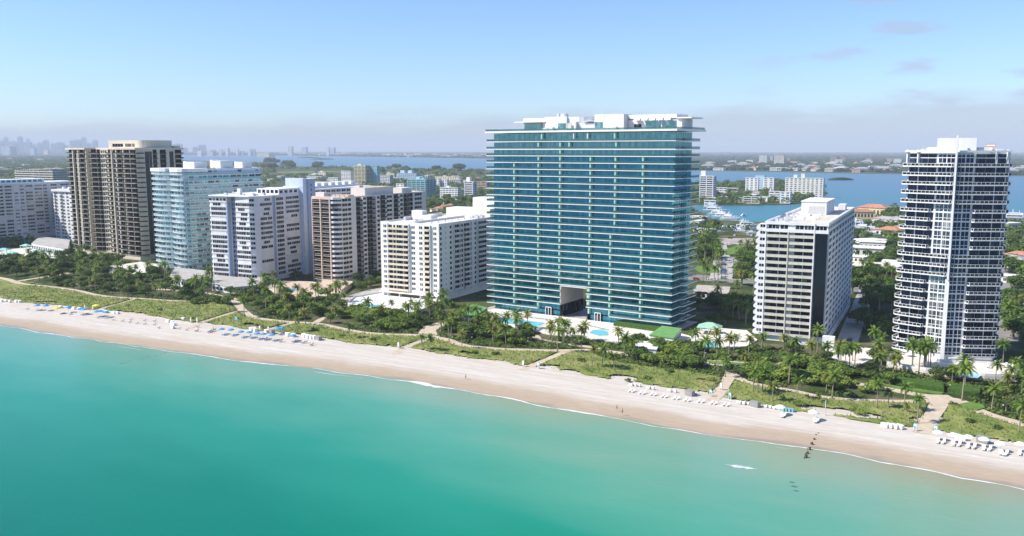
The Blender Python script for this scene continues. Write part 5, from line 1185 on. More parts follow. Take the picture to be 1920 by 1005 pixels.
# undergrowth between the garden trees: countless low shrubs
def under(NN, xa_, xb_, sd):
    r = random.Random(sd); V, F = [], []; n_ = 0; t = 0
    while n_ < NN and t < 40000:
        t += 1; x = r.uniform(xa_, xb_); y = upb(x)+r.uniform(1.5, 105 if x < -400 else 60); px, py, d = scr(x, y)
        if px < -60 or px > 2900 or in_box(x, y, BLOCK, .8) or in_box(x, y, BF, 1) or fnoise(np.array(x*.06), np.array(y*.09), 3) < -.12: continue
        if path_dist(np.array(x), np.array(y)) < 1.0: continue
        n_ += 1; a = r.uniform(.8, 1.9); h = r.uniform(.6, 1.7)
        for k in range(15):
            u = r.uniform(0, 1); tt = r.uniform(0, 6.283); s = math.sqrt(1-u*u); p = Vector((x+s*math.cos(tt)*a, y+s*math.sin(tt)*a, u*h)); q = Vector((s*math.cos(tt)+r.uniform(-.6, .6), s*math.sin(tt)+r.uniform(-.6, .6), u+.5)).to_track_quat('Z', 'Y'); b0 = len(V)
            for ax, ay in ((-1, -.3), (.1, -.9), (1, .1), (0, .8)): V.append(tuple(p+q @ Vector((ax*.42, ay*.42, 0))))
            F.append((b0, b0+1, b0+2, b0+3))
    me = bpy.data.meshes.new('undergrowth'); me.from_pydata(V, [], F); me.materials.append(leafmat('undergrowth_leaf', (.11, .165, .036), (.035, .065, .018))); o = bpy.data.objects.new('undergrowth', me); COL.objects.link(o); tag(o, kind='stuff')
under(2600, -800, 70, 33)
under(1500, -260, 72, 34)
under(900, 60, 260, 35)
# ============================================================ inland: roads, houses, islands
def road(name, pts, w, m=ASPH, z=.03, dash=False, px=True):
    P_ = gl(pts) if px else pts; D = [np.array(p) for p in P_]; q = MB()
    for a, b_ in zip(D, D[1:]):
        t = (b_-a)/np.hypot(*(b_-a)); nn = np.array([-t[1], t[0]])*w/2; q.face([(*(a-nn), z), (*(b_-nn), z), (*(b_+nn), z), (*(a+nn), z)])
    o = tag(q.build(name, m), kind='structure')
    if dash:
        q = MB()
        for a, b_ in zip(D, D[1:]):
            L = np.hypot(*(b_-a)); t = (b_-a)/L; nn = np.array([-t[1], t[0]])*.12
            for k in range(int(L/9)):
                c, e = a+t*9*k, a+t*(9*k+3); q.face([(*(c-nn), z+.012), (*(e-nn), z+.012), (*(e+nn), z+.012), (*(c+nn), z+.012)])
        tag(q.build('lane_marking', WHITE), kind='structure')
    return o
GREYASPH = mat('worn_asphalt', (.24, .225, .21), .9, .12, .15)
road('avenue', [(-2500, 556), (1500, 560)], 24, GREYASPH, .03, True, False); road('median_strip', [(-2500, 556.5), (1500, 560.5)], 3, LAWN, .06, False, False)
road('parking_lot', [(1362, 524), (1366, 482)], 22, CONC, .045); road('parking_lot', [(1333, 452), (1425, 452)], 52, mat('pale_paving', (.40, .34, .28), .9, .12, .08), .05); road('street', [(1352, 482), (1346, 455)], 14, CONC, .055)
road('side_drive', [(1583, 655), (1600, 610), (1612, 580), (1625, 545)], 9, CONC, .05); road('street', [(1888, 640), (1893, 600), (1880, 540), (1875, 500)], 9, GREYASPH, .05)
road('street', [(-60, 470), (60, 452), (130, 440)], 9, GREYASPH, .05); road('lawn', [(1375, 478), (1420, 462)], 34, LAWN, .06); road('lawn', [(1303, 505), (1345, 505)], 36, LAWN, .05); road('street', [(800, 402), (900, 402)], 10, GREYASPH, .06)
road('golf_lawn', [(520, 323), (640, 322)], 160, mat('golf_grass', (.14, .21, .06), .9, .15, .01), .05)
road('lawn', [(1300, 415), (1335, 412)], 26, LAWN, .06)
RT = mat('terracotta_roof', (.42, .20, .12), .85, .12, .4, rand=.12); RW = mat('white_tile_roof', (.74, .72, .68), .8, .06, .3, rand=.06); RG2 = mat('grey_shingle_roof', (.34, .33, .32), .9, .1, .5, rand=.15); CW = mat('pale_house_wall', (.68, .65, .58), .85, .05, .4, rand=.1); GATE = mat('yellow_house_wall', (.66, .55, .34), .85, .05, .4)
def make_house(name, w, d, h, wall, roof, hip=True, chim=False):
    root = thing(name, 'house', 'house'); q = MB(); q.box(-w/2, w/2, -d/2, d/2, -.3, h); q.box(-w/2-4, -w/2-.01, -d/4, d/2, -.3, h*.8); q.build('wall', wall, root); q = MB(); e = .6
    if hip:
        A = [(-w/2-e, -d/2-e, h), (w/2+e, -d/2-e, h), (w/2+e, d/2+e, h), (-w/2-e, d/2+e, h)]; z1 = h+d*.2; r0, r1 = (-w/2+d/2, 0, z1), (w/2-d/2, 0, z1)
        q.face([A[0], A[1], r1, r0]); q.face([A[1], A[2], r1]); q.face([A[2], A[3], r0, r1]); q.face([A[3], A[0], r0]); q.face(A[::-1]); q.box(-w/2-4.4, -w/2-.4, -d/4-.4, d/2+.4, h*.8+.003, h*.8+.4)
    else: q.box(-w/2-e, w/2+e, -d/2-e, d/2+e, h, h+.4); q.box(-w/2-4.5, -w/2-e-.01, -d/4-.5, d/2+.5, h*.8+.003, h*.8+.3)
    q.build('roof', roof, root)
    for a in range(int(w/3.2)): q = MB(); x = -w/2+1.6+3.2*a; q.box(x-.8, x+.8, -d/2-.05, -d/2-.004, h*.3, h*.72); q.build('window', DARKGL, root)
    return root
HP = [make_house('house', 20, 11, 4.2, CW, RW, False), make_house('house', 16, 11, 4.5, CW, RT), make_house('house', 22, 13, 6.5, CW, RG2), make_house('house', 18, 12, 7, CW, RW, False), make_house('house', 24, 14, 7.5, GATE, RT)]
HKIND = ['flat roofed white house', 'red tiled house', 'grey hip roofed house', 'boxy two storey white house', 'large yellow villa with red roof']
HUSED = set(); HREG = {}; HBOX = []
def house(px, py, j, s=1.0, yaw=None, place='x', xy=None):
    x, y = xy or gp(px, py); p = HP[j]; yaw = rnd.choice((0, 1.57, .3, -.3, .8)) if yaw is None else yaw
    if p.name not in HUSED: HUSED.add(p.name); p.location = (x, y, 0); p.rotation_euler = (0, 0, yaw); p.scale = (s, s, s); o = p
    else: o = dup(p, (x, y, 0), yaw, s)
    HREG.setdefault((HKIND[j], place), []).append((o, scr(x, y)[0])); HBOX.append((x, y, 14*s)); return o
BOXES = []
GREYW = mat('midrise_grey_wall', (.55, .56, .58), .8); BAND = {}  # plain grey wall colour for the grey blocks
def midrise(px0, px1, pyb, pyt, label, wall, glassm=GREYGL, roof=WROOF, style='band', depth=.45, top=None, cat='apartment block', name='apartment_block', yaw=0.0, fh=3.2, cols=None):
    """a block standing where the photo shows it; (px0,pyb) is its left seaward foot"""
    xa, ya = gp(px0, pyb); d = scr(xa, ya)[2]; W = (px1-px0)/FPX*d; w = W/(.877+depth*.48); D = w*depth; h = (pyb-pyt)/FPX*d*1.005
    B = Bld(name, label, cat, (xa, ya), yaw); q = B.part('wall', [wall, roof]); q.box(0, w, 0, D, -.5, h, 0, 1); n_ = max(1, int(h/fh)); ch = h/n_
    BOXES.append([(xa-4, ya-4), (xa+w+4, ya-4), (xa+w+4, ya+D+4), (xa-4, ya+D+4)])
    small = d > 2600
    for k in range(n_):
        z = ch*k
        if style == 'band':
            for F, L in (((0, 0, 1, 0), w), ((w, 0, 0, 1), D)):
                q = B.part('window_band', [glassm, wall]); q.wbox(F, .8, L-.8, -.1, .08, z+ch*.35, z+ch*.8, 0)
                if not small:
                    for i in range(1, max(2, int(L/6))): a = L*i/max(2, int(L/6)); q.wbox(F, a-.5, a+.5, 0, .14, z+ch*.3, z+ch*.85, 1)
        elif style == 'balc':
            for F, L in (((0, 0, 1, 0), w), ((w, 0, 0, 1), D)):
                q = B.part('balcony', wall); q.wbox(F, 1, L-1, 0, 1.3, z+ch*.02, z+ch*.36); q = B.part('window_band', glassm); q.wbox(F, 1, L-1, -.1, .1, z+ch*.37, z+ch*.95)
                if not small:
                    for i in range(int(L/9)+1): B.part('pier', wall).wbox(F, .2+(L-1.2)*i/(int(L/9) or 1), 1.2+(L-1.2)*i/(int(L/9) or 1), .003, 1.5, z+.003, z+ch-.003)
        elif style == 'hole':
            for F, L in (((0, 0, 1, 0), w), ((w, 0, 0, 1), D)):
                c_ = cols or max(2, int(L/7))
                for i in range(c_): a = L*(i+.5)/c_; windows(B, F, a-L/c_*.26, a+L/c_*.26, z+ch*.3, z+ch*.78, glassm, frame=wall)
    q = B.part('parapet', wall); q.box(-.3, w+.3, -.3, .4, h+.003, h+1); q.box(w-.4, w+.3, .41, D, h+.003, h+1)
    if top:
        for (f0, f1, hh) in top: q = B.part('roof_house', [wall, roof]); q.box(w*f0, w*f1, D*.3, D*.8, h+.003, h+hh, 0, 1)
    return B.finish()
YG = mat('pale_yellow_stucco', (.66, .62, .42), .8); AQ2 = mat('aqua_stucco', (.30, .52, .58), .8); BLU2 = mat('sky_blue_stucco', (.42, .56, .70), .8); PNK = mat('salmon_stucco', (.60, .42, .34), .8); BRN2 = mat('brown_stucco', (.36, .27, .22), .8); GRN = mat('green_copper_roof', (.20, .42, .38), .7)
MIDS = [
 (665, 694, 347, 311, 'pale yellow tower half of the tallest block beyond the rose block', YG, GREYGL, WROOF, 'balc', .5, [(.2, .5, 4)]),
 (694, 713, 347, 312, 'teal fronted tower joined to the pale yellow one beyond the rose block', AQ2, TEALGL, WROOF, 'band', .6, None),
 (640, 664, 346, 321, 'white block left of the pale yellow tower', WHITE, GREYGL, WROOF, 'band', .4, None),
 (713, 738, 348, 329, 'low white block with dark bands right of the teal tower', WHITE2, DARKGL, WROOF, 'band', .5, None),
 (724, 744, 336, 325, 'small pale yellow block beyond the rose block roof', YG, GREYGL, WROOF, 'hole', .4, [(.1, .3, 4)]),
 (745, 789, 340, 325, 'long blue grey block with cream roof houses behind the aqua block', BLU2, GREYGL, WROOF, 'band', .3, [(.1, .3, 8), (.5, .7, 8)]),
 (765, 816, 369, 337, 'aqua block with white roof edge right behind the rose block', AQ2, TEALGL, WROOF, 'balc', .8, [(.3, .5, 5), (.6, .7, 3)]),
 (743, 762, 357, 345, 'small white stepped block left of the aqua block', WHITE, GREYGL, WROOF, 'hole', .5, None),
 (817, 827, 351, 336, 'narrow white block with a dark side, left of a pair', WHITE, DARKGL, WROOF, 'hole', .8, None), (829, 842, 351, 337, 'narrow white block with a dark centre, right of a pair', WHITE, DARKGL, WROOF, 'hole', .6, None),
 (825, 866, 373, 352, 'white U shaped block with banded windows left of the white round tower', WHITE, GREYGL, WROOF, 'band', .35, [(.3, .45, 3)]),
 (871, 893, 372, 341, 'slim white tower with dark right side near the glass tower', WHITE, GREYGL, WROOF, 'balc', .6, [(.1, .5, 8)]),
 (816, 868, 343, 331, 'long low buff building beyond the pair of narrow white blocks', CREAM, GREYGL, TANROOF, 'hole', .2, [(.3, .4, 3)]),
 (596, 616, 332, 323, 'small cream block at the edge of the far trees', CREAM, GREYGL, WROOF, 'hole', .4, [(.2, .5, 4)]),
 (616, 640, 345, 333, 'low white block beside the golf trees', WHITE, GREYGL, WROOF, 'band', .4, None), (575, 612, 339, 331, 'long white low building beyond the blue stair tower', WHITE, GREYGL, WROOF, 'band', .3, None),
 (893, 918, 353, 341, 'pink block half hidden by the glass tower', PNK, GREYGL, TANROOF, 'balc', .5, None), (846, 868, 345, 337, 'dark grey low block beside the long buff building', GREYW, DARKGL, WROOF, 'band', .4, None),
 (1311, 1341, 378, 331, 'white balcony tower on the islet, next to the glass tower', WHITE, GREYGL, WROOF, 'balc', .6, [(0, .35, 9)]),
 (1397, 1422, 362, 334, 'left wing of the white and pale blue tower on the islet', WHITE, GREYGL, WROOF, 'hole', .4, None), (1415, 1434, 361, 329.5, 'tall blue centre bay of the white and pale blue tower on the islet', BLU2, GREYGL, WROOF, 'plain', .5, None), (1430, 1451, 363, 334, 'right wing of the white and pale blue tower on the islet', WHITE, GREYGL, WROOF, 'hole', .4, None),
 (1471, 1538, 369, 334, 'wide cream tower with a green roof edge on the islet', mat('warm_white_stucco', (.70, .69, .62), .8), GREYGL, GRN, 'hole', .22, [(.2, .3, 6), (.4, .5, 8)]),
 (1441, 1463, 376, 359, 'low white banded block left of the small cube block on the islet', WHITE, GREYGL, WROOF, 'band', .5, [(.05, .15, 5)]), (1462, 1486, 381, 360, 'white cube block with a blue side on the islet shore', WHITE, BLUEGL, WROOF, 'hole', .9, None),
 (1394, 1426, 381, 369, 'low cream and blue waterfront building on the islet', CREAM, BLUEGL, WROOF, 'balc', .4, None), (1341, 1365, 365, 352, 'low white house block left part of the islet', WHITE, GREYGL, WROOF, 'band', .4, None), (1362, 1384, 363, 353, 'low white apartment row in the middle of the islet', WHITE, GREYGL, WROOF, 'band', .4, None), (1377, 1395, 379, 371, 'small grey waterfront house on the islet', GREYW, DARKGL, WROOF, 'band', .5, None),
 (1320, 1343, 385, 376, 'low white waterfront building at the left tip of the islet', WHITE, DARKGL, WROOF, 'band', .4, None),
]
for a in MIDS: midrise(*a[:5], wall=a[5], glassm=a[6], roof=a[7], style=a[8], depth=a[9], top=a[10])
FARC = [(1423, 1439, 308.5, 292, 'left of the two pale twin towers on the far shore', WHITE, 'band'), (1451, 1471, 310, 291.5, 'right of the two pale twin towers on the far shore', mat('buff_white', (.72, .68, .60), .8), 'band'), (1444, 1449, 303, 293, 'slim grey tower between the twin towers', GREYW, 'band'), (1475, 1482, 304, 295.5, 'small brown block right of the twin towers', BRN2, 'band'),
 (1443, 1478, 320, 314, 'wide low white building on the far waterfront', WHITE, 'band'), (1546, 1562, 322, 316, 'low cream villa on the far waterfront', CREAM, 'band'), (1556, 1570, 305, 292, 'left brown block of the far brown pair', BRN2, 'band'), (1570, 1586, 305, 293, 'right brown block of the far brown pair', BRN2, 'band'), (1566, 1580, 308, 299, 'white block in front of the far brown pair', WHITE, 'band'), (1624, 1633, 304, 297, 'rust brown low block on the far shore', PNK, 'band'), (1663, 1673, 306, 297, 'salmon block left of the tall white far tower', PNK, 'band'), (1675, 1690, 308, 298, 'grey white tower block seen next to the right edge tower', WHITE2, 'hole'), (1597, 1613, 324, 317, 'red roofed waterfront villa on the far shore', PNK, 'band'),
 (5, 33, 293, 275, 'large blue grey block at the left end of the skyline', BLU2, 'band'), (57, 71, 292, 278.5, 'blue grey square tower left of the dark tower', BLU2, 'band'), (82, 96, 291, 281, 'small buff block on the left horizon', CREAM, 'band'),
 (370, 382, 293, 283, 'white block at the left end of the far bay shore', WHITE, 'band'), (411, 418, 292.5, 280, 'first slim tower of the far bay shore cluster', WHITE2, 'band'), (420, 432, 292.5, 278, 'tallest pale tower of the far bay shore cluster', WHITE, 'band'), (442, 449, 292.5, 280, 'twin pale tower at left, far bay shore', WHITE, 'band'), (451, 458, 292.5, 283, 'shorter twin tower, far bay shore', WHITE2, 'band'), (465, 472, 292.5, 279, 'left white tower of the far bay shore pair', WHITE, 'band'), (473, 480, 292.5, 280, 'right white tower of the far bay shore pair', BLU2, 'band'), (482, 516, 294, 287, 'long low buff building on the far bay shore', CREAM, 'band'), (388, 406, 292, 284, 'low grey block in the far bay shore cluster', GREYW, 'band'),
 (540, 551, 292, 275, 'grey slab tower alone on the far bay shore', GREYW, 'band'), (566, 578, 291, 276, 'blue grey slab tower on the far bay shore', BLU2, 'band'), (612, 619, 292.5, 276.5, 'white tower of the far left and right pair', WHITE, 'band'), (619.5, 630, 292, 277, 'blue tower of the far left and right pair', BLU2, 'band'), (757, 764, 294, 285, 'small buff tower on the far shore above the rose block', CREAM, 'band')]
for a in FARC: midrise(*a[:5], wall=a[5], glassm=GREYGL, style=a[6], depth=.5, fh=4.5, name='far_tower', cat='tower' if a[2]-a[3] > 7 else 'building')
# skyline towers in the haze
SK = [(0, 8, 262), (10, 17, 256), (20, 33, 264), (36, 44, 255), (48, 60, 265), (62, 69, 270), (72, 80, 267), (83, 92, 262), (98, 108, 268), (109, 121, 266), (133, 140, 262), (142, 152, 261), (155, 163, 257), (160, 172, 267), (176, 184, 262), (283, 290, 267), (293, 299, 262), (301, 308, 268), (327, 342, 269), (363, 373, 275), (374, 386, 271), (395, 405, 281), (344, 352, 277), (52, 57, 260), (124, 130, 272)]
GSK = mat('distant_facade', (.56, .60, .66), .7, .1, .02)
lst = []
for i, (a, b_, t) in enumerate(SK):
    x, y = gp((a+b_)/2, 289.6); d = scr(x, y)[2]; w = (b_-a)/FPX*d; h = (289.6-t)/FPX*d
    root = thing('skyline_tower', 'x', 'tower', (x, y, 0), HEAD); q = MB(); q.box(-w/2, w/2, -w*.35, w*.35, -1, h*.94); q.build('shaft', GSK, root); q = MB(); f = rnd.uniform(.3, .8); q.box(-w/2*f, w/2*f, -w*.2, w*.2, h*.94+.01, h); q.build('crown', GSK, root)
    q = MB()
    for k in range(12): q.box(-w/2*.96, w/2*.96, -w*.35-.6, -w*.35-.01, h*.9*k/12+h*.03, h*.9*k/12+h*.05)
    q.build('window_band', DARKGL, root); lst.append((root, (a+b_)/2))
label_series(lst, 'hazy blue skyline tower on the left horizon, %s of them', 'tower', 'hazy skyline towers on the left horizon')
# houses
for px, py, j, s in ((1618, 478, 0, 1.5), (1636, 470, 3, 1.1), (1622, 462, 0, 1.4), (1600, 490, 0, 1.0), (1615, 410, 4, 1.2), (1640, 405, 4, 1.5), (1668, 442, 1, 1.4), (1685, 438, 1, 1.2), (1660, 462, 0, 1.3), (1318, 438, 0, 1.1), (1306, 425, 3, 1.0), (1312, 412, 0, 1), (1900, 452, 1, 1.0), (1885, 470, 0, 1.0), (1912, 490, 1, 1.2), (1890, 500, 2, 1), (1905, 530, 0, 1.0), (1893, 430, 3, 1), (835, 400, 1, 1.6), (850, 392, 1, 1.3), (868, 398, 3, 1), (880, 405, 1, 1), (826, 386, 0, 1), (905, 395, 0, 1.0), (1330, 560, 0, 0.01)):
    if s > .1: house(px, py, j, s, place='inland of the towers')
for i in range(46):                                  # left and centre, behind the row
    px, py = rnd.uniform(380, 915), rnd.uniform(330, 362); x, y = gp(px, py)
    if in_box(x, y, BOXES) or any(math.hypot(x-a, y-b_) < c+10 for a, b_, c in HBOX): continue
    house(px, py, rnd.choice((0, 0, 1, 2, 3)), rnd.uniform(1, 1.6), place='behind the left blocks')
for i in range(14):
    px, py = rnd.uniform(1330, 1440), rnd.uniform(364, 381); x, y = gp(px, py)
    if in_box(x, y, BOXES) or any(math.hypot(x-a, y-b_) < c+8 for a, b_, c in HBOX): continue
    house(px, py, rnd.choice((0, 3, 2)), rnd.uniform(.8, 1.2), place='on the islet in the bay')
for i in range(38):
    px, py = rnd.uniform(0, 128), 296+36*rnd.random(); house(px, py, rnd.choice((0, 1, 2, 3)), rnd.uniform(1.3, 2.2), place='among the woods at the far left')
for i in range(115):
    px = rnd.uniform(1325, 1920); py = (320.6 if px < 1450 else 321+(px-1450)*.018)-1.2-16*rnd.random()**1.6; house(px, py, rnd.choice((0, 0, 1, 2, 3)), rnd.uniform(1.3, 2.6), place='on the right far shore')
for i in range(60):
    px = rnd.uniform(500, 917); py = 291.6+(px-500)*.013-.6-4*rnd.random(); house(px, py, rnd.choice((0, 3)), rnd.uniform(3, 5), place='on the left far shore')
for i in range(10):
    px, py = rnd.uniform(1640, 1690), rnd.uniform(395, 425); house(px, py, rnd.choice((1, 2)), 1, place='inland of the towers')
for (kd, pl), L_ in HREG.items(): label_series(L_, kd+' '+pl+', %s', 'house', kd+'s '+pl)
# long low cream roofed building with a red lower wall
def longlow():
    B = Bld('low_building', 'long low red brick building with a cream flat roof left of the right tower', 'building', gp(1596, 512), R(-2)); MR = mat('red_brick_wall', (.40, .13, .09), .85)
    q = B.part('wall', MR); q.box(0, 46, 0, 30, -.2, 4); q = B.part('roof', mat('cream_roof', (.66, .60, .50), .9, .06, .2)); q.box(-1.5, 47, -2, 32, 4.003, 4.8); q = B.part('roof_house', WHITE); q.box(16, 28, 24, 31, 4.81, 7.4); q = B.part('courtyard', STONESHADE); q.box(31, 38, 10, 17, 4.81, 4.86)
    roof_clutter(B, 14, 22, 8, 14, 4.8, 5, 77); return B.finish()
longlow(); BOXES.append([(gp(1596, 512)[0]-3, gp(1596, 512)[1]-5), (gp(1596, 512)[0]+50, gp(1596, 512)[1]-5), (gp(1596, 512)[0]+50, gp(1596, 512)[1]+36), (gp(1596, 512)[0]-3, gp(1596, 512)[1]+36)])
low_building('entrance_building', 'low white entrance building with a flat roof car deck, between glass tower and ribbed block', [(1300, 560), (1308, 548), (1368, 552), (1364, 566)], 4.2, WHITE, CONC)
# ------------------------------------------------------------ boats
BW = mat('boat_gelcoat', (.78, .79, .80), .3, .03, 1); BB = mat('navy_hull', (.03, .04, .12), .3, .05, 1)
def make_boat(L, hull):
    root = thing('motor_yacht', 'boat', 'boat'); w = L*.13; q = MB()
    sec = [(-L/2, w*.9, 0), (-L*.1, w, .1), (L*.25, w*.75, .5), (L/2, .05, 1.0)]
    for (xa, wa, za), (xb, wb, zb) in zip(sec, sec[1:]):
        h = L*.10
        for s in (-1, 1):
            f = [(xa, s*wa*.6, -.5), (xb, s*wb*.5, -.5), (xb, s*wb, h+zb*.6), (xa, s*wa, h+za*.6)]; q.face(f if s < 0 else f[::-1])
        q.face([(xa, -wa, h+za*.6), (xb, -wb, h+zb*.6), (xb, wb, h+zb*.6), (xa, wa, h+za*.6)])
    q.face([(-L/2, -w*.9, L*.1), (-L/2, w*.9, L*.1), (-L/2, w*.54, -.5), (-L/2, -w*.54, -.5)]); q.build('hull', hull, root)
    q = MB(); q.prism([(-L*.36, -w*.7), (L*.12, -w*.65), (L*.22, 0), (L*.12, w*.65), (-L*.36, w*.7)], L*.1+.1, L*.19); q.build('cabin', BW, root)
    q = MB(); q.prism([(-L*.33, -w*.72), (L*.1, -w*.67), (L*.17, 0), (L*.1, w*.67), (-L*.33, w*.72)], L*.13, L*.165); q.build('cabin_window', DARKGL, root)
    q = MB(); q.prism([(-L*.3, -w*.6), (-L*.0, -w*.55), (-L*.0, w*.55), (-L*.3, w*.6)], L*.19+.01, L*.25); q.box(-L*.16, -L*.14, -.1, .1, L*.25, L*.36); q.build('flybridge', BW, root)
    return root
b0_, b1_ = make_boat(24, BW), make_boat(24, BB); bl = {}; first = {0: b0_, 1: b1_}; used_b = set()
for px, py, s, k, yaw in ((1343, 399, 1.5, 0, .2), (1350, 405, 1.3, 0, .1), (1360, 411, 1.4, 0, .1), (1372, 414, 1.2, 0, 0), (1338, 392, 1.2, 0, .3), (1404, 426, 1.1, 0, .4), (1400, 432, .9, 0, .2), (1390, 436, .7, 0, 0), (1376, 430, .6, 0, 1), (1363, 431, .7, 0, .6), (1345, 437, .6, 0, .3), (1605, 428, 1.5, 1, .2), (1606, 421, 1.2, 0, .1), (1612, 438, 1.3, 0, .3), (1625, 434, 1.2, 0, 0), (1640, 437, 1.1, 0, .2), (1634, 444, .9, 0, .4), (1893, 412, 1.4, 0, .1), (1908, 414, 1.6, 0, .2), (1918, 411, 1.2, 0, 0), (1330, 384, .5, 0, 0), (1412, 440, .6, 0, .2), (1395, 405, .4, 0, 1)):
    x, y = gp(px, py, -.6); p = first[k]
    if k not in used_b: used_b.add(k); p.location = (x, y, -.2); p.rotation_euler = (0, 0, yaw); p.scale = (s, s, s); o = p
    else: o = dup(p, (x, y, -.2), yaw, s)
    if k: tag(o, 'large yacht with a navy hull in the basin behind the white ribbed block', 'boat')
    else: bl.setdefault('moored by the lagoon car park' if px < 1500 else 'moored in the basin between the two right towers' if px < 1700 else 'moored at the right edge beyond the last tower', []).append((o, px))
for k, L_ in bl.items(): label_series(L_, 'white motor yacht '+k+', %s', 'boat', 'white yachts '+k)
q = MB()
for i in range(30): t = i/30; xx, yy = gp(744+95*t, 301.6+4.2*t, -.7); xe, ye = gp(744+95*(t+.034), 301.6+4.2*(t+.034), -.7); w = 3+16*t; q.face([(xx, yy-w, -.7), (xe, ye-w, -.7), (xe, ye+w, -.7), (xx, yy+w, -.7)])
tag(q.build('boat_wake', mat('wake_foam', (.35, .50, .60), .6)), kind='stuff')
# ------------------------------------------------------------ cars
def make_car(c, nm):
    root = thing('parked_car', 'car', 'car'); M_ = mat(nm+'_car_paint', c, .3, .03, 1); q = MB()
    pr = [(-2.2, .3), (2.2, .3), (2.25, .75), (1.4, .92), (.7, 1.42), (-1.1, 1.45), (-1.9, .98), (-2.25, .9)]; L = [(x, -.88, z) for x, z in pr]; R_ = [(x, .88, z) for x, z in pr]; q.face(L); q.face(R_[::-1])
    for i in range(8): j = (i+1) % 8; q.face([L[j], L[i], R_[i], R_[j]])
    q.build('body', M_, root); q = MB(); q.prism([(-1.7, -.9), (1.15, -.9), (1.15, .9), (-1.7, .9)], 1.0, 1.3); q.build('window', DARKGL, root)
    for x in (-1.4, 1.4):
        for y in (-.85, .85): q = MB(); q.tube([(x, y-.12, .33), (x, y+.12, .33)], [.33, .33], 8); q.build('wheel', DARKMET, root)
    return root
CARS = [(make_car((.7, .7, .7), 'white'), 'white'), (make_car((.05, .05, .06), 'black'), 'black'), (make_car((.3, .31, .33), 'silver'), 'silver'), (make_car((.35, .03, .04), 'red'), 'red'), (make_car((.08, .2, .4), 'blue'), 'blue')]
cu = set(); cl = {}
def car(x, y, yaw, k, place, z=.08):
    p, nm = CARS[k]
    if k not in cu: cu.add(k); p.location = (x, y, z); p.rotation_euler = (0, 0, yaw); o = p
    else: o = dup(p, (x, y, z), yaw)
    cl.setdefault((nm, place), []).append((o, scr(x, y)[0]))
for i in range(34):
    row = i % 2; k = i//2; px, py = (1357 if row else 1379), 486+2.3*k; 
    if rnd.random() < .75: x, y = gp(px, py); car(x, y, .1, rnd.choice((0, 0, 1, 2, 2, 4)), 'in the parking lot behind the glass tower')
for i in range(26):
    x = rnd.uniform(-330, 60) if i > 8 else rnd.uniform(-210, -120); lane = rnd.choice((548, 552, 562, 566)); car(x, lane, 0, rnd.choice((0, 0, 1, 2, 3, 4)), 'on the avenue behind the towers')
for px, py, k in ((1312, 551, 3), (1322, 552, 3), (1306, 555, 0), (1335, 556, 0), (1345, 557, 0)): x, y = gp(px, py, 4.6); car(x, y, .1, k, 'on the car deck right of the glass tower', 4.56)
for i in range(14): x, y = gp(rnd.uniform(1345, 1420), rnd.uniform(440, 462)); car(x, y, rnd.choice((0, 1.57)), rnd.choice((0, 0, 1, 2)), 'on the lagoon plaza')
for px, py, k in ((1593, 640, 1), (1601, 590, 2), (1890, 560, 0), (1882, 520, 2), (1910, 560, 1)): x, y = gp(px, py); car(x, y, 1.6, k, 'on the side drives by the right towers')
for (nm, pl), L_ in cl.items(): label_series(L_, nm+' car '+pl+', %s', 'car', nm+' cars '+pl)
# ------------------------------------------------------------ inland trees: named ones, then the countless wood
MAIN = gl([(-300, 292), (130, 293.5), (345, 303), (480, 305), (508, 311), (560, 314), (640, 315), (700, 317.5), (800, 319), (920, 321.5), (985, 334), (1130, 356), (1250, 388), (1300, 396), (1322, 404), (1332, 414), (1350, 430), (1420, 432), (1500, 424), (1590, 412), (1650, 395), (1700, 392), (1830, 400), (1890, 420), (2020, 426), (2300, 440)])+[(900, 450), (-3000, 450), (-8000, 450)]
def okland(x, y):
    if in_box(x, y, BF, 4) or in_box(x, y, BLOCK, 2) or in_box(x, y, BOXES) or abs(y-558) < 15: return False
    if any(math.hypot(x-a, y-b_) < c for a, b_, c in HBOX): return False
    px, py, _ = scr(x, y)
    if 1338 < px < 1428 and 436 < py < 470: return False
    if 1350 < px < 1386 and 470 < py < 525: return False
    if 1368 < px < 1425 and 455 < py < 480: return False
    if 1303 < px < 1345 and 495 < py < 515: return False
    return True
def inland(kind, n_, pr, row, gap, smin, smax, j=None):
    k = t = 0
    while k < n_ and t < n_*50:
        t += 1; px, py = rnd.uniform(pr[0], pr[1]), rnd.uniform(pr[2], pr[3]); x, y = gp(px, py)
        if not okland(x, y) or any(math.hypot(x-a, y-b_) < gap for a, b_ in placed): continue
        placed.append((x, y)); k += 1; reg('palm' if kind in ('coco', 'royal') else 'tree' if kind != 'big' else 'banyan', plant(kind, x, y, rnd.uniform(smin, smax)), x, y, row)
inland('royal', 9, (1380, 1414, 462, 482), 'r', 6, .9, 1.2); inland('royal', 22, (1303, 1350, 440, 545), 'r', 5, .9, 1.3); inland('coco', 10, (1300, 1415, 530, 612), 'r', 6, .9, 1.2); inland('mid', 8, (1388, 1412, 475, 560), 'r', 9, .9, 1.3); inland('mid', 10, (1303, 1345, 425, 530), 'r', 8, .8, 1.3)
inland('dark', 14, (1303, 1408, 566, 612), 'r', 6, .7, 1.1); inland('mid', 26, (1588, 1700, 425, 560), 'r', 9, .8, 1.3); inland('dark', 14, (1600, 1690, 520, 640), 'r', 8, .9, 1.4); inland('royal', 22, (1590, 1700, 500, 600), 'r', 6, .9, 1.2); inland('mid', 14, (1880, 1930, 440, 640), 'r', 8, .9, 1.3); inland('coco', 10, (1880, 1925, 480, 640), 'r', 6, 1.0, 1.4)
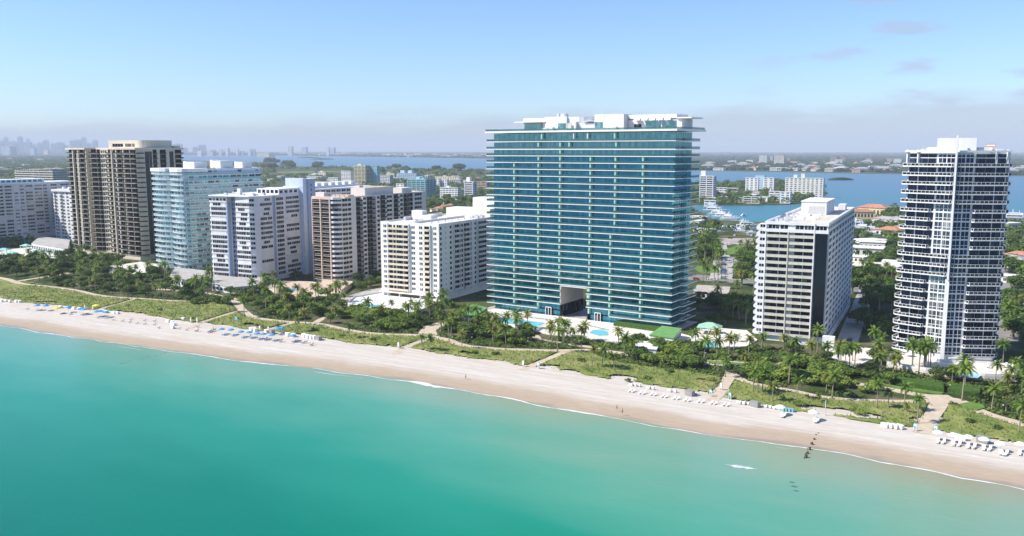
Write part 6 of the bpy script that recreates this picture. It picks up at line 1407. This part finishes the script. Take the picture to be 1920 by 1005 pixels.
inland('mid', 34, (800, 915, 376, 420), 'r', 9, .9, 1.5); inland('dark', 18, (520, 590, 470, 515), 'r', 7, .8, 1.2); inland('dark', 12, (660, 715, 500, 545), 'r', 6, .6, 1.0); inland('dark', 14, (380, 400, 440, 500), 'r', 7, .8, 1.2)
inland('big', 10, (700, 900, 318, 326), 'r', 30, 1.4, 2.2); inland('big', 8, (490, 650, 308, 322), 'r', 30, 1.5, 2.3); x, y = gp(505, 309); plant_ = plant('big', x, y, 2.6, j=0); reg('banyan', plant_, x, y, 'r')
inland('big', 16, (1320, 1440, 345, 381), 'r', 14, .6, 1.0); inland('big', 6, (1640, 1690, 398, 420), 'r', 14, .8, 1.1)
WORD = {'g': 'sea grape tree in the thicket by the promenade', 'f': 'on the dune grass', 'm': 'in the gardens', 'r': 'inland'}
for (kd, row, z), L_ in PLANTS.items():
    w = {'g': 'sea grape tree below ', 'f': 'coconut palm by the dunes below ', 'm': {'palm': 'garden palm below ', 'tree': 'garden tree below ', 'shrub': 'low shrub below '}.get(kd, ''), 'r': {'palm': 'inland palm behind ', 'tree': 'inland tree behind ', 'banyan': 'huge far tree behind '}.get(kd, '')}[row]
    label_series(L_, w+z+', %s', 'palm tree' if kd == 'palm' else 'shrub' if kd == 'shrub' else 'tree', w+z)
def woodland(name, spots, m, per, leaf, seed):
    r = np.random.RandomState(seed); S = np.array(spots); N = len(S)*per; c = np.repeat(S, per, 0)
    u = r.uniform(-.1, 1, N); t = r.uniform(0, 6.283, N); s = np.sqrt(np.clip(1-u*u, 0, 1)); k = r.uniform(.7, 1.05, N)+.15*np.sin(3*t+c[:, 0])
    p = np.stack([c[:, 0]+s*np.cos(t)*c[:, 2]*k, c[:, 1]+s*np.sin(t)*c[:, 2]*k, c[:, 3]*(.35+.62*u*k)], 1)
    a = r.normal(size=(N, 3)); nrm = np.stack([s*np.cos(t), s*np.sin(t), u+.4], 1)+a*.5; nrm /= np.linalg.norm(nrm, axis=1)[:, None]
    e1 = np.cross(nrm, r.normal(size=(N, 3))); e1 /= np.linalg.norm(e1, axis=1)[:, None]; e2 = np.cross(nrm, e1); L = (leaf*c[:, 2]*r.uniform(.6, 1.3, N))[:, None]
    V = np.stack([p-e1*L, p-e2*L*.8, p+e1*L, p+e2*L*.8], 1).reshape(-1, 3); F = np.arange(4*N)
    me = bpy.data.meshes.new(name); me.vertices.add(4*N); me.vertices.foreach_set('co', V.ravel()); me.loops.add(4*N); me.loops.foreach_set('vertex_index', F); me.polygons.add(N); me.polygons.foreach_set('loop_start', np.arange(0, 4*N, 4)); me.polygons.foreach_set('loop_total', np.full(N, 4)); me.materials.append(m); me.update(calc_edges=True)
    o = bpy.data.objects.new(name, me); COL.objects.link(o); return tag(o, kind='stuff')
WD = leafmat('inland_foliage', (.10, .155, .034), (.032, .062, .018)); spots = []; t = 0
while len(spots) < 3600 and t < 60000:
    t += 1; py = 308+180*rnd.random()**1.5; px = rnd.uniform(-60, 1990); x, y = gp(px, py)
    if y < 430 or not in_poly(x, y, MAIN) or not okland(x, y): continue
    if 515 < px < 645 and 318 < py < 328: continue
    d = scr(x, y)[2]; s = rnd.uniform(3.5, 6.5)*(1+max(0, d-900)/1500); spots.append((x, y, s, min(15, rnd.uniform(6, 10)*(1+max(0, d-1500)/3500))))
for i in range(420):
    px, py = rnd.uniform(1200, 1546), rnd.uniform(343, 383); x, y = gp(px, py)
    if in_poly(x, y, ISL) and not in_box(x, y, BOXES) and not any(math.hypot(x-a, y-b_) < c for a, b_, c in HBOX): spots.append((x, y, rnd.uniform(6, 10), rnd.uniform(8, 13)))
for i in range(1500):
    x, y = rnd.uniform(45, 700), 345+560*rnd.random()**1.4
    if okland(x, y) and scr(x, y)[0] > 1925: spots.append((x, y, rnd.uniform(3.5, 6), rnd.uniform(6, 10)))
woodland('woodland', spots, WD, 46, .26, 3)
sp = []
for i in range(2600):
    px = rnd.uniform(-60, 345); py = 292.5+34*rnd.random()**1.3; x, y = gp(px, py)
    if in_poly(x, y, MAIN): sp.append((x, y, scr(x, y)[2]*.0035*rnd.uniform(.7, 1.3), rnd.uniform(9, 15)))
woodland('left_woodland', sp, WD, 30, .3, 4)
sp = []
for i in range(5200):
    px = rnd.uniform(1240, 2000); b0y = (320.3 if px < 1450 else 321+(px-1450)*.018); py = b0y-1.0-(b0y-287)*rnd.random()**1.25; x, y = gp(px, py); d = scr(x, y)[2]; sp.append((x, y, d*.0032*rnd.uniform(.6, 1.4), rnd.uniform(9, 14)))
for i in range(2600):
    px = rnd.uniform(-60, 925); e = 290.6+max(0, px-480)*.0155; py = e-(e-286.4)*rnd.random()**1.4-.2; x, y = gp(px, py); d = scr(x, y)[2]; sp.append((x, y, d*.0028*rnd.uniform(.6, 1.4), rnd.uniform(12, 22)))
domes('far_woodland', sp, DARKW, 8, 6)
# ============================================================ things on the beach
BLUEC = mat('blue_umbrella_canvas', (.06, .30, .60), .7, .05, 1); YELC = mat('yellow_umbrella_canvas', (.75, .60, .05), .7, .05, 1); WHC = mat('white_umbrella_canvas', (.80, .80, .78), .7, .03, 1); CUSH = mat('white_cushion', (.78, .78, .76), .8, .03, 1); BCUSH = mat('blue_cushion', (.10, .22, .42), .8, .05, 1); SKIN = mat('tanned_skin', (.42, .24, .16), .6, .05, 8); TEALS = mat('teal_sign_paint', (.06, .42, .45), .5, .05, 1); WOOD = mat('weathered_wood', (.10, .075, .05), .9, .2, 3); GREYP = mat('grey_plastic', (.28, .27, .26), .6, .06, 1)
def make_umbrella(m, label, rad=1.5, h=2.3):
    root = thing('beach_umbrella', label, 'umbrella'); q = MB(); n_ = 8; rim = [(rad*math.cos(6.283*i/n_), rad*math.sin(6.283*i/n_), h-.05*(i % 2)) for i in range(n_)]; mid = [(x*.55, y*.55, h+.38) for x, y, _ in rim]
    for i in range(n_):
        j = (i+1) % n_; q.face([rim[i], rim[j], mid[j], mid[i]]); q.face([mid[i], mid[j], (0, 0, h+.52)]); q.face([rim[j], rim[i], (rim[i][0], rim[i][1], h-.22), (rim[j][0], rim[j][1], h-.22)])
    q.build('canopy', m, root); q = MB(); q.tube([(0, 0, -.2), (0, 0, h+.6)], [.035, .035], 6); q.build('pole', WHITE, root); return root
def make_lounger(m, frame=WHITE):
    root = thing('sun_lounger', 'l', 'sun lounger'); q = MB(); q.box(-.33, .33, -.95, .35, .26, .33); q.build('frame', frame, root); q = MB(); q.box(-.31, .31, -.94, .33, .332, .42); q.build('seat_cushion', m, root)
    q = MB(); q.face([(-.31, .34, .33), (.31, .34, .33), (.31, .95, .85), (-.31, .95, .85)]); q.face([(-.31, .34, .42), (-.31, .92, .95), (.31, .92, .95), (.31, .34, .42)]); q.face([(-.31, .95, .85), (.31, .95, .85), (.31, .92, .95), (-.31, .92, .95)]); q.build('backrest', m, root)
    for x in (-.28, .28):
        for y in (-.85, .3): q = MB(); q.box(x-.03, x+.03, y-.03, y+.03, 0, .259); q.build('leg', frame, root)
    return root
def MBpole(r_): q = MB(); q.tube([(0, 0, -.2), (0, 0, 2.3)], [.04, .03], 6); q.build('pole', WHITE, r_); q = MB(); q.tube([(0, 0, 0), (0, 0, .25)], [.22, .2], 8); q.build('base', WHITE, r_)
def make_pole(): r_ = thing('umbrella_pole', 'x', 'pole'); MBpole(r_); return r_
protoB = {}; FUR = {}
def putb(key, mk, px, py, yaw=0.0, s=1.0, grp=None, off=(0, 0)):
    x, y = gp(px, py, .1); x += off[0]; y += off[1]
    if key not in protoB: o = protoB[key] = mk(); o.location = (x, y, .1); o.rotation_euler = (0, 0, yaw); o.scale = (s, s, s)
    else: o = dup(protoB[key], (x, y, .1), yaw, s)
    FUR.setdefault((key, grp), []).append((o, scr(x, y)[0])); return o
UMB = lambda m: (lambda: make_umbrella(m, 'x'))
LNG = lambda m: (lambda: make_lounger(m))
sea = -.25
for px, py in zs_('B', [(255, 655), (335, 660), (420, 678), (492, 682), (558, 693), (612, 697), (685, 705), (737, 652), (770, 645), (865, 712)]):
    putb('blue beach umbrella', UMB(BLUEC), px, py+3.0, 0, 1.05, 'in the middle group')
    for k in (0, 1): putb('blue cushioned lounger', LNG(BCUSH), px+3, py+5, sea+rnd.uniform(-.3, .3), .95, 'under the middle blue umbrellas', off=(k*1.1, 0))
for px, py in zs_('B', [(40, 645), (150, 650), (170, 645), (190, 640), (870, 740), (890, 735), (950, 748), (970, 745), (1025, 765), (630, 718), (760, 735)]): putb('dark cushioned lounger', LNG(mat('grey_cushion', (.16, .16, .18), .8)), px, py, sea+rnd.uniform(-.2, .2), 1.2, 'around the middle umbrellas')
for px, py in zs_('A', [(322, 632), (395, 634), (588, 650), (690, 664), (720, 668), (835, 686), (860, 684), (905, 692)]): putb('blue beach umbrella', UMB(BLUEC), px, py+3, 0, 1.15, 'in the left group')
for px, py in zs_('A', [(495, 662), (830, 640)]): putb('yellow beach umbrella', UMB(YELC), px, py+3, 0, 1.3, 'in the left group')
for px, py in zs_('A', [(235, 640), (320, 652), (345, 650), (425, 655), (530, 680), (545, 676), (600, 685), (615, 680), (700, 690), (715, 690), (735, 686), (750, 684), (840, 712), (860, 708), (880, 704), (900, 718), (930, 716), (975, 733), (1050, 742), (1112, 752), (1125, 728), (1175, 762), (1240, 768), (1240, 738), (1325, 742), (1325, 772), (1360, 802), (1535, 808), (1600, 818), (1680, 828), (1695, 792), (1790, 840), (1810, 835)]): putb('grey cushioned lounger', LNG(MATS['grey_cushion']), px, py, sea+rnd.uniform(-.3, .3), .95, 'on the left half of the beach')
for px, py in zs_('D', [(825, 795), (915, 812), (1010, 825), (1105, 842), (1205, 858), (1300, 873), (1415, 884), (1525, 900), (1630, 915)]):
    putb('white lounger', LNG(CUSH), px, py, sea, .95, 'in the long row'); putb('white lounger', LNG(CUSH), px, py, sea, .95, 'in the long row', off=(1.3, .1))
    putb('slim white pole', make_pole, px, py, 0, 1, 'standing bare in the lounger row', off=(.65, .9))
for px, py in zs_('F', [(710, 668), (815, 685), (915, 700), (1020, 715), (1130, 745), (1262, 748)]):
    u = putb('white beach umbrella', UMB(WHC), px, py-1, 0, 1.05, 'at the right end of the beach')
    putb('white lounger', LNG(CUSH), px, py+4, sea+.2, 1.2, 'below the white umbrellas at right'); putb('white lounger', LNG(CUSH), px, py+4, sea, 1.2, 'below the white umbrellas at right', off=(1.5, .3))
putb('white lounger', LNG(CUSH), *zs_('F', [(1150, 765)])[0], .3, 1.2, 'below the white umbrellas at right')
for px, py in zs_('E', [(628, 690), (868, 728)]):
    putb('white beach umbrella', UMB(WHC), px, py-1, 0, 1.15, 'left of the groyne posts'); putb('white lounger', LNG(CUSH), px+3, py+3, .2, 1.3, 'beneath the lone white umbrellas'); putb('white lounger', LNG(CUSH), px+7, py+3, -.2, 1.3, 'beneath the lone white umbrellas')

def make_bin(m): 
    def f():
        root = thing('storage_locker', 'x', 'storage box'); q = MB(); q.box(-1.1, 1.1, -.6, .6, 0, 1.05); q.build('box', m, root); q = MB(); q.prism([(-1.16, -.66), (1.16, -.66), (1.16, .66), (-1.16, .66)], 1.053, 1.15); q.box(-1.0, 1.0, -.5, .5, 1.151, 1.22); q.build('lid', m, root); return root
    return f
def make_stack():
    root = thing('stacked_loungers', 'x', 'lounger stack')
    for k in range(4): q = MB(); q.box(-.95+.03*k, .95+.03*k, -.33, .33, .12+.2*k, .25+.2*k); q.build('lounger_layer', CUSH, root)
    q = MB(); q.box(.6, 1.0, -.33, .33, .98, 1.25); q.build('backrest', CUSH, root); return root
for px, py in zs_('A', [(10, 575), (50, 572), (85, 577), (140, 578), (170, 580), (520, 625), (580, 632), (630, 638), (680, 642), (885, 662), (910, 668), (975, 674), (1005, 676), (1440, 748), (1475, 760), (1490, 775), (1480, 800), (1570, 730)]): putb('white covered locker', make_bin(WHC), px, py, rnd.uniform(-.4, .1), 1.0, 'at the left foot of the dunes')
for px, py in zs_('B', [(510, 638), (540, 642), (640, 655), (680, 660), (820, 682), (870, 690), (960, 692), (990, 700), (1020, 705), (1045, 708), (1085, 716)]): putb('white covered locker', make_bin(WHC), px, py, -.4, 1.2, 'below the middle dunes')
for px, py in zs_('D', [(835, 745), (870, 748), (905, 750), (985, 770), (1020, 775), (1165, 795), (1210, 800), (1385, 815), (1400, 825), (1760, 895), (1800, 900)]): putb('white lounger stack', make_stack, px, py, -.45, .85, 'below the ribbed block')
for px, py in zs_('E', [(330, 605), (360, 610), (390, 612), (520, 632), (550, 636), (580, 642)]): putb('white lounger stack', make_stack, px, py, -.45, .85, 'right of the access path')
for px, py in zs_('E', [(645, 655), (665, 657), (690, 660), (712, 662)]): putb('blue lounger stack', make_bin(mat('pale_blue_paint', (.20, .42, .50), .6)), px, py, -.45, .8, 'beside the white stacks')
for px, py in zs_('F', [(355, 575), (385, 578), (420, 582), (455, 585), (858, 655), (878, 660)]): putb('white covered locker', make_bin(WHC), px, py, -.45, 1.0, 'below the right tower')
def one(key, mk, px, py, yaw, s, label, cat):
    x, y = gp(px, py, .1); o = mk(); o.location = (x, y, .1); o.rotation_euler = (0, 0, yaw); o.scale = (s, s, s); tag(o, label, cat)
for (px, py), lb in zip(zs_('F', [(1015, 678)])+zs_('E', [(447, 625)])+zs_('D', [(1340, 825)])+zs_('B', [(1088, 718), (685, 662)]), ('grey storage hut on the sand below the right hand dune patch', 'grey brown hut between two rows of white lounger stacks', 'grey hut beside the long row of white loungers', 'grey hut at the end of the middle row of white lockers', 'grey hut by the path end left of the two blue umbrellas')):
    one('hut', make_bin(GREYP), px, py, -.4, 1.45, lb, 'storage hut')
def make_sign(c):
    def f():
        root = thing('beach_access_sign', 'x', 'sign'); q = MB(); q.box(-.5, -.38, -.2, .2, 0, 2.4); q.build('post', WHITE, root); q = MB(); q.box(.38, .5, -.2, .2, 0, 2.4); q.build('post', WHITE, root); q = MB(); q.box(-.375, .375, -.12, .12, .9, 2.7); q.build('panel', c, root); q = MB(); q.box(-.33, .33, -.14, -.122, 1.7, 2.4); q.build('notice', WHITE, root); return root
    return f
for (px, py), c, lb in zip(zs_('A', [(728, 640), (795, 645), (1635, 752), (1688, 752)])+zs_('B', [(45, 570), (582, 640), (655, 650), (1770, 790)])+zs_('C', [(215, 603), (1283, 765), (1413, 778)])+zs_('D', [(45, 597), (1518, 835), (1683, 860), (1607, 780)])+zs_('F', [(558, 602), (697, 617)]), [WHC]*11+[TEALS, TEALS, TEALS, WHC, TEALS, TEALS], ('at the left path mouth, first', 'at the left path mouth, second', 'left of the second path mouth, nearer the middle umbrellas', 'right side of the second path mouth', 'behind the first blue middle umbrella', 'between lockers above the blue umbrellas', 'beside the grey hut above the blue umbrellas', 'below the sea grape thicket, standing alone', 'left of the path mouth in front of the white block', 'left of the path mouth below the glass tower', 'right of the path mouth below the glass tower', 'small and teal right of the glass tower path mouth', 'left of the wide path mouth below the ribbed block', 'right of the wide path mouth below the ribbed block', 'thin white, in the grass above the wide path mouth', 'left of the rightmost path mouth', 'right of the rightmost path mouth')):
    col_ = 'white' if c is WHC else 'teal'
    o = make_sign(c)(); x, y = gp(px, py, .1); o.location = (x, y, .1); o.rotation_euler = (0, 0, -.3); o.scale = (.9,)*3; tag(o, col_+' access sign '+lb, 'sign')
def make_bigpost(h, lb, px, py, board=False):
    x, y = gp(px, py, .1); root = thing('beach_post', lb, 'post', (x, y, .1)); q = MB(); q.tube([(0, 0, -.3), (0, 0, h)], [.14, .12], 8); q.build('post', STEEL, root)
    q = MB(); (q.box(-.9, .9, -.08, .08, h-.6, h+1.0) if board else q.box(-.18, .18, -.18, .18, h, h+.35)); q.build('board' if board else 'cap', mat('pale_blue_paint', (.20, .42, .50), .6), root)
    if board: q = MB(); q.tube([(.8, 0, -.3), (.8, 0, h)], [.12, .12], 8); q.build('post', STEEL, root)
make_bigpost(4.6, 'tall pale post at the dune edge left of the bare sand hollow', *zs_('E', [(955, 690)])[0]); make_bigpost(4.0, 'blue board on two tall posts in the dune grass, middle left', *zs_('B', [(380, 605)])[0], board=True)
# groyne posts running into the water
gl_ = []
for i, ((px, py), s) in enumerate(zip(zs_('E', [(905, 826), (888, 836), (876, 868), (860, 900), (845, 936), (829, 964), (817, 992)]), (.6, .6, .9, 1.2, 1.2, .9, 1.6))):
    x, y = gp(px, py, -.4); root = thing('groyne_post', 'x', 'wooden post', (x, y, -.5), i*.7); q = MB(); q.tube([(0, 0, -1.2), (.05, 0, .35*s+.3)], [.42*s**.5, .3*s**.5], 7); q.build('stump', WOOD, root); q = MB(); q.tube([(.6*s, .1, -.9), (.6*s, .15, .25)], [.2, .12], 6); q.build('stump', WOOD, root); gl_.append((root, -py))
label_series([(o, -k) for o, k in gl_], 'dark weathered groyne stump in the line into the sea, %s', 'post', 'groyne posts')
for r_, k in gl_: r_['label'] = r_['label'].replace('leftmost', 'highest up the beach').replace('rightmost', 'farthest out in the water').replace('from the left', 'down the line')
# submerged dark rocks seen through the water at left and right
RK = mat('submerged_rock', (.05, .16, .13), .9, .2, 2)
for j, (a, n_, lb) in enumerate((((226, 682, 312, 661), 9, 'left, off the grassy dunes'), ((1486, 905, 1490, 920), 3, 'right, below the groyne stumps'))):
    L_ = []
    for i in range(n_):
        t = i/(n_-1); x, y = gp(a[0]+(a[2]-a[0])*t+rnd.uniform(-3, 3), a[1]+(a[3]-a[1])*t+rnd.uniform(-1, 1), -.6); q = MB(); n6 = 7; rr = rnd.uniform(.25, .6)
        q.prism([(rr*1.5*math.cos(6.283*k/n6)*rnd.uniform(.8, 1.1), rr*math.sin(6.283*k/n6)*rnd.uniform(.8, 1.1)) for k in range(n6)], -.8, .035); o = q.build('rock', RK); o.location = (x, y, -.6); L_.append((o, scr(x, y)[0]))
    label_series(L_, 'dark rock just awash in the shallows, '+lb+', %s', 'rock', 'rocks awash '+lb)
# ============================================================ people
def person(px, py, yaw, label, top, bottom, stride=.25, dark=False, s=1.0):
    x, y = gp(px, py, .05); root = thing('person', label, 'person', (x, y, .1), yaw)
    def skin(name, V, E, Rr, m, parent, root_i=0):
        me = bpy.data.meshes.new(name); me.from_pydata(V, E, []); o = bpy.data.objects.new(name, me); COL.objects.link(o); o.parent = parent; sk = o.modifiers.new('skin', 'SKIN')
        for i, rr in enumerate(Rr): me.skin_vertices[0].data[i].radius = (rr, rr*.85)
        me.skin_vertices[0].data[root_i].use_root = True; sb = o.modifiers.new('sub', 'SUBSURF'); sb.levels = 1; sb.render_levels = 1; me.materials.append(m); return o
    V = [(0, 0, .95), (0, 0, 1.2), (0, 0, 1.42), (0, .01, 1.52), (0, .02, 1.62), (0, .02, 1.74), (.1, 0, .9), (.11, stride*.5, .5), (.11, stride*.75-.1, .08), (.11, stride*.75+.08, .03), (-.1, 0, .9), (-.11, -stride*.4, .5), (-.11, -stride*.9, .08), (-.11, -stride*.9+.17, .03), (.2, 0, 1.42), (.25, -.06, 1.15), (.26, .06, .9), (.27, .09, .8), (-.2, 0, 1.42), (-.25, .06, 1.15), (-.27, .16, .92), (-.28, .2, .82)]
    E_ = [(0, 1), (1, 2), (2, 3), (3, 4), (4, 5), (0, 6), (6, 7), (7, 8), (8, 9), (0, 10), (10, 11), (11, 12), (12, 13), (2, 14), (14, 15), (15, 16), (16, 17), (2, 18), (18, 19), (19, 20), (20, 21)]
    Rr = [.14, .13, .14, .06, .09, .08, .095, .06, .04, .035, .095, .06, .04, .035, .06, .045, .035, .04, .06, .045, .035, .04]
    skin('body', V, E_, Rr, SKIN, root)
    skin('shorts', [(0, 0, .97), (.1, 0, .88), (.11, stride*.22, .68), (-.1, 0, .88), (-.11, -stride*.2, .68)], [(0, 1), (1, 2), (0, 3), (3, 4)], [.16, .12, .1, .12, .1], bottom, root)
    if top: skin('shirt', [(0, 0, 1.0), (0, 0, 1.25), (0, 0, 1.43), (.21, 0, 1.42), (-.21, 0, 1.42)], [(0, 1), (1, 2), (2, 3), (2, 4)], [.15, .145, .14, .075, .075], top, root)
    q = MB(); 
    for i in range(6): t0, t1 = 6.283*i/6, 6.283*(i+1)/6; q.face([(.095*math.cos(t0), .01+.1*math.sin(t0), 1.70), (.095*math.cos(t1), .01+.1*math.sin(t1), 1.70), (.05*math.cos(t1), .01+.05*math.sin(t1), 1.83), (.05*math.cos(t0), .01+.05*math.sin(t0), 1.83)])
    q.face([(.05*math.cos(6.283*i/6), .01+.05*math.sin(6.283*i/6), 1.83) for i in range(6)]); q.build('hair', mat('dark_hair', (.03, .02, .015), .7), root); return root
NAVY = mat('navy_cloth', (.02, .03, .08), .9); REDC = mat('red_cloth', (.45, .04, .03), .9); WHT = mat('white_cloth', (.75, .75, .74), .9)
for (px, py), yw, lb, tp, bt in ((zs_('C', [(792, 872)])[0], 1.7, 'person walking alone on the damp sand below the glass tower, dark clothes', NAVY, NAVY), (zs_('D', [(715, 955)])[0], -1.5, 'person on the damp sand, left one of the walking pair', None, NAVY), (zs_('D', [(763, 988)])[0], -1.5, 'person on the damp sand, right one of the walking pair', NAVY, NAVY), (zs_('B', [(182, 640)])[0], 2, 'person in dark shorts by the dark loungers at middle left', None, NAVY), (zs_('B', [(505, 700)])[0], .5, 'person in red shorts among the blue umbrellas', None, REDC), (zs_('B', [(770, 738)])[0], 1, 'person in white standing right of the blue umbrella row', WHT, WHT), (zs_('A', [(772, 655)])[0], 1, 'person in dark clothes at the left path mouth', NAVY, NAVY), (zs_('C', [(1443, 545)])[0], 1, 'person in dark clothes on the upper promenade below the glass tower', NAVY, NAVY), (zs_('C', [(1113, 605)])[0], 1, 'person in dark clothes on the curved promenade by the sea grape thicket', NAVY, NAVY), (zs_('C', [(1512, 610)])[0], 1, 'person in white shirt on the promenade right of the thicket', WHT, NAVY), (zs_('D', [(1510, 575)])[0], 1, 'person in dark clothes at the promenade bend below the ribbed block', NAVY, NAVY)):
    person(px, py, yw, lb, tp, bt)
person(*zs_('B', [(640, 665)])[0], 1, 'person in white shirt beside the grey hut above the blue umbrellas', WHT, NAVY)
# pool loungers, hedge lamps, terrace details
for i in range(26): t = i/25; px, py = 925+100*t, 588.5+11.5*t; putb('white pool lounger', LNG(CUSH), px, py, 3.1+rnd.uniform(-.2, .2), 1.25, 'beside the long pool of the glass tower', off=(0, .0))
for i in range(10): px, py = 1108+3.4*i, 612.5+.8*i; putb('white pool lounger', LNG(CUSH), px, py, 3.1, 1.25, 'behind the small round cornered pool')
for i in range(12): px, py = 1352+rnd.uniform(0, 50), 628+rnd.uniform(0, 18); putb('white pool lounger', LNG(CUSH), px, py, rnd.uniform(0, 6), 1.25, 'on the terrace left of the ribbed block')
for px, py in ((1356, 640), (1368, 634), (1384, 642), (1698, 670), (1706, 676)): putb('white beach umbrella', UMB(WHC), px, py, 0, 1.2, 'on the right hand terraces')
for i in range(9): px, py = 1850+rnd.uniform(-6, 40), 690+rnd.uniform(0, 10); o = putb('white pool lounger', LNG(CUSH), px, py, rnd.uniform(0, 6), 1.2, 'on the right walled terrace'); o.location.z = 2.25; 
for (k, g), L_ in FUR.items(): label_series(L_, k+' '+g+', %s', None, k+'s '+g)
# lamp posts along the promenade
ll = []
for px, py in ((60, 536), (160, 548), (270, 560), (370, 563), (470, 592), (570, 603), (690, 624), (790, 628), (880, 648), (985, 655), (1085, 655), (1190, 664), (1320, 679), (1400, 688), (1500, 733), (1620, 746), (1780, 742), (1880, 782)):
    x, y = gp(px, py); y += 2.2; root = thing('lamp_post', 'x', 'lamp post', (x, y, 0)); q = MB(); q.tube([(0, 0, 0), (0, 0, 3.2)], [.07, .05], 6); q.build('post', DARKMET, root); q = MB(); q.tube([(0, 0, 3.2), (0, 0, 3.35), (0, 0, 3.5)], [.1, .26, .05], 8); q.build('lamp_head', WHITE, root); ll.append((root, px))
label_series(ll, 'slim dark lamp post beside the promenade, %s', 'lamp post', 'promenade lamp posts')
for k, lst in PROTO.items():
    pass
# ============================================================ haze
hz = bpy.data.materials.new('haze_air'); hz.use_nodes = True; n, l = hz.node_tree.nodes, hz.node_tree.links; n.clear()
ho = n.new('ShaderNodeOutputMaterial'); pv = n.new('ShaderNodeVolumePrincipled'); pv.inputs['Color'].default_value = (.80, .89, 1.0, 1); pv.inputs['Density'].default_value = 0.000068; pv.inputs['Anisotropy'].default_value = 0.0
l.new(pv.outputs[0], ho.inputs['Volume'])
q = MB(); q.box(-31000, 31000, -29500, 29500, -5, 330); tag(q.build('haze', hz), kind='stuff')
